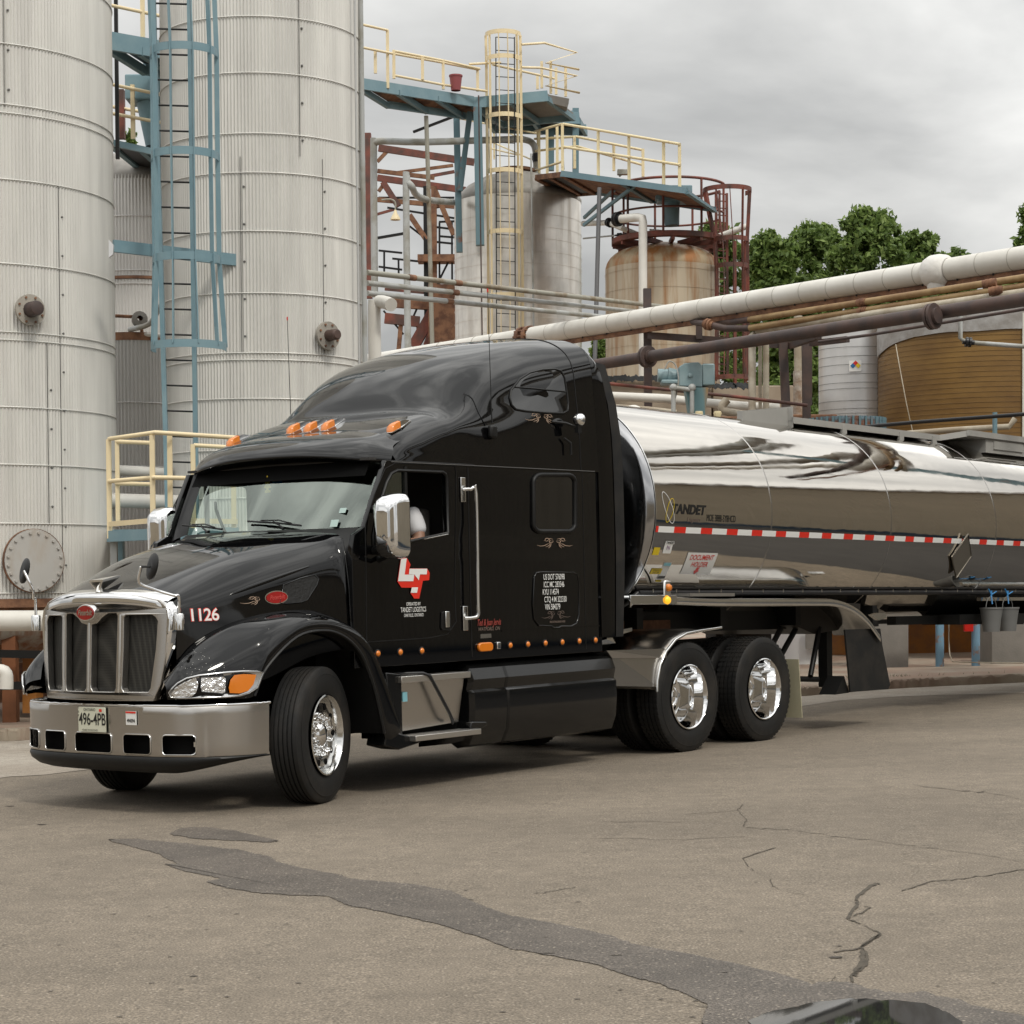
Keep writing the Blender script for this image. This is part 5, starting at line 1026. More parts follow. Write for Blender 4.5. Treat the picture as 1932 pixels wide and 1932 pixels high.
def nozzle(o,info,px,py,d,rr,m1,m2,boltn=8):
    """bolted flange facing the viewer on a shell"""
    X,Y,zb,r,zt=info; q=P(px,py,d); a=math.asin(max(-1,min(1,(q[0]-X)/r))); nd=np.array([math.sin(a),-math.cos(a),0]); c=np.array([r*math.sin(a),-r*math.cos(a),P(px,py,Y-r*math.cos(a))[2]-zb])
    b=MB(); b.lathe([(.0001,.10),(rr,.10),(rr,.06),(rr*.7,.06),(rr*.7,-.05)],c,nd,32); f_=b.go('flange',m1,o,40)
    return f_,c,nd
def bolts(f_,c,nd,R_,n_,s,m,off=.10):
    t1=nrm(np.cross(nd,[0,0,1]))
    for k in range(n_):
        a=2*math.pi*(k+.5)/n_; p=c+t1*R_*math.cos(a)+np.array([0,0,1])*R_*math.sin(a); MB().cyl(p+nd*off,p+nd*(off+s*1.3),s,8).go('bolt',m,f_,0)
# ---------------- left silos ----------------
sA,iA=silo('corrugated_silo','tall corrugated silver silo at the left edge with a round bolted manhole','silo',-45,262,24.5,-120,1128,GALV,
  (-60,81,195,211,336,495,624,639,766,875,987,1120),corr=.042,seams=((-62,-120,200),(-68,200,336),(-73,210,624),(-46,640,987),(-40,336,1100)))
f_,c,nd=nozzle(sA,iA,88,588,24,RP(29,23.2),CONC,RUST); bolts(f_,c,nd,RP(24,23.2),8,.013,RUST)
b=MB(); b.lathe([(.09,.08),(.085,.28),(.075,.30),(.04,.31),(.0001,.31)],c,nd,20); b.go('nozzle_cap',MATS['dark_oxide_pipe'],f_,40)
MANM=mat('rust_streaked_plate',(.46,.445,.42),.6,col2=(.40,.33,.26),vscale=2.2,lo=.5,hi=.7,streak=(1,1,.35))
f_,c,nd=nozzle(sA,iA,92,1058,24,RP(59,23.1),MANM,RUST); bolts(f_,c,nd,RP(53,23.1),20,.017,MANM)
MB().lathe([(RP(59.6,23.1),.095),(RP(60.5,23.1),.095),(RP(60.5,23.1),.05)],c,nd,48).go('rusty_rim',RUST,f_,40)
# skirt, cone and legs under silo A
X,Y,zb,r,zt=iA; zg=gz(X,Y,H_)
sk=MB(); sk.lathe([(r*1.02,0),(r*1.02,-.10),(r*.98,-.10),(r*.98,-.16)],n=64); sk.go('base_ring',RUST,sA,40)
MB().lathe([(r*.97,-.16),(r*.92,-.42),(r*.75,-.62),(r*.4,-.78),(.001,-.85)],n=64).go('cone_bottom',galv('stained_cone',(.44,.41,.36),.6,.1,.15,rustcol=(.28,.13,.07),ramp=(.42,.62)),sA,50)
for a in(-100,-60,-20,40,120,200): MB().box((r*.85*math.cos(math.radians(a)),r*.85*math.sin(math.radians(a)),(zg-zb-.2)/2),(.16,.16,abs(zg-zb+.2)+.1)).go('leg',mat('leg_%d'%(a+100),(.22,.085,.035),.7,var=.3) if a==-60 else TRIM,sA,0)
sB,iB=silo('corrugated_silo','tall corrugated silver silo right behind the cab roof, standing beside the caged blue ladder','silo',503,186,25.6,-120,1190,GALV,
  (-60,39,144,257,330,439,555,667,680,753,850,940),corr=.042,seams=((-62,-120,296),(-95,300,667),(-48,296,667)))
f_,c,nd=nozzle(sB,iB,617,636,25,RP(26,24.8),CONC,RUST); bolts(f_,c,nd,RP(21,24.8),8,.013,RUST); b=MB(); b.lathe([(.07,.08),(.068,.26),(.05,.28),(.0001,.28)],c,nd,20); b.go('nozzle_cap',MATS['dark_oxide_pipe'],f_,40)
o=pipe('drain_pipe','slim pale pipe running up the right edge of the silo behind the cab','pipe',[(679,-90,25.2),(689,700,25.2)],5,GPIPE)
o=pipe('riser_pipe','thin grey riser just right of the silo edge, left of the red column','pipe',[(668,-90,24.8),(678,690,24.9)],2.2,GALV2)
sC,iC=silo('domed_silo','short pale silo with a weathered dome, seen between the two tall silos','silo',272,100,31,352,1150,WHT,(410,512,537,700),corr=.05,dome=288)
MB().lathe([(iC[3]*1.02,-.0),(iC[3]*1.03,-.04),(iC[3]*1.02,-.05)],(0,0,Zp(272,537,31)-iC[2]),n=64).go('rust_band',RUST,sC,30)
sD,iD=silo('squat_tank','dark grey corrugated tank behind the yellow railed platform','tank',262,72,28.6,645,1230,GALV2,(760,880),corr=.05)
MB().lathe([(.001,.06),(iD[3]*1.01,.06),(iD[3]*1.02,.0),(iD[3]*1.02,-.05)],(0,0,iD[4]-iD[2]),n=48).go('tar_roof',RUST,sD,40)
g='white pipes crossing behind the yellow platform'
pipe('lagged_pipe','upper white pipe behind the yellow platform railing','pipe',[(200,886,24.6),(325,893,24.8)],10,WPIPE,g)
pipe('lagged_pipe','lower and thicker white pipe behind the yellow platform railing','pipe',[(200,944,24.3),(340,948,24.5)],14,WPIPE,g)
pipe('lagged_pipe','white pipe lying on top of the dark grey squat tank','pipe',[(215,628,28),(322,634,28)],4,WPIPE)
v_=pipe('rusty_valve_pipe','rusty pipe with a hand valve above the dark grey squat tank','pipe',[(218,596,28),(262,598,28),(266,604,28),(268,630,28)],3.2,RUST)
MB().lathe([(.04,-.1),(.11,-.08),(.11,0),(.04,.02)],P(264,601,27.9),(.3,-1,.2),14).go('valve_wheel',CONCD,v_,40)
pipe('grey_hose','grey bent pipe beside the rusty valve, behind the caged ladder','pipe',[(245,622,28),(280,612,27.6),(296,590,27.4),(312,560,27.4)],5,GPIPE,smooth=4)
# bottom-left pipework
pipe('lagged_pipe','fat white pipe in front of the silo foot, left of the grille','pipe',[(-200,1172,22.2),(100,1171,22.4),(240,1170,22.6)],20,WPIPE)
pipe('lagged_pipe','white down-pipe with a rounded elbow low at the left edge','pipe',[(-60,1238,21.9),(-20,1262,21.9),(8,1268,21.9),(12,1285,21.9),(12,1300,21.9)],13,WPIPE,smooth=4)
b=MB(); 
for a,c_ in(((-60,1232,23),(120,1236,23)),((-60,1296,22.6),(90,1292,22.6))): b.beam(P(*a),P(*c_),.06,.09)
tag(b.go('pipe_bracket',TRIM,None,0),'dark steel brackets under the fat white pipe at the left','bracket')
o=MB().beam(P(62,1235,24),P(62,1345,24),.18,.18).go('rusty_column',ORANGE,None,0); tag(o,'orange rusty column standing under the left silo','column')
o=MB().box(P(30,1290,27),(5,.2,2.0)).go('pit_wall',CONCD if 0 else RUST,None,0); tag(o,'dark rusty wall in the shade under the left silo','wall')
# ---------------- caged ladder ----------------
def cageladder(name,label,group,rails,hoops,cx,d,rx,strips,m,y0,y1,rungdy,flare=0,rail_m=None,rungm=None,ybot_strip=None,ang=(-30,210),face=0,sq=1.0):
    o=empty(name,P(cx,y1,d),label,'ladder',group); L0=np.array(o.location)
    for (xa,xb,dd) in rails:
        MB().beam(np.array(P(xa,y0,dd))-L0,np.array(P(xb,y1,dd))-L0,(.05 if rail_m is None else .022),(.075 if rail_m is None else .03),(0,1,0)).go('rail',rail_m or m,o,0)
    ra,rb=rails; n_=int((y1-y0)/rungdy); b=MB()
    for k in range(n_):
        f=k/n_; y=y0+(y1-y0)*f; a=np.array(P(ra[0]+(ra[1]-ra[0])*f,y,ra[2]))-L0; c_=np.array(P(rb[0]+(rb[1]-rb[0])*f,y+2,rb[2]))-L0; MB().tube([a,c_],(.012 if rail_m is None else .009),6).go('rung',rungm or TRIM,o,50)
    A0,A1=ang; R_=RP(rx,d)
    def hp(cx_,y,k,a): c0=P(cx_,y,d); ar=math.radians(a+face); return np.array([c0[0]+R_*k*math.cos(ar),c0[1]-R_*k*sq*math.sin(ar),c0[2]])-L0
    for y,k,cx_ in hoops:
        b=MB(); n=25; sec=[]
        for a in np.linspace(A0,A1,n): p=hp(cx_,y,k,a); q=hp(cx_,y,k*1.02,a); sec.append([p+[0,0,.045],q+[0,0,.045],q-[0,0,.045],p-[0,0,.045],p+[0,0,.045]])
        b.grid(sec).go('hoop',m,o,60)
    for a in strips:
        pts=[hp(cx_,y,k*.985,a) for y,k,cx_ in hoops]; b=MB()
        for i in range(len(pts)-1): b.beam(pts[i],pts[i+1],.012,.055,nrm(pts[i]*[1,1,0]-hp(hoops[0][2],hoops[0][0],0.001,0)*[1,1,0]+[.001,0,0]))
        b.go('cage_strip',m,o,0)
    return o
cageladder('caged_ladder','tall light blue caged ladder in front of the silos at the left',None,((287,318,23.4),(356,372,23.6)),((-70,1,340),(101,1,347),(296,1,349),(491,1,352),(655,1.12,356)),347,23.0,62,(-8,30,66,105,145,185),BLUE,-90,1015,47.5,ang=(-15,200))
o=empty('steel_channel',P(330,478,23.7),'light blue steel channel bolted across both silos behind the caged ladder','beam'); L0=np.array(o.location)
MB().beam(np.array(P(214,464,23.3))-L0,np.array(P(456,492,24.3))-L0,.05,.14).go('channel',BLUE,o,0); MB().box(np.array(P(449,515,24.35))-L0,(.10,.04,.34)).go('torn_patch',RUST,o,0)
MB().prism([np.array(P(205,452,22.9))-L0,np.array(P(214,462,22.9))-L0,np.array(P(213,480,22.9))-L0,np.array(P(205,486,22.9))-L0],(0,.05,0)).go('bent_flashing',SILV,o,0)
# top-left walkways between the silos
def railing(name,label,posts,rails,m,pr=.028,group=None,cat='railing',L=None):
    o=empty(name,P(*rails[0][0]),label,cat,group); L0=np.array(o.location)
    for (x,y0,y1,d) in posts:
        a,c_=vp(x,d,y0,y1); MB().beam(a-L0,c_-L0,pr*2,pr*2,(0,1,0)).go('post',m,o,0)
    for r_ in rails: MB().tube([np.array(P(*q))-L0 for q in r_],pr*.9,8).go('rail',m,o,50)
    return o
def deck(name,label,pts,th,m,under=None,cat='walkway',group=None,edge=None):
    """pts: front edge a->b and depth offset"""
    (a,b_,dp)=pts; A=P(*a); B=P(*b_); Dv=np.array([dp[0],dp[1],0]); o=empty(name,A,label,cat,group); 
    z=np.array([0,0,1.]); L0=A
    MB().prism([q-L0-z*th*.25 for q in(A,B,B+Dv,A+Dv)],(0,0,-.03)).go('grating',under or TRIM,o,0)
    MB().beam(A-L0-z*th/2,B-L0-z*th/2,.06,th).go('edge_beam',m,o,0); MB().beam(A+Dv-L0-z*th/2,B+Dv-L0-z*th/2,.06,th).go('edge_beam',m,o,0)
    n_=max(2,int(np.linalg.norm(B-A)/1.2))
    for k in range(n_+1): q=A+(B-A)*k/n_-L0-z*th*.8; MB().beam(q,q+Dv,.08,th*.5).go('cross_beam',BLUED if m is BLUE else m,o,0)
    return o
deck('walkway','blue walkway crossing high between the silos at the top left',((195,58,27),(330,82,28),(.3,1.4)),RP(34,27),BLUE)
railing('railing','yellow railing on the blue walkway at the top left',[(268,-70,70,27.6)],[[(200,8,27.2),(330,36,28)],[(200,-30,27.2),(330,-6,28)]],CREAM)
deck('walkway','lower blue platform under the gearbox, between the silos',((205,262,28.5),(330,290,28.8),(.1,1.6)),RP(12,28),BLUE)
railing('railing','yellow railing beside the gearbox between the silos',[(250,160,262,28.6),(251,205,262,29.5)],[[(205,158,28.5),(330,184,28.7)],[(205,213,28.5),(330,236,28.7)],[(205,200,29.6),(262,210,29.6)]],CREAM)
MB0=MB().beam(P(227,170,29.6),P(228,262,29.6),.12,.12,(0,1,0)).go('rust_post',RUSTR,None,0); tag(MB0,'short red oxide post left of the blue gearbox between the silos','post')
b_=MB().beam(P(218,-60,28),P(222,300,28),.05,.05,(0,1,0)).go('thin_post',TRIM,None,0); tag(b_,'thin dark upright beside the left silo edge','post')
gb=empty('agitator_gearbox',P(285,270,29),'blue agitator gearbox on its tapered pedestal between the silos','gearbox'); L0=np.array(gb.location)
c0=np.array(P(282,171,29))-L0; MB().box(c0,(.62,.5,.36)).go('housing',BLUE,gb,0,bevel=.02); MB().tube([np.array(P(284,195,29))-L0,np.array(P(292,276,29))-L0],[.20,.13],16).go('pedestal',BLUE,gb,50)
b=MB(); b.tube([c0+[-.16,0,.18],c0+[-.16,0,.23]],.02,6); b.tube([c0+[.0,0,.18],c0+[.0,0,.25]],.03,6); b.go('lifting_eye',TRIM,gb,0)
# yellow platform left of the cab
pf=empty('railed_platform',P(293,1011,21.1),'blue steel platform with a cream yellow guard rail left of the cab','platform'); L0=np.array(pf.location)
def pfb(name,a,c_,wd,ht,m): return MB().beam(np.array(P(*a))-L0,np.array(P(*c_))-L0,wd,ht,(0,0,1) if abs(a[1]-c_[1])<60 else (0,1,0)).go(name,m,pf,0)
for x,y0,y1,d in((205,829,1016,21.9),(287,821,1012,21.1),(320,819,1000,21.3),(440,826,1000,21.8),(364,838,1000,23)): a,c_=vp(x,d,y0,y1); MB().beam(a-L0,c_-L0,.05,.05,(0,1,0)).go('post',CREAM,pf,0)
a,c_=vp(221,22.8,833,985); MB().beam(a-L0,c_-L0,.045,.045,(0,1,0)).go('post',CREAM,pf,0)
for r_ in([(206,828,21.9),(293,816,21.05),(448,826,21.8)],[(206,908,21.9),(293,901,21.05),(448,904,21.8)],[(219,833,22.8),(290,836,22.5)],[(219,912,22.8),(290,914,22.5)],[(366,840,23),(470,846,23)],[(366,912,23),(470,914,23)]): MB().tube([np.array(P(*q))-L0 for q in r_],.024,8).go('rail',CREAM,pf,50)
for a,c_ in(((206,989,21.9),(290,982,21.1)),((290,982,21.1),(448,984,21.8))): pfb('toe_board',a,c_,.012,.055,CREAM)
for a,c_ in(((206,1012,21.95),(293,1008,21.15)),((293,1008,21.15),(448,1006,21.85)),((206,1009,24.2),(448,1004,24.2))): pfb('edge_beam',a,c_,.06,.12,BLUE)
MB().prism([np.array(P(*q))-L0 for q in((206,1003,21.95),(293,1000,21.15),(448,997,21.85),(448,997,24.2),(206,1001,24.2))],(0,0,-.03)).go('grating',BLUED,pf,0)
a,c_=vp(215,21.98,1015,1400); MB().beam(a-L0,np.array([c_[0],c_[1],gz(c_[0],c_[1],H_)])-L0,.07,.07,(0,1,0)).go('leg',GPIPE,pf,0); a,c_=vp(223,22.3,1015,1400); MB().beam(a-L0,np.array([c_[0],c_[1],gz(c_[0],c_[1],H_)])-L0,.12,.12,(0,1,0)).go('leg',BLUE,pf,0)
a,c_=vp(440,22.3,1015,1400); MB().beam(a-L0,np.array([c_[0],c_[1],gz(c_[0],c_[1],H_)])-L0,.12,.12,(0,1,0)).go('leg',BLUE,pf,0)
# ---------------- central stainless tank ----------------
sE,iE=silo('stainless_tank','stainless tank with a grey domed top behind the cream caged ladder','tank',981,119,43,384,1115,STAIN,(406,430,452,476,498,522,548,575,600,626,650),dome=330,bandm=STAIN)
X,Y,zb,r,zt=iE
MB().lathe([(.36,zt-zb+.40),(.36,zt-zb+.62),(.42,zt-zb+.62),(.42,zt-zb+.68),(.001,zt-zb+.70)],(-.05,0,0),n=24).go('manway_lid',RUST,sE,40)
cageladder('caged_ladder','cream caged ladder rising above the stainless tank',None,((935.5,937,40.9),(970.5,972.5,40.9)),((67,1,949),(113,1,950),(222,1,951),(326,1,952),(440,1,953),(560,1,954),(665,1,954)),952,41.2,33,(5,38,75,105,142,175),CREAM,70,690,24,ang=(-5,185),rail_m=TRIM)
# blue support frame of the upper walkway
fr_=empty('blue_support_frame',P(880,475,41),'blue steel trestle legs holding up the high walkway beside the stainless tank','frame'); L0=np.array(fr_.location)
def fb(a,c_,wd,m=BLUED,nm='leg'): MB().beam(np.array(P(*a))-L0,np.array(P(*c_))-L0,wd,wd,(0,1,0)).go(nm,m,fr_,0)
fb((861,206,41.6),(867,476,41.6),.13); fb((901,203,41),(906,463,41),.17); fb((887,211,41.3),(868,360,41.5),.11,nm='brace'); fb((1039,245,44.6),(1039,322,44.6),.15); fb((1086,205,44.6),(1086,366,44.6),.14); fb((1085,320,46),(1088,360,46),.1)
fb((1059,250,45),(1063,320,45),.05,nm='brace'); fb((780,249,42),(861,218,41.6),.05,TRIM,'brace'); fb((918,212,42),(922,318,42),.06,WPIPE); 
w1=deck('walkway','high blue walkway leading from the silos to the stainless tank',((672,146,37.5),(893,182,41),(.5,1.6)),RP(20,39),BLUE,under=RUST)
w2=deck('walkway','blue platform end with a cut grating edge above the stainless tank',((893,184,41),(1033,171,41.5),(.6,1.8)),RP(20,41),BLUE,under=CONCD)
w3=deck('walkway','short blue beam section below the platform end over the stainless tank',((915,205,43),(1092,212,44.5),(.2,1.2)),RP(22,44),BLUE)
MB4=MB().prism([P(1033,178,41.5),P(1074,186,42.2),P(1070,202,42.2),P(1030,192,41.5)],(0,.4,0)).go('grating_stack',CONCD,None,0); tag(MB4,'grey cut edge of grating at the end of the high platform','grating')
railing('railing','cream railing along the high walkway left of the caged ladder',[(731,57,166,38.3),(743,95,148,38.5),(797,108,150,39.3),(836,113,168,40),(901,128,172,41),(708,93,138,38)],
 [[(660,41,37.3),(686,47,37.5),(731,57,38.3)],[(660,82,37.3),(686,90,37.5),(735,100,38.3)],[(742,96,38.5),(835,114,40),(905,130,41)],[(735,100,38.4),(835,118,40),(901,131,41)],[(742,142,38.5),(836,160,40),(918,172,41)],[(885,121,41),(945,118,41.2)]],CREAM)
railing('railing','cream zigzag railing at the far right end of the high platform',[(1022,116,166,42),(1039,115,176,42),(1067,126,182,42.5),(1049,128,178,43.5),(1014,143,168,43)],
 [[(984,84,41),(1027,81,41.5),(1088,99,42.5),(1030,119,41.8),(1092,131,42.5)],[(984,127,41),(1021,128,41.5),(1088,143,42.5),(1030,162,41.8),(1093,175,42.5)],[(930,122,41),(1045,148,43)]],CREAM)
bk=MB(); bk.lathe([(RP(9,40),0),(RP(12,40),RP(26,40)),(RP(13,40),RP(26,40)),(RP(13,40),RP(29,40)),(.001,RP(29,40))],P(860,171,40.2),n=20); tag(bk.go('bucket',mat('faded_red_plastic',(.28,.07,.075),.5),None,40),'faded red bucket standing on the high blue walkway','bucket')
# lower right walkway
w4=deck('walkway','blue walkway with a long cream railing right of the stainless tank',((1060,322,39),(1296,354,36.5),(.7,1.9)),RP(11,38),BLUE,under=RUST)
w5=deck('walkway','rusty grating landing between the stainless tank and the blue walkway',((1012,330,41),(1062,324,39),(.7,1.9)),.1,RUST)
ys=lambda x,a,b_:a[1]+(b_[1]-a[1])*(x-a[0])/(b_[0]-a[0])
T1,T2=(1063,234),(1283,274); B1,B2=(1060,322),(1283,353)
railing('railing','long cream railing on the blue walkway right of the stainless tank',[(x,ys(x,T1,T2),ys(x,B1,B2),39-2.5*(x-1060)/236) for x in(1061,1128.5,1186.5,1252,1282)],[[(1063,234,39),(1283,272,36.6)],[(1063,277,39),(1283,311,36.6)]],CREAM2)
railing('railing','cream back railing of the blue walkway, ending in a rusty post',[(1084,258,318,40.8),(1158,271,322,40.2),(1213,281,333,39.6),(1017,247,330,42.5),(1032,244,330,42),(1051,238,326,40.5)],[[(1009,262,43),(1088,258,40.8),(1212,283,39.6)],[(1009,285,43),(1088,276,41),(1212,311,39.6)],[(1009,248,43),(1060,234,39.2)],[(1009,322,43),(1060,305,39.2)]],CREAM2)
railing('railing','rusty cream handrails crossing behind the caged ladder above the stainless tank',[(1014,248,325,43),(932,224,300,46)],[[(868,224,46),(1014,252,43.5)],[(935,240,46),(985,262,44)],[(868,225,46),(925,210,44)],[(915,262,46),(1000,300,43.5)],[(925,280,46),(975,292,44)]],CREAM2,pr=.02)
b=empty('bracing',P(1100,420,38.5),'pair of blue diagonal braces under the blue walkway','brace'); L0=np.array(b.location)
for a,c_ in(((1101,425,39.5),(1202,347,38)),((1102,411,40.5),(1160,357,39.5))): MB().beam(np.array(P(*a))-L0,np.array(P(*c_))-L0,.05,.06).go('strut',BLUE,b,0)
ag=empty('agitator_gearbox',P(1265,430,38.6),'blue agitator gearbox at the end of the blue walkway, above the rust stained tank','gearbox'); L0=np.array(ag.location)
q=lambda x,y,d=38.6:np.array(P(x,y,d))-L0
MB().box(q(1272,368),(.66,.45,.30)).go('housing',BLUE,ag,0,bevel=.02); MB().tube([q(1266,380),q(1268,426)],[.17,.14],14).go('pedestal',BLUE,ag,50); MB().box(q(1252,373),(.3,.3,.1)).go('bracket',BLUE,ag,0)
lt=MB(); lt.box(P(1177,325,38),(.25,.12,.10)); lt.cyl(P(1177,325,38),P(1168,333,38),.02); tag(lt.go('floodlight',GPIPE,None,0,bevel=.01),'small grey floodlight standing on the blue walkway','light')
# ---------------- rust stained tank with red cage ----------------
sF,iF=silo('rust_stained_tank','round-shouldered tank streaked with rust behind the overhead white pipe','tank',1252,107,39.5,512,1110,RUSTK,(506,542,582,615,650,683),bandm=RUSTK)
X,Y,zb,r,zt=iF
pr=[(r,zt-zb)]+[(r*(1-.52*(1-math.cos(a))),zt-zb+.42*math.sin(a)) for a in np.linspace(.1,1.5,7)]+[(r*.3,zt-zb+.50),(.001,zt-zb+.52)]
MB().lathe(pr,n=64).go('rounded_top',galv('rusty_top',(.42,.33,.21),.45,.3,.14,rustcol=(.34,.15,.05),ramp=(.38,.6)),sF,50)
rg=empty('ring_platform',P(1262,462,39.4),'red oxide ring platform and handrail round the top of the rust stained tank','platform'); L0=np.array(rg.location); zr=0
RR=RP(106,39.4)
def ringpts(z,k=1,a0=0,a1=360,n=48): return [(RR*k*math.cos(math.radians(a)),RR*k*math.sin(math.radians(a)),z) for a in np.linspace(a0,a1,n)]
b=MB(); b.lathe([(RR*.86,.0),(RR*1.02,.0),(RR*1.02,.10),(RR*.86,.04)],n=64); b.go('ring_deck',RUSTR,rg,30)
zz=[Zp(1262,y,39.4)-L0[2] for y in(380,355)]
MB().tube(ringpts(zz[1],1,20,340),.028,6).go('handrail',RUSTR,rg,50); MB().tube(ringpts((zz[1])*.5,1,20,340),.022,6).go('mid_rail',RUSTR,rg,50)
for a in range(20,341,40): ar=math.radians(a); MB().tube([(RR*math.cos(ar),RR*math.sin(ar),0),(RR*math.cos(ar),RR*math.sin(ar),zz[1])],.026,6).go('post',RUSTR,rg,50)
for a in range(0,360,30): ar=math.radians(a); MB().beam((RR*.3*math.cos(ar),RR*.3*math.sin(ar),-.02),(RR*1.0*math.cos(ar),RR*1.0*math.sin(ar),-.02),.06,.10).go('radial_beam',RUSTR,rg,0)
cageladder('caged_ladder','red oxide caged ladder on the right side of the rust stained tank',None,((1351,1352,39),(1371,1373,39.2)),((360,1.45,1372),(453,1.05,1379),(503,1,1381),(600,1,1382),(713,1.05,1382)),1380,38.6,31,(-15,20,55,90,125,160,195),RUSTR,365,713,13,ang=(-35,215),rungm=RUSTR)
for x in(1386,1406): vpipe('red_column','red oxide column, '+('left' if x==1386 else 'right')+' one of the pair inside the red caged ladder','column',x,39.4,455,740,3.6,RUSTR)
# pipes on the rusty tank
wp=pipe('lagged_pipe','white pipe with an elbow at its top, dropping before the rust stained tank','pipe',[(1162,414,38),(1203,410,37.6),(1212,412,37.5),(1213,420,37.5),(1213,740,37.5)],8,WPIPE,fl=[(1168,414,38)],flm=CABLE)
pipe('lagged_pipe','white pipe with black valves between the stainless and the rusty tank','pipe',[(1100,422,40),(1150,420,39),(1172,430,38.6),(1212,446,39)],5,WPIPE,fl=[(1150,420,39)],flm=CABLE)
pipe('lagged_pipe','white pipe lying across the top of the rust stained tank','pipe',[(1225,437,39),(1290,443,39),(1345,450,39),(1412,426,39)],5.5,WPIPE)
pipe('thin_line','thin grey valve line right of the stainless tank','pipe',[(1100,450,39.5),(1195,441,39)],1.6,GPIPE,fl=[(1163,444,39),(1182,443,39)],flm=CABLE,flr=2.6)
pipe('grey_mast','leaning dark grey mast between the stainless and the rusty tank','mast',[(1131,355,38),(1122,690,37)],4.2,mat('mast_grey',(.10,.10,.105),.6))
pipe('brown_riser','tall brown stained riser left of the stainless tank','pipe',[(804,219,40),(808,340,40),(816,670,40)],4.2,OPIPE)
pipe('conduit','slim conduit down the left face of the stainless tank','pipe',[(903,180,40.6),(910,655,40.6)],1.4,DPIPE); pipe('conduit','slim conduit down the middle of the stainless tank','pipe',[(1002,290,40.8),(1007,640,40.8)],1.8,GPIPE)
# vapour pipes
pipe('vapour_pipe','large grey vapour pipe arching over to the top of the stainless tank','pipe',[(707,560,40),(705,285,40),(708,272,40),(722,266,40),(800,268,40.5),(960,263,42.5),(992,264,43),(1006,272,43),(1011,290,43),(1012,330,43)],6.6,GPIPE,fl=[(1011,298,43)],flm=CABLE,flr=1.3,smooth=3)
pipe('vapour_pipe','shorter grey vapour pipe bending right beside the red steelwork','pipe',[(770,690,39),(766,352,39),(769,345,39),(777,352,39),(785,367,39.4),(806,377,40),(860,382,42)],6.4,GPIPE,smooth=3)
pipe('lagged_pipe','short fat white pipe with a rounded elbow beside the silo behind the cab','pipe',[(708,720,27.4),(706,582,27.4),(711,571,27.4),(724,570,27.3),(738,575,27.1)],12.5,WPIPE,smooth=3)
for i,(x0,y0,x1,y1,m_) in enumerate(((692,514,1262,580,OPIPE),(692,534,1235,592,GPIPE),(692,553,1190,603,GPIPE))):
    pipe('process_pipe',('uppermost of three parallel process pipes crossing before the stainless tank','middle one of three parallel process pipes crossing before the stainless tank','lowest of three parallel process pipes crossing before the stainless tank')[i],'pipe',[(x0,y0,29),(x1,y1,37)],5.3,m_,'process pipes crossing before the stainless tank',fl=[(866+i*2,y0+(y1-y0)*.31,31)]+([(768,y0+10,30)] if i==0 else []),flr=1.12)
# ---------------- red steel structure ----------------
rs=empty('steel_structure',P(800,500,47),'red oxide steel frame with stairs left of the stainless tank','frame'); L0=np.array(rs.location)
def rb(a,c_,wd=.16,ht=None,m=RUSTR,nm='beam'):
    d=47; a=np.array(P(a[0],a[1],a[2] if len(a)>2 else d))-L0; c_=np.array(P(c_[0],c_[1],c_[2] if len(c_)>2 else d))-L0; v=abs(c_[2]-a[2])>abs(c_[0]-a[0])*1.5
    MB().beam(a,c_,wd,ht or wd,(0,1,0) if v else (0,0,1)).go(nm,m,rs,0)
ZA=lambda x,y:(679.2+.23438*x,211.3+.23438*y)
rb(ZA(55,175),ZA(65,1500),.2,nm='column'); rb(ZA(595,600),ZA(600,1890),.13,m=RUST,nm='column'); rb(ZA(530,600),ZA(538,1700),.12,m=TRIM,nm='column')
for a,c_,w_,m_ in(((150,290),(920,405),.26,RUSTR),((140,475),(600,530),.16,RUST),((140,530),(850,630),.24,RUSTR),((290,490),(750,430),.12,RUST),((540,520),(760,480),.12,RUSTR),((80,700),(760,760),.18,RUST),((80,840),(290,780),.1,RUSTR),
  ((200,1420),(760,1470),.16,RUSTR),((190,1520),(740,1560),.45,RUST),((200,1660),(480,1690),.40,RUSTR),((600,770),(760,735),.10,RUST)): rb(ZA(*a),ZA(*c_),w_*.42,w_*.6,m=m_)
for a,c_,w_ in(((185,565),(310,760),.14),((400,830),(535,1030),.12),((600,620),(755,990),.12),((150,640),(200,570),.08),((140,400),(215,320),.08),((700,1540),(560,1890),.30),((620,1560),(430,1890),.26),((330,1700),(310,1930),.1),((460,1700),(470,1800),.06)): rb(ZA(*a),ZA(*c_),w_,m=RUST if w_<.13 else RUSTR,nm='brace')
for a,c_ in(((150,1115),(340,1135)),((260,1180),(540,1210)),((150,1245),(340,1270)),((600,925),(720,940)),((600,1045),(750,1060)),((635,885),(760,880)),((640,1000),(760,1010)),((640,890),(640,1400)),((740,880),(742,1400)),((195,1120),(195,1300)),((310,1190),(312,1330)),((150,690),(760,690)),((220,770),(760,855)),((190,1600),(350,1790)),((400,920),(530,1020)),((720,1190),(600,1430)),((490,1510),(420,1670)),((640,1160),(755,1165))): rb(ZA(*a),ZA(*c_),.045,m=TRIM,nm='tie_rod')
rb(ZA(80,1025),ZA(400,970),.06,m=TRIM,nm='cable_tray')
MB().box(np.array(P(*ZA(690,1690),46.8))-L0,(.8,.4,1.7)).go('dark_hopper',RUST,rs,0)
MB().box(np.array(P(*ZA(690,1185),47))-L0,(1.3,.5,.16)).go('landing',RUST,rs,0)
lm=empty('hanging_lamp',P(746,415,44),'pale dish lamp hanging in the red steel frame','lamp'); L0=np.array(lm.location)
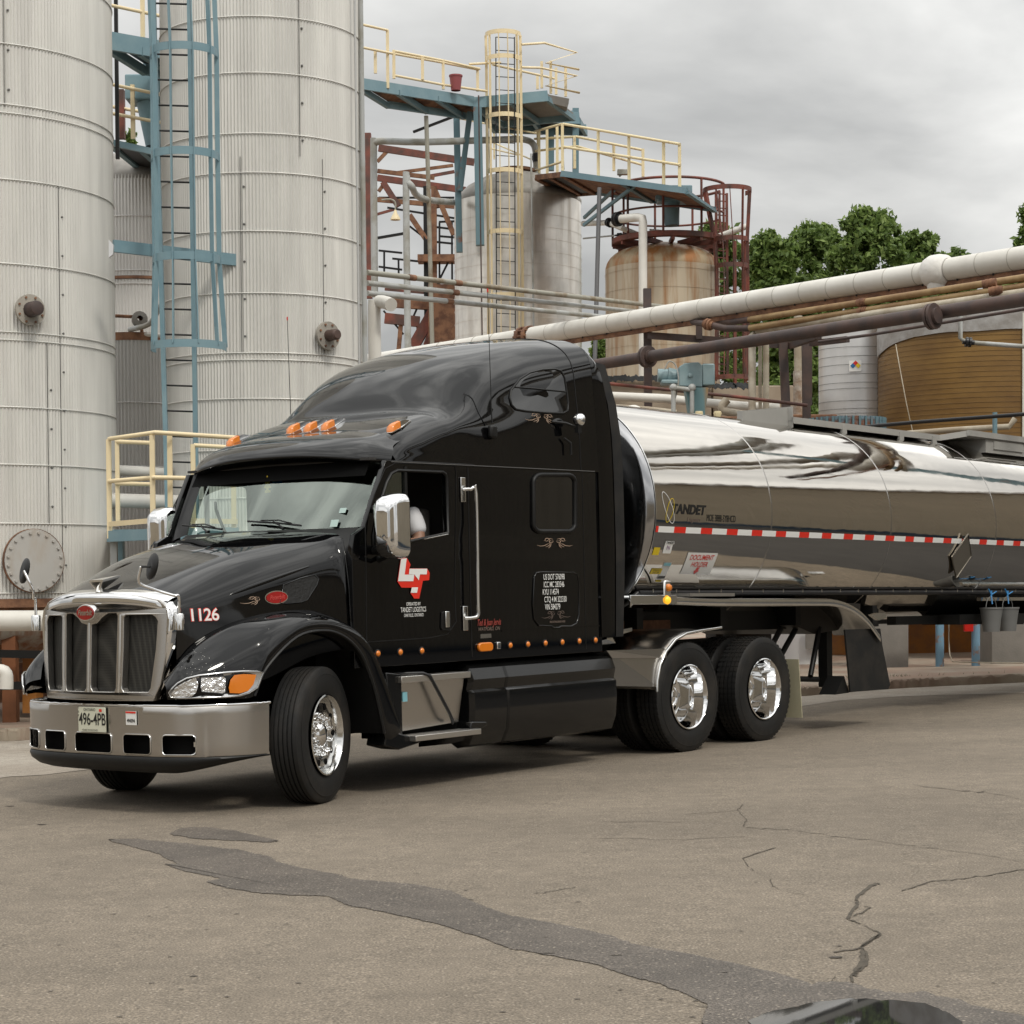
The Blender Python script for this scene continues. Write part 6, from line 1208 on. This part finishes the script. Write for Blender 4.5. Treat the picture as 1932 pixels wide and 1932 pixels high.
MB().lathe([(RP(9.5,44),0),(RP(9,44),.04),(RP(3.5,44),.15),(RP(2,44),.22),(.001,.22)],n=20).go('shade',CREAM,lm,40); MB().tube(catmull([(0,0,.2),(0,0,.38),(-.1,0,.45),(-.3,0,.44)],3),.02,6).go('arm',OPIPE,lm,50)
# ---------------- overhead pipe bridge ----------------
big=pipe('overhead_pipe','fat white lagged pipe slanting overhead across the right half','pipe',[(2240,425,25.2),(1932,486,27),(1005,634,35.3)],22.5,WPIPE,r=.16,fl=[],n=32)
A=P(1932,486,27); B=P(1005,634,35.3); dr=nrm(B-A)
big2=MB().tube([B+dr*.35,B+dr*7],.155,28).go('overhead_pipe',WPIPE,None,50); tag(big2,'white lagged pipe running on behind the cab roof from the rusty flange','pipe')
b=MB(); c=B+dr*.17; b.cyl(c-dr*.14,c-dr*.06,.19,24); b.cyl(c+dr*.06,c+dr*.14,.19,24); b.cyl(c-dr*.2,c+dr*.2,.11,16)
for k in range(10): a=k*.628; t1=nrm(np.cross(dr,[0,0,1])); t2=np.cross(dr,t1); p=c+(t1*math.cos(a)+t2*math.sin(a))*.165; b.cyl(p-dr*.18,p+dr*.18,.02,6)
tag(b.go('pipe_flange',RUST,None,40),'rusty bolted flange joining the white pipe above the cab roof','flange')
bnd=MB()
for k in range(-4,26):
    p=B-dr*(.5+k*.55) if k>=0 else B+dr*(.5-k*.55); bnd.tube([p-dr*.006,p+dr*.006],.1625,32)
bnd.go('lagging_band',mat('lagging_seam',(.42,.40,.36),.6),big,50)
b=MB()
for k in range(22):
    p=B-dr*(.8+k*.62)-np.array([0,0,.165]); b.box(p,(.10,.03,.03))
b.go('hanger_clip',TRIM,big,0)
MB().beam(P(1932,486,27)-np.array([0,0,.20])-dr*4,B-np.array([0,0,.20]),.06,.07).go('support_rail',RUST,big,0)
c=A+dr*1.13*1.75; c=P(1775,510,28.2); s_=((c-A)@dr); c=A+dr*s_; b=MB(); b.lathe([(.165,-.20),(.215,-.15),(.235,-.05),(.235,.08),(.205,.16),(.165,.19)],c,dr,28); b.lathe([(.16,0),(.14,.10),(.02,.14)],c-np.array([0,0,.17]),(0,0,-1),16); b.go('wrapped_joint',mat('white_wrap',(.72,.70,.66),.6,bump=.012,bscale=9),big,50)
pipe('overhead_pipe','dark rusty pipe slanting just above the tanker','pipe',[(2240,508,23),(1932,565,24.5),(1125,688,31.5)],13,DPIPE,r=.088,fl=[(1212,674,30.4),(1778,590,25.6)],flm=DPIPE,flr=1.9,n=18)
g='slim pipes under the fat white overhead pipe'
pipe('overhead_pipe','tan slim pipe directly under the fat white overhead pipe','pipe',[(2200,480,25.6),(1932,524,26.4),(1414,603,31)],7,TPIPE,g,fl=[(1640,569,29),(1880,532,27)],flr=1.25,r=.05)
pipe('overhead_pipe','second tan slim pipe under the fat white overhead pipe','pipe',[(2200,498,25.8),(1932,540,26.4),(1414,619,31)],7,TPIPE,g,fl=[(1645,584,29),(1885,547,27)],flr=1.25,r=.05)
pipe('overhead_pipe','pale slim pipe with a drop at its left end, just above the dark rusty pipe','pipe',[(2200,512,25.9),(1932,552,26.2),(1428,624,31),(1419,632,31),(1419,790,31)],8,BPIPE,g,r=.058)
pipe('overhead_pipe','blackened curved pipe end joining the tan pipes at their left end','pipe',[(1414,603,31),(1380,608,31.4),(1330,604,32)],6,DPIPE); pipe('overhead_pipe','pale blue-banded pipe end left of the tan pipes','pipe',[(1414,619,31),(1370,620,31.2),(1340,613,31.4),(1290,604,32.5)],6.5,DPIPE,fl=[(1335,612,31.4)])
pipe('overhead_pipe','thin dark pipe below the dark rusty pipe over the brown tank','pipe',[(1940,582,25.4),(1640,632,28),(1545,645,29)],3.2,DPIPE)
g='pale vertical pipes beside the red caged ladder'
vpipe('drop_pipe','left pale vertical pipe of the pair right of the red caged ladder','pipe',1434,31.2,632,780,3.5,BPIPE,g); vpipe('drop_pipe','right pale vertical pipe of the pair right of the red caged ladder','pipe',1445,31.4,632,782,6,BPIPE,g)
vpipe('drop_pipe','pale stack pipe rising above the tan parapet before the trees','pipe',1506,33,596,705,8,BPIPE)
vpipe('torn_lagging_pipe','pipe with torn brown and white lagging above the tan parapet','pipe',1506,32.8,700,786,9.5,mat('torn_lagging',(.55,.50,.44),.9,col2=(.30,.20,.13),vscale=6,bump=.02,bscale=14,lo=.35,hi=.65))
b=empty('pipe_rack',P(1224,745,33),'dark steel pipe rack with a long cross beam under the overhead pipes','rack'); L0=np.array(b.location)
for a,c_,wd in(((1224,633,33),(1492,652,32),.11),((1221,545,33.2),(1223,780,33.2),.13),((1477,645,32),(1484,790,32),.13),((1520,640,32),(1522,800,32),.12),((1319,612,32.6),(1319,640,32.6),.10),((1492,652,32),(1545,634,30.5),.09),((1530,648,31.5),(1600,640,31),.09),((1527,650,32),(1527,765,32),.08)): MB().beam(np.array(P(*a))-L0,np.array(P(*c_))-L0,wd,wd,(0,1,0) if abs(a[0]-c_[0])<12 else (0,0,1)).go('rack_beam',DPIPE,b,0)
# ---------------- parapet, tanks at right ----------------
def wallbox(name,label,cat,x0,x1,yt,yb,d,dep,m):
    a=P(x0,yt,d); c_=P(x1,yb,d); o=MB().box(((a[0]+c_[0])/2,a[1]+dep/2,(a[2]+c_[2])/2),(c_[0]-a[0],dep,a[2]-c_[2])).go(name,m,None,0,bevel=.02); return tag(o,label,cat)
wallbox('parapet_wall','tan parapet wall behind the tanker and the blue-grey gearbox','wall',1130,1345,715,1180,34,6,WALLT)
wallbox('parapet_wall','tan wall section with a stained top, right of the blue-grey gearbox','wall',1345,1500,728,1180,34.2,6,WALLT)
b=MB()
for k in range(60):
    x=1135+k*3.5+(0 if k<38 else 70); b.box(P(x,(714 if k<38 else 728)+rng.uniform(-2,2),33.9),(.10,.06,.06),Matrix.Rotation(rng.uniform(-1,1),3,'Y'))
tag(b.go('rubble_strip',mat('tar_strip',(.05,.055,.06),.6,var=.5,vscale=20),None,0),'ragged dark tar flashing along the top of the tan parapet','flashing')
g='pipes in front of the tan parapet'
pipe('lagged_pipe','upper white pipe along the tan parapet','pipe',[(1140,747,32),(1255,752,32),(1300,757,32),(1400,766,32),(1470,770,32)],8.5,WPIPE,g)
pipe('lagged_pipe','lower cream pipe left of the blue-grey gear motor','pipe',[(1140,768,31.5),(1225,774,31.5),(1276,780,31.5)],7,BPIPE,g)
pipe('lagged_pipe','lower cream pipe with an elbow, right of the blue-grey gear motor','pipe',[(1372,754,31.6),(1362,768,31.6),(1375,778,31.6),(1440,786,31.6)],8,BPIPE,g,smooth=3)
pipe('handrail_pipe','thin rust brown pipe crossing in front of the tan parapet','pipe',[(1150,724,31),(1385,748,30.8),(1524,765,30.6)],3.2,RUSTR)
pipe('white_elbow','white round elbow sticking up behind the front of the tanker','pipe',[(1184,806,26),(1184,786,26),(1190,777,26),(1200,777,26),(1204,786,26)],12,WPIPE,smooth=3)
wallbox('service_box','grey steel box behind the front of the tanker','box',1206,1340,783,900,30,1.5,CONCD)
wallbox('service_box','low rusty steel deck behind the tanker, under the blue-grey gearbox','deck',1300,1405,786,900,29.5,1.5,RUST)
for i,x in enumerate((1319,1354)):
    b=MB(); zz=[Zp(x,y,29) for y in(810,786,780,776)]; c=P(x,810,29); b.tube([(c[0],c[1],z) for z in zz],[.045,.045,.06,.05],12); tag(b.go('capped_stub',CREAM,None,50),('left','right')[i]+' capped cream stub pipe under the blue-grey gearbox','pipe','capped stubs') if 0 else tag(b.go('capped_stub',CREAM2,None,50),('left','right')[i]+' small capped stub pipe below the blue-grey gearbox','pipe')
gm=empty('gear_motor',P(1305,785,29.6),'blue-grey gear motor on a tapered pedestal behind the tanker','motor'); L0=np.array(gm.location)
q=lambda x,y,d=29.6:np.array(P(x,y,d))-L0
def qbox(nm,x0,x1,y0,y1,dp,m,d=29.6,bv=.02): a=q(x0,y0,d); c_=q(x1,y1,d); return MB().box(((a[0]+c_[0])/2,a[1]+dp/2,(a[2]+c_[2])/2),(c_[0]-a[0],dp,a[2]-c_[2])).go(nm,m,gm,30,bevel=bv)
MB().prism([q(1281,728),q(1281,692),(q(1292,685)),(q(1318,683)),(q(1325,689)),(q(1325,730))],(0,.4,0)).go('gear_case',TEAL,gm,0,bevel=.012); qbox('end_cover',1325,1349,686,727,.42,TEAL)
MB().tube([q(1243,706)+[0,.2,0],q(1262,706)+[0,.2,0]],.10,20).go('motor',TEAL,gm,40); MB().tube([q(1262,706)+[0,.2,0],q(1283,708)+[0,.2,0]],[.12,.10],20).go('coupling',TEAL,gm,40); qbox('motor_foot',1248,1282,716,724,.3,TEAL)
MB().prism([q(1293,731),q(1337,731),q(1330,785),q(1302,785)],(0,.34,0)).go('pedestal',galv('stained_pedestal',(.16,.29,.31),.5,0,.1,rustcol=(.32,.2,.09),ramp=(.55,.7)),gm,0); MB().lathe([(.0001,.04),(.03,.035),(.035,0)],q(1302,708),(0,-1,0),12).go('shaft_cap',TEAL,gm,40)
for x in(1270,1305): MB().tube([q(x,735)+[0,-.05,0],q(x,745)+[0,-.05,0],q(x,800)+[0,-.05,0]],.035,10).go('leg_pipe',GPIPE,gm,50); MB().ball(q(x,732)+[0,-.05,0],.06,6).go('elbow_joint',GPIPE,gm,50)
MB().tube([q(1266,732)+[0,-.05,0],q(1306,736)+[0,-.05,0]],.035,8).go('cross_pipe',GPIPE,gm,50); MB().tube(catmull([q(1254,697),q(1262,682),q(1274,688),q(1280,712),q(1277,740),q(1268,770)],4),.012,6).go('cable',GPIPE,gm,50)
sG,iG=silo('silver_tank','small silver tank with black hoops and a hazard diamond','tank',1618,72,36,628,1120,SILV,(655,672,688,706,722,733,756,771,780),bandm=mat('tank_hoop_dark',(.12,.12,.12),.6,.3))
X,Y,zb,r,zt=iG
hs=MB(); fx=lambda x,y:P(x,y,36)
a=math.asin((P(1624,683,34.7)[0]-X)/r); nd=np.array([math.sin(a),-math.cos(a),0]); tx=np.array([math.cos(a),math.sin(a),0]); cc=np.array([r*math.sin(a),-r*math.cos(a),Zp(1624,683,34.6)-zb])+nd*.02
SG=lambda x,y:tuple(cc+tx*x+np.array([0,0,y]))
s_=RP(1,34.6); hz=shape(SG,[[(-12*s_,-11*s_),(11*s_,-11*s_),(11*s_,10*s_),(-12*s_,10*s_)]],'hazard_sign',WHITE,sG)
sq=lambda cx_,cy_:[(cx_*s_,(cy_-5)*s_),((cx_+5)*s_,cy_*s_),(cx_*s_,(cy_+5)*s_),((cx_-5)*s_,cy_*s_)]
SG2=lambda x,y:tuple(np.array(SG(x,y))+nd*.01)
shape(SG2,[sq(0,5)],'red_diamond',REDM,hz); shape(SG2,[sq(-5,0)],'blue_diamond',STKD,hz); shape(SG2,[sq(5,0)],'yellow_diamond',YEL,hz)
sH,iH=silo('brown_tank','big glossy brown tank with a torn grey wrap round its top','tank',1862,202,35,592,1120,BRT,(),dome=None)
X,Y,zb,r,zt=iH; b=MB(); n_=int((zt-zb)/.085)
for k in range(n_): z=.085*k+.04; b.tube([((r+.006)*math.cos(a),(r+.006)*math.sin(a),z) for a in np.linspace(0,2*math.pi,97)[:-1]],.003,5,closed=True)
b.go('ribs',BRT,sH,50)
rows=[]; za=np.linspace(math.pi*.98,math.pi*1.95,60); zlow=[Zp(1862,652+ (22*max(0,1-(k/14)) if k<14 else 0)+1.0*math.sin(k*.55)-8*(k/60),35)-zb for k in range(60)]
for f in(0,.5,1): rows.append([((r+.03)*math.cos(a),(r+.03)*math.sin(a),zlow[k]+(zt-zb+.02-zlow[k])*f) for k,a in enumerate(za)])
MB().grid(rows).go('grey_wrap',WRAP,sH,60)
tp=MB(); a0_=-math.asin(1); aa=math.asin((P(1917,700,33.6)[0]-X)/r); tp.box((r*math.sin(aa),-r*math.cos(aa)-.03,(zt-zb)/2-.1),(.09,.03,zt-zb-.3)); tp.go('gauge_board',WPIPE,sH,0)
pipe('black_cable','drooping pale wire on the front of the brown tank','cable',[(1690,650,33.4),(1697,690,33.2),(1710,760,33),(1722,815,33)],.9,BPIPE,smooth=4)
pipe('black_pipe','thin black pipe rising to the right before the brown tank','pipe',[(1590,809,30),(1735,796,29.4),(1940,781,28.5)],3.6,CABLE)
pipe('lagged_pipe','dirty white pipe along the foot of the brown tank','pipe',[(1650,823,31),(1800,811,30.5),(1904,805,30),(1915,790,30)],5.5,BPIPE)
vpipe('blue_post','short pale blue post at the foot of the brown tank','post',1877,29.5,778,822,4.5,BLUE)
pipe('small_drain','small pale elbow pipe in front of the grey wrap of the brown tank','pipe',[(1812,588,31),(1812,638,31),(1822,645,31),(1840,647,31),(1950,655,30.5)],4.2,GPIPE,fl=[(1827,646,31)],flm=CABLE,flr=2.2)
o,i_=silo('blue_drum','low rusty blue round housing between the tanker and the silver tank','housing',1598,70,31,790,1000,mat('rusty_blue_housing',(.16,.24,.29),.6,col2=(.20,.08,.04),vscale=2.2,lo=.5,hi=.58),(790,815)); 
b=MB()
for k in range(36): a=k*math.pi/18; b.box((i_[3]*1.02*math.cos(a),i_[3]*1.02*math.sin(a),i_[4]-i_[2]-.18),(.03,.03,.36))
b.go('stiffeners',BLUED,o,0)
wallbox('rusty_roof_edge','rusty flat roof edge below the torn lagging pipe','roof',1475,1580,782,792,32.5,2,RUST)
# ---------------- under the tanker ----------------
Z3=lambda x,y:(1433.9+.25782*x,1041.5+.25782*y)
def gwall(name,label,cat,x0,x1,yt,d,dep,m):
    a=P(x0,yt,d); c_=P(x1,yt,d); zb=gz((a[0]+c_[0])/2,a[1],H_)-.01; o=MB().box(((a[0]+c_[0])/2,a[1]+dep/2,(a[2]+zb)/2),(c_[0]-a[0],dep,a[2]-zb)).go(name,m,None,0,bevel=.01); return tag(o,label,cat)
gwall('orange_wall','orange brown boarded wall seen under the tanker at the right','wall',1560,2300,1100,36,3,ORANGE)
gwall('concrete_block','grey concrete pier under the tanker, just right of the long mud flap','pier',1640,1714,1120,31.5,.9,CONCD)
gwall('concrete_block','grey concrete block under the tanker at the right edge','pier',1871,2150,1168,32,.9,CONCD)
gwall('shaded_recess','dark recess behind the white cabinet under the tanker','shed',1350,1660,1100,38,2,mat('shadow_wall',(.06,.055,.05),.8,var=.3))  # solid box, the shade of the recess is put into its dark colour
cb=gwall('white_cabinet','white equipment cabinet glimpsed behind the trailer legs','cabinet',1470,1556,1120,33,1,CABW)
MB().box(np.array(P(1536,1205,32.9)),(.28,.06,.34)).go('cabinet_door',CONCD,cb,0)
for i,x in enumerate((1773,1841)):
    a,c_=vp(x,31.5,1120,1300); c_[2]=gz(c_[0],c_[1],H_); tag(MB().tube([a,c_],RP(8,31.5),16).go('blue_post',mat('chipped_blue_%d'%i,(.20,.36,.50),.6,col2=(.34,.24,.2),vscale=4,lo=.52,hi=.58),None,50),('peeling pale blue post under the tanker, next to the concrete pier','peeling pale blue post under the tanker, beside the red box')[i],'post')
tag(MB().box(P(1827,1170,31.4),(.14,.1,.36)).go('red_box',REDM,None,0,bevel=.01),'small red box between the blue posts under the tanker','box')
tag(MB().beam(P(1715,1168,31),P(1930,1168,31),.1,.16).go('dark_beam',TRIM,None,0),'dark horizontal beam crossing under the tanker','beam')
pipe('white_hose','thin pale hose hanging down by the blue post','hose',[(1790,1160,31.2),(1791,1225,31.2),(1796,1244,31),(1810,1249,30.8),(1930,1251,30.5)],1.1,BPIPE,smooth=3)
# grass tufts at kerb
b=MB()
for k in range(500):
    x=rng.choice([rng.normal(1515,15),rng.normal(1690,30),rng.normal(1600,40),rng.uniform(1500,1900)]); p=gpt(x,1252 if rng.random()<.4 else 1300-(x-1500)*.035)+gn*(H_ if rng.random()<.4 else 0)+np.array([rng.normal(0,.05),rng.normal(0,.05),0]); h=rng.uniform(.02,.06); a=rng.uniform(0,6)
    b.poly([p,p+np.array([.008*math.cos(a),.008*math.sin(a),0]),p+np.array([rng.normal(0,.02),rng.normal(0,.02),h])])
tag(b.go('weeds',mat('weed_green',(.07,.10,.03),.8),None,0),'sparse green weeds growing along the kerb under the tanker','weeds',kind='stuff')
# ---------------- trees ----------------
LM=[mat('leaf_%d'%i,c_,.55,var=.25,vscale=.8,spec=.3) for i,c_ in enumerate(((.11,.17,.045),(.18,.26,.07),(.27,.36,.11)))]
for m_ in LM:
    N_=m_.node_tree.nodes; L_=m_.node_tree.links; b_=N_['Principled BSDF']; tl=N_.new('ShaderNodeBsdfTranslucent'); cs_=b_.inputs['Base Color'].links[0].from_socket; L_.new(cs_,tl.inputs[0]); mi_=N_.new('ShaderNodeMixShader'); mi_.inputs[0].default_value=.42; L_.new(b_.outputs[0],mi_.inputs[1]); L_.new(tl.outputs[0],mi_.inputs[2]); L_.new(mi_.outputs[0],N_['Material Output'].inputs[0])
BARK=mat('bark',(.09,.075,.055),.9,var=.3,vscale=4)
def tree(label,cx,ytop,wpx,d,n=15000,ybase=1110,seed=0,lean=0,size=1.0):
    R_=np.random.default_rng(seed); base=np.array(P(cx,ybase,d)); zg_=gz(base[0],base[1],H_); base[2]=zg_; zt_=Zp(cx,ytop,d); H=zt_-zg_; Wd=RP(wpx,d)
    o=empty('tree',tuple(base),label,'tree','trees behind the plant')
    tr=MB(); tr.tube([(0,0,-.1),(.1,0,H*.3),(.05+lean*.3,.1,H*.6),(lean,0,H*.93)],[.28,.2,.12,.03],10); br=[]
    for k in range(16):
        f=R_.uniform(.2,.85); a=R_.uniform(0,6.28); l_=Wd*R_.uniform(.5,.95)*(1.1-f*.6); s0=np.array([lean*f,0,H*f]); e0=s0+np.array([l_*math.cos(a),l_*math.sin(a),l_*.55]); tr.tube([s0,(s0+e0)/2+[0,0,.15],e0],[.08,.05,.02],6); br.append(e0)
    tr.go('trunk',BARK,o,50)
    cl=[]
    for k in range(230):
        hz=.52+.47*R_.uniform(0,1)**.8; rad=Wd*(1.05-.66*max(0,(hz-.62)/.38)**1.5)*(1+.22*math.sin(5*hz*3+seed*2))*R_.uniform(.05,1.0)**.6; a=R_.uniform(0,6.28)
        cl.append((np.array([lean*hz+rad*math.cos(a),rad*.8*math.sin(a),H*hz]),R_.uniform(.06,.17)*Wd))
    for k in range(46): a=R_.uniform(0,6.28); q_=R_.uniform(0,1); cl.append((np.array([Wd*.62*q_*math.cos(a),Wd*.4*q_*math.sin(a),H*(R_.uniform(.93,1.0)-.05*q_)]),Wd*R_.uniform(.035,.09)))
    v=[];f_=[];mi=[]
    per=n//len(cl)
    for c_,rr in cl:
        pts=R_.normal(0,1,(per,3)); pts/=np.linalg.norm(pts,axis=1)[:,None]; pts*=(R_.uniform(.2,1.35,(per,1))*rr)
        for p in pts:
            q=c_+p; s=R_.uniform(.05,.11)*size; nn=nrm(R_.normal(0,1,3)+p/rr*.6+[0,0,.5]); t1=nrm(np.cross(nn,R_.normal(0,1,3))); t2=np.cross(nn,t1); b0=len(v)
            v+= [q-t1*s*1.25,q+t2*s*.62,q+t1*s*1.35,q-t2*s*.62]; f_.append([b0,b0+1,b0+2,b0+3]); mi.append(int(R_.choice([0,0,1,1,2])))
    me=bpy.data.meshes.new('crown'); me.from_pydata([tuple(x) for x in v],[],f_)
    for m_ in LM: me.materials.append(m_)
    me.polygons.foreach_set('material_index',mi); co=bpy.data.objects.new('crown',me); C.objects.link(co); co.parent=o; return o
tree('leafy tree just behind the red caged ladder, its crown part hidden by the cage',1350,425,95,62,seed=1)
tree('bushy tree right of the red caged ladder, above the white overhead pipe',1455,440,85,60,seed=2)
tree('bushy tree with a notched top, second to the right of the red caged ladder',1540,425,80,63,seed=3)
tree('tallest rounded tree above the middle of the overhead pipe',1640,400,110,60,n=27000,seed=4)
tree('lower tree filling the gap above the silver tank',1735,440,85,64,seed=5)
tree('small tree top peeping over the overhead pipe above the brown tank',1800,470,60,66,n=8000,seed=6)
tree('tree at the right edge rising above the overhead pipe',1960,392,85,62,seed=8)
tree('dark low tree seen below the overhead pipes behind the pale vertical pipes',1500,560,95,56,seed=9,n=20000)
tree('small dark tree glimpsed between the cab roof and the rust stained tank',1135,640,36,56,n=5500,seed=10)
tree('tree top glimpsed between the silos beside the blue gearbox',255,244,30,60,n=5000,seed=11)
pb=empty('added_pipe_bridge',(18,20,0),'unseen high bridge of thick pipes added to be mirrored in the tank top','pipe rack')  # added out of view for the curved bands mirrored on the tank
for k,(dx,dz,r_,m_) in enumerate(((0,0,.28,GPIPE),(1.6,.5,.22,GPIPE),(3.1,-.2,.3,CONC),(5.4,.3,.25,WPIPE))):
    MB().tube([(-8+dx,13.5+dx*.3,12.2+dz),(8+dx,-15+dx*.3,12.2+dz)],r_,14).go('bridge_pipe',m_,pb,50)
for x,y in((-6,10.5),(8,-14)): MB().beam((x+1,y,-1.5),(x+1,y,12.4),.4,.4,(0,1,0)).go('bridge_post',BLUED,pb,0)
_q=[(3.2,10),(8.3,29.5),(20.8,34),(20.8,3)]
tag(MB().poly([(x,y,gz(x,y)+.004) for x,y in _q]).go('added_dark_ground',mat('added_ground_dark',(.045,.042,.04),.8,var=.2,vscale=1.5),None,0),kind='structure')  # unseen dark sheet added to darken the lower reflection in the tank
# ---------------- buildings across the yard (they show in the polished surfaces) ----------------
def bldg(label,x0,y0,x1,y1,h,m,plinth,sgn):
    zz=gz((x0+x1)/2,(y0+y1)/2)-1; o=empty('warehouse',((x0+x1)/2,(y0+y1)/2,zz),label,'building'); L_=math.hypot(x1-x0,y1-y0); a=math.atan2(y1-y0,x1-x0); o.rotation_euler=(0,0,a)
    n_=int(L_/.3); rows=[[(-L_/2+k*L_/(n_*2),(.03 if k%2 else -.03),z) for k in range(n_*2+1)] for z in(0,h+1)]; MB().grid(rows).go('cladding',m,o,0)
    MB().box((0,sgn*3.2,(h+1)/2),(L_,6,h+.9)).go('hall',m,o,0); MB().box((0,-sgn*.08,.7),(L_,.12,1.5)).go('plinth',plinth,o,0)
    
    if m is not BEIGE: MB().box((-L_/2+L_*.3,-sgn*.10,2.3),(2.6,.1,3.4)).go('roller_door',BEIGE,o,0)
    MB().box((0,-sgn*.15,h+.9),(L_+.2,.3,.25)).go('eaves',CABW,o,0)
bldg('beige corrugated warehouse across the yard, mirrored in the front of the tank',21,2,21,35,9.0,BEIGE,NAVY,-1)
bldg('dark blue clad building across the yard, mirrored in the rear of the tank',23,36,24,60,8.6,NAVY,BEIGE,-1)
bldg('long beige shed added unseen beyond the left edge, mirrored in the bumper',-24,-6,-24,20,7.5,BEIGE,NAVY,1)  # added so the bumper mirrors a wall rather than bright sky
bldg('unseen beige shed added behind the photographer, mirrored in the mirrors',-12,-22,16,-22,8,BEIGE,NAVY,-1)  # added out of view to give polished surfaces something to reflect
